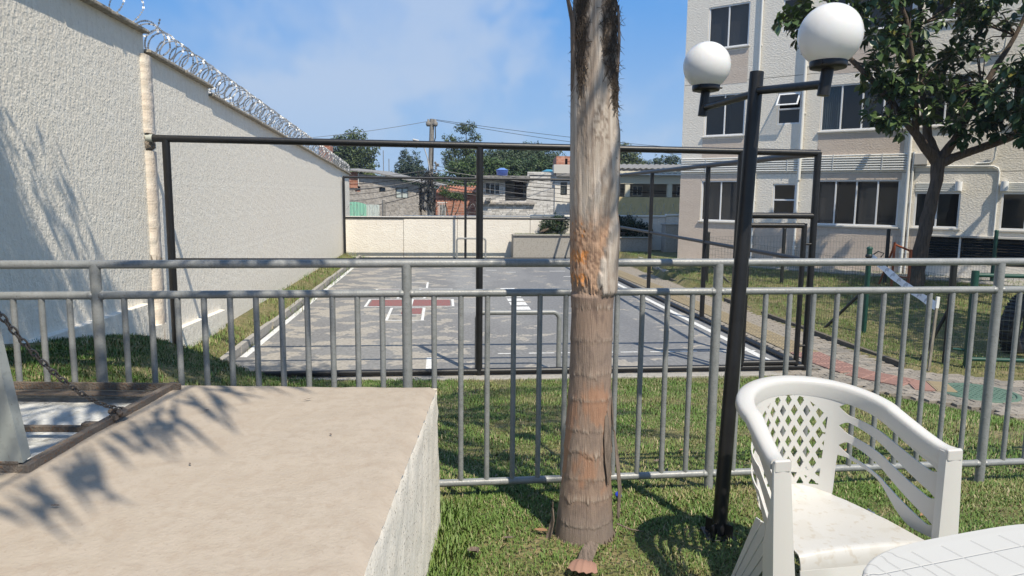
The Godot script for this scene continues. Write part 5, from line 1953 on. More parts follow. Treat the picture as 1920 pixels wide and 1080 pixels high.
	# ground floor exhaust vents beside the right windows
	for e in [[6.96, 8.04, 7.98], [8.93, 10.02, 8.98]]:
		var v := MB.new()
		for k in 5:
			v.box(Vector3((e[0] + e[1]) / 2, o + 1.70 + k * 0.05, -0.02), Vector3(e[1] - e[0] - 0.01, 0.034, 0.075), 0.003, Basis(Vector3.RIGHT, 0.5))
		part("vent_slats", v, M.white_pvc, w)
		var box := MB.new()
		box.tube([Vector3(e[2], o + 1.70, 0.09), Vector3(e[2], o + 1.94, 0.09)], 0.085, 14)
		part("exhaust_hood", box, M.window_aluminium, w)
	# bundle of pipes above the ground floor windows
	for k in 7:
		var c := MB.new()
		c.tube([Vector3(0.04, o + 2.30 + k * 0.068, 0.04), Vector3(6.70, o + 2.28 + k * 0.068, 0.04), Vector3(6.78 + 0.006 * k, o + 2.2 + k * 0.06, 0.04)], 0.024, 8)
		part("pipe_run", c, M.white_pvc, w)
	for x in [0.9, 2.2, 3.5, 4.8, 6.1]:
		var c := MB.new()
		c.box(Vector3(x, o + 2.50, 0.07), Vector3(0.02, 0.48, 0.006), 0.001)
		part("pipe_clamp", c, M.white_pvc, w)
	var pipes := [
		[Vector3(2.47, o + 11.0, 0.05), Vector3(2.47, o + 2.75, 0.05), 0.034], [Vector3(2.53, o + 2.22, 0.05), Vector3(2.53, o - 0.6, 0.05), 0.03],
		[Vector3(3.86, o + 11.0, 0.075), Vector3(3.86, o + 2.0, 0.075), 0.05], [Vector3(3.84, o + 2.0, 0.06), Vector3(3.84, o - 0.6, 0.06), 0.038],
		[Vector3(6.76, o + 11.0, 0.06), Vector3(6.76, o - 0.6, 0.06), 0.045], [Vector3(6.87, o + 2.75, 0.05), Vector3(6.87, o - 0.6, 0.05), 0.028]]
	for q in pipes:
		var c := MB.new()
		c.tube([q[0], q[1]], q[2], 12)
		var y: float = q[1].y + 0.6
		while y < q[0].y:
			c.box(Vector3(q[0].x, y, 0.03), Vector3(q[2] * 3.0, 0.03, 0.06), 0.004)
			y += 1.36
		part("downpipe", c, M.white_pvc, w)
	var box := MB.new()
	box.box(Vector3(7.05, o + 2.55, 0.06), Vector3(0.34, 0.32, 0.12), 0.02)
	part("junction_box", box, M.sill_stone, w)
	for q in [[Vector3(6.9, o + 2.36, 0.03), Vector3(8.7, o + 2.33, 0.03), Vector3(8.80, o + 2.28, 0.03), Vector3(8.84, o + 2.18, 0.03), Vector3(8.84, o + 0.5, 0.03)], [Vector3(8.1, o + 5.13, 0.03), Vector3(8.44, o + 5.17, 0.03), Vector3(8.62, o + 5.19, 0.03), Vector3(8.68, o + 5.26, 0.05)], [Vector3(8.3, o + 2.4, 0.03), Vector3(8.62, o + 2.42, 0.03), Vector3(8.70, o + 2.5, 0.03), Vector3(8.72, o + 2.75, 0.09)]]:
		var c := MB.new()
		c.tube(q, 0.022, 8)
		part("cable_conduit", c, M.white_pvc, w)
	for q in [[Vector3(8.69, o + 5.24, 0.06), Vector3(8.72, o + 5.52, 0.16)], [Vector3(8.72, o + 2.74, 0.09), Vector3(8.75, o + 2.98, 0.16)]]:
		var c := MB.new()
		c.tube(q, [0.03, 0.014], 8)
		part("cable_hook", c, M.white_pvc, w)
	# shelf over the basement louvres
	var shelf := MB.new()
	shelf.box(Vector3(10.45, o + 0.495, 0.03), Vector3(6.4, 0.06, 0.12), 0.01)
	part("ledge", shelf, M.sill_stone, w)
	var apron := MB.new()
	apron.box(Vector3(width / 2, -0.02, 0.55), Vector3(width, 0.1, 1.08), 0.015)
	part("footing_strip", apron, M.raw_concrete, w)

# ------------------------------------------------------------------ trees
func leaf_mesh(wide: float, fold: float) -> ArrayMesh:
	var g := MB.new()
	var up := Vector3(0, 1, 0)
	var base := g.vert(Vector3.ZERO, up)
	var tip := g.vert(Vector3(0, -0.16, 1.0), up)
	var mid := g.vert(Vector3(0, -0.02, 0.55), up)
	for s in [-1.0, 1.0]:
		var nn := Vector3(-s * fold, 1, 0).normalized()
		var a := g.vert(Vector3(s * wide * 0.75, fold * wide, 0.34), nn)
		var b := g.vert(Vector3(s * wide, fold * wide - 0.03, 0.66), nn)
		g.tri(base, a, mid)
		g.tri(a, b, mid)
		g.tri(mid, b, tip)
	return g.mesh()

func build_garden_tree() -> void:
	var w := thing("garden_tree", "large leaved dark green tree standing before the apartment block", "tree", Vector3(10.02, -0.72, -17.5))
	var o := Vector3(10.02, -0.72, -17.5)
	var r := RandomNumberGenerator.new()
	r.seed = 64
	var limb := func(called: String, pts: Array, radii: Array) -> void:
		var m := MB.new()
		var fine := []
		var fr := []
		for k in pts.size() - 1:
			for e in 4:
				fine.append(pts[k].lerp(pts[k + 1], e / 4.0) - o + Vector3(r.randf_range(-1, 1), 0, r.randf_range(-1, 1)) * 0.02)
				fr.append(lerpf(radii[k], radii[k + 1], e / 4.0) * r.randf_range(0.93, 1.07))
		fine.append(pts[-1] - o)
		fr.append(radii[-1])
		m.tube(fine, fr, 12)
		part(called, m, M.tree_bark, w)
	limb.call("trunk", [Vector3(9.98, -0.9, -17.5), Vector3(10.03, -0.3, -17.5), Vector3(10.14, 0.7, -17.5), Vector3(10.30, 1.75, -17.5), Vector3(10.34, 2.45, -17.5)], [0.25, 0.175, 0.155, 0.14, 0.165])
	var limbs := [
		[[Vector3(10.30, 2.35, -17.5), Vector3(9.62, 3.02, -17.35), Vector3(8.9, 3.75, -17.2), Vector3(7.9, 4.6, -17.0), Vector3(6.7, 5.4, -16.9)], [0.13, 0.10, 0.08, 0.055, 0.025]],
		[[Vector3(10.38, 2.35, -17.5), Vector3(10.75, 2.52, -17.4), Vector3(11.5, 2.82, -17.2), Vector3(12.4, 3.25, -17.0), Vector3(13.4, 4.1, -16.8)], [0.125, 0.10, 0.09, 0.07, 0.04]],
		[[Vector3(10.32, 2.4, -17.55), Vector3(10.15, 3.0, -17.7), Vector3(9.95, 4.2, -17.8), Vector3(9.7, 5.6, -17.7), Vector3(9.6, 6.8, -17.6)], [0.13, 0.10, 0.08, 0.05, 0.03]],
		[[Vector3(10.38, 2.45, -17.5), Vector3(10.62, 3.0, -17.3), Vector3(10.9, 4.0, -17.0), Vector3(11.5, 5.2, -16.9), Vector3(11.9, 6.4, -16.8)], [0.12, 0.09, 0.07, 0.05, 0.03]],
		[[Vector3(9.62, 3.02, -17.35), Vector3(9.35, 4.0, -17.0), Vector3(8.95, 5.2, -16.7), Vector3(8.4, 6.4, -16.6)], [0.09, 0.07, 0.05, 0.03]],
	]
	for q in limbs:
		limb.call("limb", q[0], q[1])
	# leaf clumps: x, y, z, radius
	var clumps := [
		[6.35, 5.55, -17.0, 0.34], [6.75, 5.15, -16.9, 0.36], [6.9, 5.8, -17.2, 0.5], [7.7, 5.7, -17.0, 0.62], [8.5, 5.6, -16.8, 0.75], [8.6, 6.7, -16.8, 0.95], [9.4, 5.5, -17.4, 0.85],
		[8.75, 4.7, -16.8, 0.72], [9.6, 4.55, -17.0, 0.85], [10.4, 4.7, -17.2, 0.8], [11.0, 5.5, -17.0, 0.72], [9.9, 6.8, -17.4, 1.0], [11.7, 6.7, -17.0, 0.8],
		[8.65, 3.95, -17.0, 0.42], [8.5, 3.35, -16.9, 0.30], [8.95, 3.25, -16.9, 0.34], [9.55, 3.75, -17.1, 0.62], [10.3, 3.85, -17.0, 0.75], [11.1, 4.05, -16.8, 0.75], [11.7, 3.75, -16.7, 0.7], [12.4, 3.95, -16.6, 0.65],
		[11.1, 3.2, -16.8, 0.42], [12.2, 3.25, -16.7, 0.40], [12.9, 3.3, -16.6, 0.5], [10.5, 3.15, -16.9, 0.40], [11.6, 4.6, -16.6, 0.45], [13.2, 4.4, -16.6, 0.7], [12.0, 2.95, -16.6, 0.3], [12.4, 3.6, -16.5, 0.5], [11.4, 3.45, -16.6, 0.45], [13.0, 3.8, -16.4, 0.6], [12.0, 4.4, -16.5, 0.5], [8.3, 4.3, -16.9, 0.45], [9.2, 4.1, -16.8, 0.5], [10.75, 5.9, -17.6, 0.7]]
	var leaf := leaf_mesh(0.24, 0.35)
	var places := []
	var colors := []
	var twig := MB.new()
	for c in clumps:
		var mid := Vector3(c[0], c[1], c[2])
		if mid.x > 11.4:                                 # the right half of the crown leans out from the wall
			mid = Vector3(0, 1.45, 0) + (mid - Vector3(0, 1.45, 0)) * 0.94
		var rad: float = c[3]
		var near := mid
		var best := 1e9
		for q in limbs:
			for p in q[0]:
				if p.distance_to(mid) < best:
					best = p.distance_to(mid)
					near = p
		var count := int(6 + 25 * rad * rad)
		for k in count:
			var d := Vector3(r.randfn(), r.randfn(), r.randfn()).normalized() * rad * pow(r.randf(), 0.4)
			d.y *= 0.8
			var tip := mid + d
			if k % 3 == 0:
				twig.tube([near - o, near.lerp(tip, 0.55) - o + Vector3(0, 0.12, 0), tip - o], [0.02, 0.012, 0.006], 5, false)
			var out := (tip - near + Vector3(0, 0.25, 0)).normalized()
			var n := r.randi_range(9, 15)
			var tone := r.randf()
			for i in n:
				var a := TAU * i / n + r.randf() * 0.7
				var side := out.cross(Vector3.UP if absf(out.y) < 0.9 else Vector3.RIGHT).normalized()
				var dir := (side * cos(a) + out.cross(side) * sin(a) + out * r.randf_range(-0.2, 0.7) + Vector3.DOWN * r.randf_range(0.1, 0.65)).normalized()
				var face := (Vector3.UP + out * 0.4 + Vector3(r.randf_range(-0.4, 0.4), 0, r.randf_range(-0.4, 0.4))).normalized()
				var x := face.cross(dir).normalized()
				var l := r.randf_range(0.12, 0.32)
				places.append(Transform3D(Basis(x, dir.cross(x), dir).scaled(Vector3.ONE * l), tip - o + dir * 0.03 + out * r.randf_range(-0.05, 0.03)))
				var col := Color(0.040, 0.076, 0.023).lerp(Color(0.088, 0.135, 0.042), tone * 0.6 + r.randf() * 0.4)
				if r.randf() < 0.025:
					col = Color(0.16, 0.15, 0.03)
				colors.append(col)
	part("twigs", twig, M.tree_bark, w)
	tag(copies("crown", leaf, M.leaf, places, w, colors), "", "", "", "stuff")

func cluster_mesh(sd: int) -> ArrayMesh:
	var r := RandomNumberGenerator.new()
	r.seed = sd
	var g := MB.new()
	for k in 12:
		var d := Vector3(r.randfn(), r.randfn() * 0.8, r.randfn()).normalized()
		var at := d * r.randf_range(0.2, 0.9)
		var nn := (d + Vector3.UP * 0.7 + Vector3(r.randf_range(-0.5, 0.5), 0, r.randf_range(-0.5, 0.5))).normalized()
		var x := nn.cross(Vector3(r.randfn(), r.randfn(), r.randfn())).normalized() * r.randf_range(0.22, 0.38)
		var y := nn.cross(x).normalized() * r.randf_range(0.12, 0.2)
		var i := g.vert(at - x, nn)
		g.vert(at + y - x * 0.1, nn)
		g.vert(at + x, nn)
		g.vert(at - y + x * 0.1, nn)
		g.tri(i, i + 1, i + 2)
		g.tri(i, i + 2, i + 3)
	return g.mesh()

# a far tree: trunk with limbs and a crown of leaf sprays in uneven lobes [x, y, z, rx, ry]
func far_tree(called: String, label: String, cat: String, foot: Vector3, lobes: Array, spray: float, dens: float, dark: Color, light: Color, sd: int, group := "trees beyond the houses") -> void:
	var w := thing(called, label, cat, foot, 0.0, group)
	var r := RandomNumberGenerator.new()
	r.seed = sd
	var trunk := MB.new()
	var places := []
	var colors := []
	var f := FastNoiseLite.new()
	f.seed = sd
	f.frequency = 0.9 / maxf(spray * 2.5, 0.3)
	for q in lobes:
		var mid := Vector3(q[0], q[1], q[2])
		trunk.tube([Vector3(0, -0.2, 0), Vector3(0, 0.35, 0) * (mid.y - foot.y) + (mid - foot) * 0.12, (mid - foot) * Vector3(0.7, 0.75, 0.7), mid - foot], [q[3] * 0.13 + 0.03, q[3] * 0.1 + 0.02, q[3] * 0.06 + 0.01, 0.02], 6, false)
		var count := int(q[3] * q[3] * q[4] * dens / (spray * spray * spray))
		var k := 0
		var tries := 0
		while k < count and tries < count * 4:
			tries += 1
			var d := Vector3(r.randfn(), r.randfn(), r.randfn()).normalized()
			var e := pow(r.randf(), 0.45)
			var reach := 1.0 + 0.38 * f.get_noise_3d(d.x * 2.0 + q[0], d.y * 2.0 + q[1], d.z * 2.0)
			var p := mid + Vector3(d.x * q[3], d.y * q[4], d.z * q[3]) * e * reach
			if f.get_noise_3dv(p) < -0.28:
				continue
			k += 1
			places.append(Transform3D(Basis.from_euler(Vector3(r.randf_range(-0.5, 0.5), r.randf() * TAU, r.randf_range(-0.5, 0.5))).scaled(Vector3.ONE * spray * r.randf_range(0.7, 1.4)), p - foot))
			colors.append(dark.lerp(light, clampf(r.randf() * 0.7 + 0.6 * (f.get_noise_3dv(p * 0.5) + 0.2), 0, 1)))
	part("trunk", trunk, M.tree_bark, w)
	tag(copies("crown", cluster_mesh(sd), M.bush_leaf, places, w, colors), "", "", "", "stuff")

# ------------------------------------------------------------------ garden things
func build_garden() -> void:
	# mesh fence along the path and round the back of the garden
	var w := thing("garden_fence", "dark green wire mesh fence on round posts round the garden", "fence")
	var posts := [[Vector3(6.22, -0.9, -9.95), 1.45, "black"], [Vector3(6.20, -0.9, -12.3), 1.5, "green"], [Vector3(5.1, -0.84, -18.5), 1.38, "black"], [Vector3(6.92, -0.77, -18.1), 1.45, "black"], [Vector3(9.52, -0.74, -18.0), 1.42, "black"], [Vector3(12.25, -0.74, -18.0), 1.42, "green"]]
	for q in posts:
		var m := MB.new()
		m.tube([q[0] - Vector3(0, 0.1, 0), q[0] + Vector3(0, q[1], 0)], 0.045, 12)
		m.lathe([Vector2(0.05, 0), Vector2(0.05, 0.03), Vector2(0.03, 0.045), Vector2(0.001, 0.05)], 12, q[0] + Vector3(0, q[1] - 0.01, 0))
		part("fence_post", m, M.fence_green if q[2] == "green" else M.fence_black, w)
	for q in [[Vector3(6.19, -0.10, -12.32), Vector3(5.70, -0.9, -12.75)], [Vector3(6.24, -0.05, -9.98), Vector3(5.98, -0.88, -10.15)], [Vector3(5.1, -0.2, -18.45), Vector3(5.75, -0.86, -18.2)]]:
		var m := MB.new()
		m.tube([q[0], q[1]], 0.026, 8)
		part("fence_brace", m, M.fence_black, w)
	for k in posts.size() - 1:
		var a: Vector3 = posts[k][0]
		var b: Vector3 = posts[k + 1][0]
		var m := MB.new()
		var span := Vector2(b.x - a.x, b.z - a.z).length()
		var d := (b - a) / span
		var s := 0.05
		while s < span:
			m.tube([a + d * s + Vector3(0, 0.05, 0), a + d * s + Vector3(0, 1.28, 0)], 0.0022, 3, false)
			s += 0.075 if k > 0 else 0.06
		for j in 9:
			m.tube([a + Vector3(0, 0.06 + j * 0.152, 0), b + Vector3(0, 0.06 + j * 0.152, 0)], 0.0022, 3, false)
		tag(part("mesh_panel", m, M.mesh_wire, w), "", "", "", "stuff")
	# gate leaf at the right end of the fence, standing open towards the right
	var gt := thing("garden_gate", "dark green tubular gate leaf with cross rails at the fence end", "gate", Vector3(6.38, -0.93, -9.72))
	for q in [[Vector3(0, 0.02, 0), Vector3(0, 1.42, 0), 0.048], [Vector3(0, 0.18, 0), Vector3(1.5, 0.16, 0.05), 0.03], [Vector3(0, 1.36, 0), Vector3(1.5, 1.34, 0.05), 0.03], [Vector3(1.5, 0.1, 0.05), Vector3(1.5, 1.4, 0.05), 0.035], [Vector3(-0.15, 0.3, -0.1), Vector3(0.0, 0.3, 0), 0.018]]:
		var m := MB.new()
		m.tube([q[0], q[1]], q[2], 12)
		part("gate_tube", m, M.fence_green, gt)
	var gm := MB.new()
	for k in 19:
		gm.tube([Vector3(0.07 + k * 0.075, 0.18, 0.005 * k / 2.0), Vector3(0.07 + k * 0.075, 1.34, 0.005 * k / 2.0)], 0.002, 3, false)
	for k in 8:
		gm.tube([Vector3(0.0, 0.3 + k * 0.145, 0), Vector3(1.5, 0.29 + k * 0.145, 0.05)], 0.002, 3, false)
	tag(part("gate_mesh", gm, M.mesh_wire, gt), "", "", "", "stuff")
	# stake and the striped tape from it to the green post
	var st := thing("wooden_stake", "thin weathered wooden stake leaning beside the path edge", "stake", Vector3(5.84, -0.9, -9.7))
	var m := MB.new()
	m.box(Vector3(0.018, 0.45, 0), Vector3(0.035, 0.95, 0.03), 0.004, Basis(Vector3.BACK, -0.04))
	part("shaft", m, M.grey_wood, st)
	m = MB.new()
	m.box(Vector3(0.04, 0.945, 0), Vector3(0.045, 0.16, 0.034), 0.004, Basis(Vector3.BACK, -0.04))
	part("pale_tip", m, M.white_pvc, st)
	var tp := thing("barrier_tape", "white printed barrier tape hanging slack between post and stake", "barrier tape")
	var rows := []
	var rb := RandomNumberGenerator.new()
	rb.seed = 3
	var p0 := Vector3(6.22, 0.46, -12.25)
	var p1 := Vector3(5.90, -0.02, -9.74)
	var path := []
	for k in 41:
		var t := k / 40.0
		path.append(p0.lerp(p1, t) + Vector3(0, -0.04 * sin(PI * t), 0))
	for k in 41:
		var tw := 0.35 * sin(k * 0.55)
		var up := Vector3(0.3, 1.0, 0.0).normalized().rotated(Vector3(0, 0, 1), 0.0) * 0.055 + Vector3(0.01 * sin(tw), 0, 0.03 * sin(tw))
		rows.append([path[k] - up, path[k], path[k] + up])
	m = MB.new()
	m.slab(rows, 0.0006, Vector3(-1, 0, 0.3))
	part("band", m, M.tape_white, tp)
	for k in range(2, 38, 4):
		var s := MB.new()
		s.slab([[rows[k][0] + Vector3(-0.002, 0, 0.001), rows[k][1] + Vector3(-0.002, 0, 0.001)], [rows[k + 1][1] + Vector3(-0.002, 0, 0.001), rows[k + 1][2] + Vector3(-0.002, 0, 0.001)], [rows[k + 2][1] + Vector3(-0.002, 0, 0.001), rows[k + 2][2] + Vector3(-0.002, 0, 0.001)]], 0.0006, Vector3(-1, 0, 0.3))
		part("stripe", s, M.tape_black, tp)
	m = MB.new()
	m.lathe([Vector2(0.05, -0.03), Vector2(0.065, -0.01), Vector2(0.06, 0.02), Vector2(0.048, 0.035)], 12, Vector3(6.20, 0.47, -12.3))
	m.tube([Vector3(6.25, 0.5, -12.27), Vector3(6.32, 0.56, -12.24), Vector3(6.40, 0.53, -12.2), Vector3(6.36, 0.46, -12.22)], 0.012, 6)
	part("knot", m, M.fence_black, tp)
	# play frame behind the fence
	var pf := thing("play_frame", "rusty orange tubular play frame beside the tree trunk", "play frame", Vector3(9.32, -0.75, -17.3))
	for q in [[[Vector3(0.0, 0, 0), Vector3(0.0, 1.17, 0)], 0.03], [[Vector3(0.0, 1.12, 0), Vector3(0.28, 1.0, 0.05), Vector3(0.38, 0.96, 0.05)], 0.025], [[Vector3(0.38, 0, 0.05), Vector3(0.38, 1.0, 0.05)], 0.035], [[Vector3(0.0, 0.35, 0), Vector3(0.38, 0.3, 0.05)], 0.02], [[Vector3(0.0, 0.05, -0.6), Vector3(0.0, 1.1, 0.0)], 0.025]]:
		m = MB.new()
		m.tube(q[0], q[1], 10)
		part("tube", m, M.rusty_orange, pf)
	# tyre standing in the sand
	var ty := thing("old_tyre", "black worn car tyre half sunk upright in bare earth by the gate", "tyre", Vector3(7.95, -0.90, -10.9), 0.55)
	m = MB.new()
	var ring := []
	for k in 33:
		ring.append(Vector3(0.38 * cos(TAU * k / 32.0), 0.40 + 0.38 * sin(TAU * k / 32.0), 0))
	m.tube(ring, 0.13, 14, false)
	part("tread", m, M.rubber, ty)
	m = MB.new()
	for k in 44:
		var a := TAU * k / 44.0
		m.box(Vector3(0.508 * cos(a), 0.40 + 0.508 * sin(a), 0), Vector3(0.02, 0.04, 0.17), 0.004, Basis(Vector3.BACK, a))
	part("lugs", m, M.rubber, ty)
	# planters and shrubs in front of the far wall
	for q in [["planter", "long grey concrete planter box before the cream wall", court(2.15, 0, 17.05), 2.75, 0.88], ["planter", "grey concrete planter continuing into the shade of the block", court(5.1, 0, 17.05), 2.3, 0.80]]:
		var o := thing(q[0], q[1], "planter", Vector3(q[2].x, -0.86, q[2].z), COURT_TURN)
		m = MB.new()
		m.box(Vector3(q[3] / 2, q[4] / 2 - 0.1, 0), Vector3(q[3], q[4] + 0.2, 0.12), 0.012)
		m.box(Vector3(0.06, q[4] / 2 - 0.1, -0.335), Vector3(0.12, q[4] + 0.2, 0.545), 0.012)
		m.box(Vector3(q[3] - 0.06, q[4] / 2 - 0.1, -0.335), Vector3(0.12, q[4] + 0.2, 0.545), 0.012)
		part("planter_wall", m, M.raw_concrete, o)
		m = MB.new()
		m.box(Vector3(q[3] / 2, q[4] - 0.01, 0.02), Vector3(q[3] + 0.06, 0.05, 0.2), 0.012)
		part("planter_rim", m, M.raw_concrete, o)
		m = MB.new()
		m.box(Vector3(q[3] / 2, q[4] - 0.09, -0.32), Vector3(q[3] - 0.25, 0.1, 0.5))
		part("planter_soil", m, M.turf_soil, o)
		var r := RandomNumberGenerator.new()
		r.seed = 8
		var pl := []
		var cl := []
		for k in 420:
			pl.append(Transform3D(Basis(Vector3.UP, r.randf() * TAU).scaled(Vector3.ONE * r.randf_range(0.8, 1.7)), Vector3(r.randf_range(0.1, q[3] - 0.1), q[4] - 0.04, r.randf_range(-0.55, -0.02))))
			cl.append(Color(0.10, 0.15, 0.03).lerp(Color(0.2, 0.2, 0.06), r.randf() * 0.6))
		tag(copies("planter_grass", tuft(140, 10, 0.08, 0.06), M.blade, pl, o, cl), "", "", "", "stuff")
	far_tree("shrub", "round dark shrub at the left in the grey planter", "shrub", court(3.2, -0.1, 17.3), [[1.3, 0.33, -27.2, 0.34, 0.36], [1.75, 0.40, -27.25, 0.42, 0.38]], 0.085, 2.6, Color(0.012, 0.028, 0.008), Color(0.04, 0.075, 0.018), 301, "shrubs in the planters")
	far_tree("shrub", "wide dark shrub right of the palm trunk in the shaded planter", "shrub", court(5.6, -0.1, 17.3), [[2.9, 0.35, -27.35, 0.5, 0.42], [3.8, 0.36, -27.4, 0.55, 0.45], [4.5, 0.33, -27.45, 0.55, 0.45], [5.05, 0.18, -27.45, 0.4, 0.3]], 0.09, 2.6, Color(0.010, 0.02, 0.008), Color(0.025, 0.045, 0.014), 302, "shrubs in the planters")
	var pp := thing("gate_pillar", "short grey rendered pillar at the corner of the apartment block", "pillar", Vector3(5.98, -0.85, -26.9), COURT_TURN)
	m = MB.new()
	m.box(Vector3(0, 0.62, 0), Vector3(0.55, 1.3, 0.5), 0.015)
	part("shaft", m, M.raw_concrete, pp)
	m = MB.new()
	m.box(Vector3(0, 1.29, 0), Vector3(0.62, 0.05, 0.57), 0.012)
	part("cap", m, M.raw_concrete, pp)
	# small things on the near lawn
	var bc := thing("bottle_cap", "small blue plastic bottle cap on the grass by the palm", "bottle cap", Vector3(0.535, -0.01, -3.33))
	m = MB.new()
	m.lathe([Vector2(0.013, 0), Vector2(0.0155, 0.002), Vector2(0.015, 0.018), Vector2(0.012, 0.022), Vector2(0.001, 0.0225)], 20)
	part("shell", m, M.cap_blue, bc)
	bc.rotation = Vector3(0.5, 0.3, 0.4)
	var sh := thing("fallen_sheath", "fallen palm sheath with a reddish fanned end at the palm foot", "palm sheath", Vector3(0.325, 0.012, -2.72), -0.25)
	m = MB.new()
	rows = []
	for k in 9:
		var t := k / 8.0
		rows.append([Vector3(-0.026 - 0.01 * t, 0.012 + 0.01 * sin(t * 3.0), -0.06 + 0.17 * t), Vector3(0, 0.026, -0.06 + 0.17 * t), Vector3(0.03 - 0.008 * t, 0.012, -0.06 + 0.17 * t)])
	m.slab(rows, 0.005, Vector3.UP)
	part("stalk", m, M.dry_husk, sh)
	m = MB.new()
	rows = []
	for k in 9:
		var t := k / 8.0
		var row := []
		for j in 13:
			var u := j / 6.0 - 1.0
			row.append(Vector3(u * lerpf(0.020, 0.058, sqrt(t)), 0.02 + 0.032 * sin(t * 2.6) * (1 - 0.5 * u * u) + 0.004 * sin(j * 2.1), 0.10 + (0.12 - 0.03 * u * u) * t))
		rows.append(row)
	m.slab(rows, 0.003, Vector3.UP)
	part("fan", m, M.pink_sheath, sh)
	var dl := thing("dry_leaf", "curled dry brown leaf on the grass near the block", "leaf", Vector3(-0.165, 0.02, -2.72), 0.6)
	m = MB.new()
	rows = []
	for k in 7:
		var t := k / 6.0
		var wd := 0.022 * sin(PI * (0.08 + 0.84 * t))
		rows.append([Vector3(-wd, 0.02 * t + 0.012, t * 0.07), Vector3(0, 0.02 * t, t * 0.07), Vector3(wd, 0.02 * t + 0.014, t * 0.07)])
	m.slab(rows, 0.0012, Vector3.UP)
	part("blade", m, M.dry_husk, dl)
	var lr := RandomNumberGenerator.new()
	lr.seed = 12
	var lm := MB.new()
	rows = []
	for k in 6:
		var t := k / 5.0
		var wd := 0.5 * 0.36 * sin(PI * (0.06 + 0.88 * t))
		rows.append([Vector3(-wd, 0.16 * wd + 0.1 * t * t, t - 0.5), Vector3(0, 0.1 * t * t, t - 0.5), Vector3(wd, 0.3 * wd + 0.1 * t * t, t - 0.5)])
	lm.slab(rows, 0.012, Vector3.UP)
	var leaf := lm.mesh()
	for k in 22:
		var x := lr.randf_range(-0.1, 2.6)
		var z := lr.randf_range(-5.4, -2.5)
		var o := part("fallen_leaf", leaf, M.dry_husk if k % 3 else M.rusty_leaf, self, Vector3(x, ground_y(x, z) + 0.022, z))
		o.rotation = Vector3(lr.randf_range(-0.4, 0.4), lr.randf() * TAU, lr.randf_range(-0.4, 0.4))
		o.scale = Vector3.ONE * lr.randf_range(0.03, 0.075)
		tag(o, "small dry fallen leaf lying on the near lawn" if z > -3.4 - 0.12 * x else "small dry fallen leaf lying on the slope behind the railing", "leaf", "dry leaves fallen on the lawn")
	for q in [[-0.82, -2.78, 0.02, "dark curled leaf scrap near the far edge of the block top"], [-1.16, -2.62, 0.012, "tiny leaf scrap on the block top beside the hatch corner"], [-0.98, -2.08, 0.012, "tiny dark scrap in the middle of the block top"], [-0.62, -2.36, 0.01, "tiny scrap on the right half of the block top"], [-1.2, -1.78, 0.014, "dark leaf scrap on the near left of the block top"]]:
		var o := part("leaf_scrap", leaf, M.dry_husk, self, Vector3(q[0], 0.628, q[1]))
		o.rotation = Vector3(0.2, q[0] * 9.0, 0.2)
		o.scale = Vector3.ONE * q[2] * 1.6
		tag(o, q[3], "leaf scrap", "leaf scraps on the block")
	var cs := thing("stick", "thin dry stick lying right of the palm foot", "stick", Vector3(0.47, 0.0, -2.95))
	m = MB.new()
	m.tube([Vector3(0, 0.03, 0), Vector3(0.05, 0.02, 0.03), Vector3(0.11, 0.012, 0.035)], [0.004, 0.003, 0.002], 6)
	part("twig", m, M.dry_husk, cs)

# ------------------------------------------------------------------ neighbourhood beyond the wall
func shell_house(w: Node3D, called: String, mat: Material, size: Vector3, at: Vector3, holes: Array) -> void:
	# box building whose front (towards +z) has real openings: [x0, x1, y0, y1]
	var m := MB.new()
	var x0 := at.x
	var x1 := at.x + size.x
	var y0 := at.y
	var y1 := at.y + size.y
	var xs := [x0, x1]
	var ys := [y0, y1]
	for q in holes:
		xs.append_array([q[0], q[1]])
		ys.append_array([q[2], q[3]])
	xs.sort()
	ys.sort()
	for i in xs.size() - 1:
		for j in ys.size() - 1:
			var c := Vector2((xs[i] + xs[i + 1]) / 2, (ys[j] + ys[j + 1]) / 2)
			var hole := false
			for q in holes:
				if c.x > q[0] and c.x < q[1] and c.y > q[2] and c.y < q[3]:
					hole = true
			if not hole and xs[i + 1] - xs[i] > 0.001 and ys[j + 1] - ys[j] > 0.001:
				m.quad(Vector3(xs[i], ys[j], at.z), Vector3(xs[i + 1], ys[j], at.z), Vector3(xs[i + 1], ys[j + 1], at.z), Vector3(xs[i], ys[j + 1], at.z), Vector3.BACK)
	for q in holes:
		var d: float = at.z - 0.22
		m.quad(Vector3(q[0], q[2], at.z), Vector3(q[0], q[3], at.z), Vector3(q[0], q[3], d), Vector3(q[0], q[2], d), Vector3.RIGHT)
		m.quad(Vector3(q[1], q[2], at.z), Vector3(q[1], q[3], at.z), Vector3(q[1], q[3], d), Vector3(q[1], q[2], d), Vector3.LEFT)
		m.quad(Vector3(q[0], q[2], at.z), Vector3(q[1], q[2], at.z), Vector3(q[1], q[2], d), Vector3(q[0], q[2], d), Vector3.UP)
		m.quad(Vector3(q[0], q[3], at.z), Vector3(q[1], q[3], at.z), Vector3(q[1], q[3], d), Vector3(q[0], q[3], d), Vector3.DOWN)
	var zb := at.z - size.z
	m.quad(Vector3(x0, y0, zb), Vector3(x1, y0, zb), Vector3(x1, y1, zb), Vector3(x0, y1, zb), Vector3.FORWARD)
	m.quad(Vector3(x0, y0, zb), Vector3(x0, y0, at.z), Vector3(x0, y1, at.z), Vector3(x0, y1, zb), Vector3.LEFT)
	m.quad(Vector3(x1, y0, zb), Vector3(x1, y0, at.z), Vector3(x1, y1, at.z), Vector3(x1, y1, zb), Vector3.RIGHT)
	m.quad(Vector3(x0, y1, zb), Vector3(x1, y1, zb), Vector3(x1, y1, at.z), Vector3(x0, y1, at.z), Vector3.UP)
	part(called, m, mat, w)

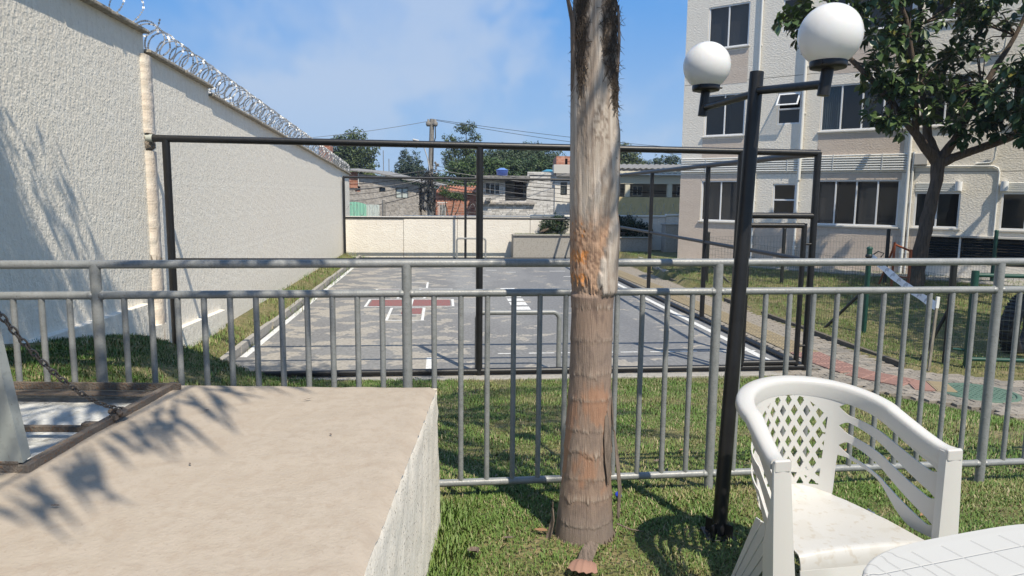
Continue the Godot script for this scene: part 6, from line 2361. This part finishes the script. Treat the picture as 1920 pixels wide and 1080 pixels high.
func far_window(w: Node3D, x0: float, x1: float, y0: float, y1: float, z: float, cols: int, frame: Material, pane: Material) -> void:
	var win := Node3D.new()
	win.name = "window"
	w.add_child(win, true)
	var m := MB.new()
	var t := 0.05
	m.box(Vector3((x0 + x1) / 2, y0 + t / 2, z), Vector3(x1 - x0, t, 0.06))
	m.box(Vector3((x0 + x1) / 2, y1 - t / 2, z), Vector3(x1 - x0, t, 0.06))
	for k in cols + 1:
		m.box(Vector3(lerpf(x0 + t / 2, x1 - t / 2, k / float(cols)), (y0 + y1) / 2, z - 0.001), Vector3(t, y1 - y0 - 2 * t, 0.058))
	part("frame", m, frame, win)
	for k in cols:
		m = MB.new()
		m.box(Vector3(lerpf(x0, x1, (k + 0.5) / cols), (y0 + y1) / 2, z - 0.02), Vector3((x1 - x0) / cols - t, y1 - y0 - 2 * t, 0.012))
		part("pane", m, pane, win)

func build_neighbourhood() -> void:
	var base := -1.4
	var m: MB
	# long plastered house on the left with a sloping sheet roof
	var a := thing("plastered_house", "long shabby grey plastered house with a low sloping roof on the left", "house", Vector3.ZERO)
	shell_house(a, "wall", M.old_plaster, Vector3(4.95, 3.35, 6.0), Vector3(-11.0, base, -46.0), [[-7.55, -6.73, 1.22, 1.90], [-10.15, -9.80, 1.62, 2.0], [-8.60, -8.2, 1.62, 1.9]])
	far_window(a, -7.55, -6.73, 1.22, 1.90, -46.08, 2, M.fence_black, M.pale_sheet)
	far_window(a, -10.15, -9.80, 1.62, 2.0, -46.1, 1, M.clay_tile, M.window_glass)
	far_window(a, -8.60, -8.2, 1.62, 1.9, -46.1, 1, M.fence_black, M.window_glass)
	m = MB.new()
	m.sheet([[Vector3(-11.0, 1.95, -45.99), Vector3(-8.5, 1.95, -45.99), Vector3(-6.05, 1.95, -45.99)], [Vector3(-11.0, 2.85, -45.99), Vector3(-8.5, 2.62, -45.99), Vector3(-6.05, 2.02, -45.99)]], Vector3.BACK)
	part("gable", m, M.old_plaster, a)
	m = MB.new()
	m.box(Vector3(-10.4, 2.35, -45.96), Vector3(0.9, 1.0, 0.06))
	part("brick_corner", m, M.red_brickwork, a)
	m = MB.new()
	m.sheet([[Vector3(-11.2, 3.04, -45.6), Vector3(-8.9, 2.88, -45.6), Vector3(-6.7, 2.42, -45.6), Vector3(-4.7, 2.06, -45.6)], [Vector3(-11.2, 2.98, -45.6), Vector3(-8.9, 2.80, -45.6), Vector3(-6.7, 2.34, -45.6), Vector3(-4.7, 2.0, -45.6)]], Vector3.BACK)
	m.sheet([[Vector3(-11.2, 3.04, -45.6), Vector3(-8.9, 2.88, -45.6), Vector3(-6.7, 2.42, -45.6), Vector3(-4.7, 2.06, -45.6)], [Vector3(-11.2, 3.3, -52.0), Vector3(-8.9, 3.1, -52.0), Vector3(-6.7, 2.6, -52.0), Vector3(-4.7, 2.2, -52.0)]], Vector3.UP)
	part("roof", m, M.fibre_cement, a)
	m = MB.new()
	m.tube([Vector3(-9.9, 2.0, -45.9), Vector3(-9.9, 2.75, -45.9), Vector3(-9.78, 2.9, -45.9)], 0.03, 6)
	part("drain_pipe", m, M.white_pvc, a)
	var s := thing("side_shed", "narrow grey lean-to shed in shadow behind the utility pole", "shed")
	shell_house(s, "wall", M.old_plaster, Vector3(1.25, 3.3, 4.0), Vector3(-5.95, base, -46.6), [[-5.5, -4.95, -0.2, 1.4]])
	m = MB.new()
	m.box(Vector3(-5.22, 0.6, -46.9), Vector3(0.55, 1.6, 0.05))
	part("door", m, M.brown_door, s)
	# sheets and posts just behind the boundary wall
	for q in [["green_sheet_fence", "pale green corrugated sheet leaning behind the boundary wall", Vector3(-7.35, 0.45, -33), Vector3(1.15, 1.3, 0.05), M.green_sheet, "fence"], ["white_sheet_fence", "whitish corrugated sheet panel beside the green one", Vector3(-6.5, 0.38, -33.1), Vector3(0.62, 1.2, 0.05), M.pale_sheet, "fence"]]:
		var o := thing(q[0], q[1], q[5], q[2])
		m = MB.new()
		var rows := []
		for k in 33:
			var x: float = q[3].x * (k / 32.0 - 0.5)
			var zz := 0.02 * sin(k * 1.57)
			rows.append([Vector3(x, -q[3].y, zz), Vector3(x, q[3].y / 2 + (-0.12 * pow(x / q[3].x * 2.0, 2.0) if q[0] == "green_sheet_fence" else 0.0), zz)])
		m.slab(rows, 0.006, Vector3.BACK)
		part("corrugated_sheet", m, q[4], o)
	var fp := thing("wall_post", "rough concrete post standing behind the boundary wall", "post", Vector3(-6.0, -1.0, -33.2))
	m = MB.new()
	m.tube([Vector3(0, 0, 0), Vector3(0.0, 1.95, 0), Vector3(-0.02, 2.2, 0)], [0.09, 0.08, 0.06], 8)
	part("shaft", m, M.pole_concrete, fp)
	# red brick house behind the pole
	var rbh := thing("red_brick_house", "bare orange red brick house with clay tiled eaves behind the bushes", "house")
	shell_house(rbh, "wall", M.red_brickwork, Vector3(2.6, 2.95, 5.0), Vector3(-4.75, base, -44.0), [[-4.5, -4.15, 0.1, 0.85]])
	m = MB.new()
	m.sheet([[Vector3(-4.7, 1.62, -43.7), Vector3(-2.0, 1.62, -43.7)], [Vector3(-4.7, 2.0, -46.4), Vector3(-2.0, 2.0, -46.4)]], Vector3.UP)
	for k in 14:
		m.tube([Vector3(-4.65 + k * 0.2, 1.64, -43.68), Vector3(-4.65 + k * 0.2, 2.02, -46.4)], 0.06, 6)
	part("roof", m, M.clay_tile, rbh)
	m = MB.new()
	for k in 6:
		m.tube([Vector3(-4.55 + k * 0.09, -0.2, -43.5), Vector3(-4.55 + k * 0.09, 1.0, -43.5)], 0.02, 5)
	m.box(Vector3(-4.3, 1.0, -43.5), Vector3(0.6, 0.05, 0.05))
	part("white_grille", m, M.white_pvc, rbh)
	# white blockwork house in the middle
	var b := thing("white_block_house", "white painted blockwork house with a dark open balcony", "house")
	shell_house(b, "wall", M.white_blockwork, Vector3(4.6, 4.0, 6.0), Vector3(-2.15, base, -42.0), [[-1.65, -0.76, 1.5, 2.24], [-0.46, 0.80, 1.20, 2.34]])
	far_window(b, -1.65, -0.76, 1.5, 2.24, -42.08, 3, M.white_pvc, M.window_glass)
	m = MB.new()
	m.box(Vector3(0.17, 1.15, -43.0), Vector3(1.4, 0.1, 1.8))
	m.box(Vector3(0.17, 1.8, -43.9), Vector3(1.4, 1.3, 0.05))
	m.box(Vector3(-0.50, 1.8, -43.1), Vector3(0.06, 1.3, 1.7))
	m.box(Vector3(0.84, 1.8, -43.1), Vector3(0.06, 1.3, 1.7))
	part("balcony_room", m, M.inside_wall, b)
	m = MB.new()
	m.box(Vector3(0.35, 1.75, -43.85), Vector3(0.5, 1.1, 0.03))
	part("balcony_door", m, M.brown_door, b)
	m = MB.new()
	m.box(Vector3(-0.62, 2.47, -41.8), Vector3(3.2, 0.26, 0.6), 0.01)
	part("roof_slab", m, M.fibre_cement, b)
	m = MB.new()
	m.box(Vector3(1.7, 2.72, -44.9), Vector3(1.5, 0.1, 5.9))
	m.box(Vector3(1.65, 2.74, -42.06), Vector3(1.62, 0.22, 0.12))
	part("parapet", m, M.white_blockwork, b)
	m = MB.new()
	m.box(Vector3(-0.44, 1.01, -41.95), Vector3(3.45, 0.13, 0.24), 0.01)
	part("ledge", m, M.old_plaster, b)
	m = MB.new()
	m.box(Vector3(-1.44, 1.22, -41.8), Vector3(0.3, 0.22, 0.3), 0.02)
	part("cooling_unit", m, M.fibre_cement, b)
	m = MB.new()
	for k in 4:
		m.box(Vector3(-0.3 + k * 0.3, 1.24, -41.98), Vector3(0.27, 0.06, 0.04))
	part("balcony_rail", m, M.fence_black, b)
	# narrower white house and its raised storey beside the palm trunk
	var c := thing("narrow_white_house", "narrow white house with a barred window and raised top storey by the palm", "house")
	shell_house(c, "wall", M.far_render, Vector3(2.6, 4.05, 5.0), Vector3(2.45, base, -41.9), [[2.78, 3.16, 1.52, 2.26]])
	far_window(c, 2.78, 3.16, 1.52, 2.26, -41.98, 4, M.fence_black, M.pale_sheet)
	m = MB.new()
	m.box(Vector3(3.5, 3.02, -42.3), Vector3(2.3, 0.5, 1.2), 0.02)
	part("parapet", m, M.sill_stone, c)
	m = MB.new()
	m.box(Vector3(3.6, 2.68, -41.85), Vector3(2.2, 0.18, 0.5), 0.01)
	part("canopy", m, M.fibre_cement, c)
	var d := thing("brick_upper_house", "unfinished red brick upper storey showing above the white parapet", "house")
	shell_house(d, "wall", M.red_brickwork, Vector3(3.2, 5.5, 4.0), Vector3(2.88, base, -48.0), [[3.45, 3.62, 3.55, 3.95]])
	# water tanks on the roofs
	for q in [["square edged blue water tank on the white block house", Vector3(-0.66, 2.62, -43.2), 0.36, 0.36, M.tank_blue, M.tank_lid_blue, "Blue"], ["dark blue water tank at the left roof end", Vector3(-2.0, 2.62, -43.6), 0.22, 0.5, M.fence_black, M.tank_blue, ""], ["teal water tank with a conical lid on the white parapet roof", Vector3(2.15, 2.75, -43.5), 0.40, 0.18, M.tank_teal, M.tank_teal, ""]]:
		var o := thing("water_tank", q[0], "water tank", q[1], 0.0, "plastic water tanks on the roofs")
		m = MB.new()
		m.lathe([Vector2(0.001, 0), Vector2(q[2] * 0.86, 0), Vector2(q[2], q[3] * 0.9), Vector2(q[2] * 1.05, q[3] * 0.92), Vector2(q[2] * 1.05, q[3])], 20)
		part("tank_body", m, q[4], o)
		m = MB.new()
		m.lathe([Vector2(q[2] * 1.07, q[3]), Vector2(q[2] * 0.5, q[3] + 0.09), Vector2(0.16, q[3] + 0.12), Vector2(0.001, q[3] + 0.13)], 20)
		part("tank_lid", m, q[5], o)
	# yellow house with a verandah and two corrugated roofs
	var y := thing("yellow_house", "cream and yellow house with verandah pillars under grey corrugated roofs", "house")
	shell_house(y, "wall", M.yellow_wall, Vector3(9.0, 2.85, 0.25), Vector3(3.6, base, -36.0), [])
	m = MB.new()
	m.box(Vector3(8.1, 2.42, -36.1), Vector3(9.0, 0.62, 0.3))
	part("verandah_beam", m, M.cream_wall, y)
	for x in [4.3, 5.76, 7.88, 10.0]:
		m = MB.new()
		m.box(Vector3(x, 1.78, -36.1), Vector3(0.24, 0.68, 0.24), 0.01)
		part("verandah_pillar", m, M.cream_wall, y)
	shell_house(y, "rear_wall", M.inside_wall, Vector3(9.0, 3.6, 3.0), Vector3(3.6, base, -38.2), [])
	for x in [4.9, 6.35, 8.7]:
		far_window(y, x, x + 0.55, 1.5, 2.05, -38.15, 2, M.white_pvc, M.window_glass)
	m = MB.new()
	for q in [[2.62, -35.7, 2.80, -37.4], [2.92, -37.0, 3.28, -40.5]]:
		var rows := []
		for k in 121:
			var x := 3.4 + 9.2 * k / 120.0
			var hh := 0.03 * sin(k * PI / 2)
			rows.append([Vector3(x, q[0] + hh, q[1]), Vector3(x, q[2] + hh, q[3])])
		m.slab(rows, 0.02, Vector3.UP)
	part("roof", m, M.fibre_cement, y)
	m = MB.new()
	m.box(Vector3(8.0, 2.76, -37.1), Vector3(9.0, 0.3, 0.06))
	part("fascia", m, M.fibre_cement, y)
	m = MB.new()
	m.box(Vector3(8.0, 2.575, -35.72), Vector3(9.2, 0.07, 0.05))
	part("gutter", m, M.white_pvc, y)
	# utility pole with its lamp, hardware and tangle of wires
	var p := thing("utility_pole", "concrete utility pole with transformer arms, street lamp and a tangle of cables", "utility pole", Vector3(-4.40, -1.35, -38.0))
	m = MB.new()
	m.tube([Vector3(0, 0, 0), Vector3(0.02, 3.4, 0), Vector3(0.12, 6.75, 0)], [0.19, 0.15, 0.115], 12)
	part("shaft", m, M.pole_concrete, p)
	for dx in [-0.16, 0.20]:
		m = MB.new()
		m.lathe([Vector2(0.001, 0), Vector2(0.09, 0), Vector2(0.13, 0.08), Vector2(0.13, 0.2), Vector2(0.06, 0.26), Vector2(0.05, 0.36), Vector2(0.001, 0.37)], 10, Vector3(0.10 + dx, 6.36, 0.1))
		part("insulator", m, M.pole_concrete, p)
	m = MB.new()
	m.box(Vector3(0.10, 6.5, 0.08), Vector3(0.56, 0.09, 0.09), 0.01)
	part("cross_arm", m, M.pole_concrete, p)
	m = MB.new()
	m.tube([Vector3(0.30, 6.35, 0.12), Vector3(0.31, 5.8, 0.12), Vector3(0.20, 5.4, 0.13), Vector3(0.16, 4.4, 0.14)], 0.03, 6)
	part("riser_cable", m, M.cable_black, p)
	m = MB.new()
	m.tube([Vector3(0.03, 3.9, 0.1), Vector3(-0.1, 4.7, 0.2), Vector3(-0.28, 5.3, 0.3), Vector3(-0.55, 5.58, 0.4)], 0.03, 8)
	part("lamp_arm", m, M.lamp_housing, p)
	m = MB.new()
	m.box(Vector3(-0.68, 5.62, 0.42), Vector3(0.36, 0.09, 0.16), 0.04, Basis(Vector3.BACK, -0.2))
	part("lamp_head", m, M.lamp_housing, p)
	var r := RandomNumberGenerator.new()
	r.seed = 19
	m = MB.new()
	for k in 60:
		var y0 := r.randf_range(2.2, 4.0)
		var c0 := Vector3(r.randf_range(-0.55, 0.35), y0, r.randf_range(0.1, 0.5))
		var pts := []
		for i in 6:
			pts.append(c0 + Vector3(r.randf_range(-0.22, 0.22), r.randf_range(-0.3, 0.25), r.randf_range(-0.15, 0.15)))
		m.tube(pts, r.randf_range(0.010, 0.022), 4, false)
	part("cable_tangle", m, M.cable_black, p)
	m = MB.new()
	for k in 9:
		m.box(Vector3(r.randf_range(0.1, 0.5), r.randf_range(3.9, 4.5), 0.3), Vector3(0.10, 0.12, 0.1), 0.02, Basis.from_euler(Vector3(r.randf(), r.randf(), r.randf())))
	for k in 8:
		m.box(Vector3(r.randf_range(-0.5, 0.2), r.randf_range(1.6, 3.2), 0.35), Vector3(0.12, 0.2, 0.1), 0.02, Basis.from_euler(Vector3(0, r.randf(), r.randf_range(-0.3, 0.3))))
	part("junction_boxes", m, M.cable_grey, p)
	# overhead cables
	var cables := [
		[Vector3(-4.1, 5.35, -38), Vector3(-22, 4.6, -44), 0.5, "thin power line running left from the top of the utility pole", 0.012],
		[Vector3(-4.15, 5.38, -38), Vector3(26, 4.4, -50), 0.5, "thin power line running right from the top of the utility pole", 0.012],
		[Vector3(-4.15, 5.34, -38), Vector3(26, 3.9, -48), 0.7, "second thin power line running right below the top one", 0.012]]
	for k in 8:
		cables.append([Vector3(-4.5, 2.75 - k * 0.16, -37.9), Vector3(-13.0, [2.6, 2.25, 2.0, 1.75, 1.6, 1.3, 0.95, 0.5][k], -41.0 + 0.3 * k), 0.3 + 0.12 * (k % 3), "", 0.013 + 0.006 * (k % 2)])
	for k in 7:
		cables.append([Vector3(-4.3, 3.0 - k * 0.2, -37.9), Vector3(14.0, [1.55, 1.9, 1.45, 1.75, 1.2, 1.35, 0.95][k], -36.5), 0.35 + 0.14 * (k % 3), "", 0.012 + 0.006 * (k % 2)])
	for k in 4:
		cables.append([Vector3(-4.3, 2.6 - k * 0.25, -37.9), Vector3(-2.2 + k * 1.3, 2.2 - k * 0.3, -41.5), 0.2, "", 0.012])
	for k in cables.size():
		var q: Array = cables[k]
		var pts := []
		for i in 17:
			var t := i / 16.0
			pts.append(q[0].lerp(q[1], t) - Vector3(0, 4.0 * q[2] * t * (1 - t), 0))
		m = MB.new()
		m.tube(pts, q[4], 4, false)
		var order := ["topmost", "second from the top", "third from the top", "fourth from the top", "fifth from the top", "sixth from the top", "seventh from the top", "lowest"]
		var side := ""
		if k >= 18:
			side = "short service cable from the pole to the white house, %s of four" % ["topmost", "second", "third", "lowest"][k - 18]
		elif k >= 11:
			side = "overhead cable fanning right from the pole's tangle, %s at the pole" % order[k - 11]
		elif k >= 3:
			side = "overhead cable fanning left from the pole's tangle, %s at the pole" % order[k - 3]
		tag(part("overhead_cable", m, M.cable_grey if k % 3 == 0 else M.cable_black), q[3] if q[3] else side, "cable", "overhead cables at the utility pole")
	# thin masts on the skyline
	for q in [[Vector3(-16.25, 0, -90), 6.9, "thin radio mast on the skyline left of the pole"], [Vector3(-15.9, 0, -92), 6.0, "shorter thin mast beside the radio mast"]]:
		m = MB.new()
		m.tube([q[0], q[0] + Vector3(0, q[1], 0)], 0.05, 5)
		tag(part("mast", m, M.cable_grey), q[2], "mast", "thin masts on the skyline")
	# trees
	var dk := Color(0.030, 0.048, 0.014)
	var lt := Color(0.085, 0.120, 0.032)
	far_tree("leafy_tree", "tall grey green tree at the left behind the plastered house", "tree", Vector3(-17, -1.3, -75), [[-17.3, 6.2, -75, 1.9, 1.6], [-16.3, 7.4, -75, 1.0, 0.9], [-18.6, 4.8, -75, 1.6, 1.4], [-15.4, 5.6, -75, 1.5, 1.0], [-16.6, 4.2, -75, 2.4, 1.6], [-14.4, 6.2, -75, 0.6, 0.4], [-17.0, 2.6, -75, 3.0, 1.5]], 0.34, 2.6, dk, lt, 201)
	far_tree("round_tree", "dark round tree left of the utility pole", "tree", Vector3(-12.3, -1.3, -85), [[-12.3, 4.6, -85, 1.7, 1.5], [-12.9, 6.4, -85, 0.5, 0.8], [-11.6, 6.3, -85, 0.4, 0.75], [-13.6, 3.2, -85, 1.6, 1.3], [-11.2, 3.4, -85, 1.7, 1.5], [-12.4, 2.2, -85, 2.8, 1.4]], 0.32, 2.8, Color(0.02, 0.038, 0.018), Color(0.045, 0.072, 0.03), 202)
	far_tree("tall_tree", "tall layered tree right behind the utility pole", "tree", Vector3(-4.5, -1.3, -70), [[-4.6, 7.9, -70, 1.1, 0.6], [-3.7, 7.0, -70, 0.7, 0.7], [-6.1, 6.9, -70, 0.8, 0.6], [-4.9, 6.0, -70, 1.3, 0.9], [-3.6, 5.6, -70, 0.9, 0.7], [-6.2, 5.3, -70, 0.9, 0.8], [-5.0, 4.4, -70, 1.8, 1.0]], 0.28, 2.2, dk, lt, 203)
	far_tree("bushy_tree", "bright green bushy tree at the foot of the pole", "tree", Vector3(-4.0, -1.3, -58), [[-4.6, 3.4, -58, 1.0, 0.8], [-3.2, 3.6, -58, 1.3, 1.1], [-2.2, 3.6, -58, 1.3, 1.1], [-1.2, 3.5, -58, 1.0, 0.9], [-5.9, 2.6, -58, 1.0, 0.7], [-3.6, 2.0, -58, 2.2, 1.1]], 0.26, 2.8, Color(0.028, 0.055, 0.014), Color(0.075, 0.125, 0.026), 204)
	far_tree("broad_tree", "broad dark green tree mass behind the white block house", "tree", Vector3(0.5, -1.3, -72), [[-1.9, 5.0, -72, 1.6, 1.1], [-0.2, 5.5, -72, 1.4, 1.1], [1.4, 5.7, -72, 1.5, 1.0], [3.0, 5.4, -72, 1.3, 1.0], [0.6, 4.2, -72, 3.8, 1.6], [-3.0, 4.6, -72, 1.3, 1.1], [4.4, 4.8, -72, 1.2, 1.0], [-1.0, 6.4, -72, 0.35, 0.5], [2.4, 6.5, -72, 0.4, 0.35]], 0.30, 2.8, dk, Color(0.05, 0.085, 0.024), 205)
	far_tree("broad_tree", "yellow green tree close behind the balcony roof", "tree", Vector3(-0.5, -1.3, -60), [[-1.6, 3.6, -60, 1.3, 0.9], [0.2, 3.7, -60, 1.4, 0.9], [2.0, 3.8, -60, 1.3, 0.9], [3.4, 3.6, -60, 1.2, 0.9], [1.0, 2.6, -60, 3.2, 1.0]], 0.27, 2.8, Color(0.024, 0.05, 0.014), Color(0.07, 0.11, 0.028), 206)
	far_tree("hill_tree", "rounded green tree top just right of the palm trunk", "tree", Vector3(11.3, -1.3, -75), [[11.0, 6.2, -75, 1.3, 1.0], [12.0, 5.6, -75, 1.3, 0.8], [10.0, 5.4, -75, 1.5, 0.9], [12.7, 5.0, -75, 1.0, 0.6], [11.3, 4.4, -75, 2.4, 0.8]], 0.28, 2.8, Color(0.04, 0.06, 0.018), Color(0.10, 0.125, 0.04), 207)
	far_tree("hill_tree", "low distant trees above the corrugated roof near the block", "tree", Vector3(18.3, -1.3, -90), [[16.6, 5.6, -90, 0.7, 0.6], [17.9, 6.0, -90, 0.8, 0.7], [19.1, 5.9, -90, 0.8, 0.8], [20.2, 6.0, -90, 1.0, 0.8], [18.4, 4.8, -90, 3.0, 0.9]], 0.3, 2.8, Color(0.03, 0.05, 0.02), Color(0.06, 0.085, 0.03), 208)
	far_tree("bush", "green bush hanging over the red brick wall", "bush", Vector3(-3.6, -1.3, -40.5), [[-3.9, 1.65, -40.5, 0.35, 0.3], [-3.3, 1.45, -40.4, 0.5, 0.22], [-2.9, 1.25, -40.3, 0.3, 0.16]], 0.10, 2.2, Color(0.025, 0.05, 0.012), Color(0.07, 0.115, 0.026), 209, "")
	far_tree("bush", "small yellow green bush above the plastered house roof", "bush", Vector3(-11.0, -1.3, -56), [[-11.1, 2.85, -56, 0.6, 0.4], [-10.4, 2.6, -56, 0.6, 0.35], [-9.6, 2.4, -56, 0.5, 0.3]], 0.15, 2.0, Color(0.06, 0.09, 0.02), Color(0.14, 0.16, 0.04), 210, "")
	# trees that stand outside the picture and shade what is in it
	far_tree("shade_tree", "dense tree left of the view whose crown shades the wall end and the bank", "tree", Vector3(-3.5, 0.1, -1.4), [[-2.9, 6.1, -1.9, 1.25, 1.1], [-3.7, 5.5, -1.6, 1.1, 1.0], [-1.7, 5.75, -3.7, 0.95, 0.75], [-2.7, 5.2, -3.2, 0.85, 0.7], [-3.9, 6.6, -2.2, 1.0, 0.9], [-1.4, 5.9, -4.2, 0.9, 0.65], [-0.9, 5.9, -4.7, 0.8, 0.6]], 0.16, 2.2, dk, lt, 221, "trees beside the view")
	far_tree("shade_tree", "broad tree right of the view whose crown shades the fenced garden", "tree", Vector3(11.6, -0.8, -9.6), [[10.6, 6.0, -11.6, 1.5, 1.0], [10.4, 5.7, -9.2, 1.4, 1.0], [9.9, 5.8, -7.2, 1.2, 0.9], [12.2, 6.4, -12.8, 1.6, 1.1], [13.4, 6.2, -14.2, 1.3, 0.9]], 0.22, 1.7, dk, lt, 222, "trees beside the view")
	# brick chimney block on the roof at the left
	var ch := thing("brick_turret", "small red brick roof turret against the sky above the wall end", "chimney", Vector3(-15.6, 0, -60))
	m = MB.new()
	m.box(Vector3(0, 1.9, 0), Vector3(0.95, 7.0, 0.9), 0.01)
	part("stack", m, M.red_brickwork, ch)

func _ready() -> void:
	# camera, sky, sun, exposure
	var cam := Camera3D.new()
	cam.name = "camera"
	cam.position = Vector3(0, 1.45, 0)
	cam.rotation = Vector3(-0.1293, 0, 0)
	cam.rotate_object_local(Vector3.BACK, 0.010)
	cam.fov = 44.2
	cam.near = 0.05
	cam.far = 1500.0
	add_child(cam)
	cam.current = true
	var env := Environment.new()
	env.background_mode = Environment.BG_SKY
	env.sky = Sky.new()
	env.sky.sky_material = make_sky()
	env.tonemap_mode = Environment.TONE_MAPPER_LINEAR
	env.tonemap_exposure = 1.34
	env.fog_enabled = true
	env.fog_density = 0.0005
	env.fog_light_color = Color(0.66, 0.74, 0.86)
	env.sdfgi_enabled = true
	env.ssao_enabled = true
	env.ssil_enabled = true
	var we := WorldEnvironment.new()
	we.name = "environment"
	we.environment = env
	add_child(we)
	var sun := DirectionalLight3D.new()
	sun.name = "sun"
	sun.light_energy = 1.35
	sun.light_color = Color(1.0, 0.96, 0.885)
	sun.light_angular_distance = 0.5
	sun.shadow_enabled = true
	add_child(sun)
	sun.look_at_from_position(Vector3.ZERO, SUN_TRAVEL, Vector3.UP)
	make_materials()
	# the place, from the large to the small
	build_ground()
	build_court()
	build_path()
	build_perimeter_wall()
	build_far_wall()
	build_block()
	build_building()
	build_neighbourhood()
	build_garden()
	build_garden_tree()
	build_court_frame()
	build_railing()
	build_lamp()
	build_palm()
	build_chair()
	build_table()
	build_grass()
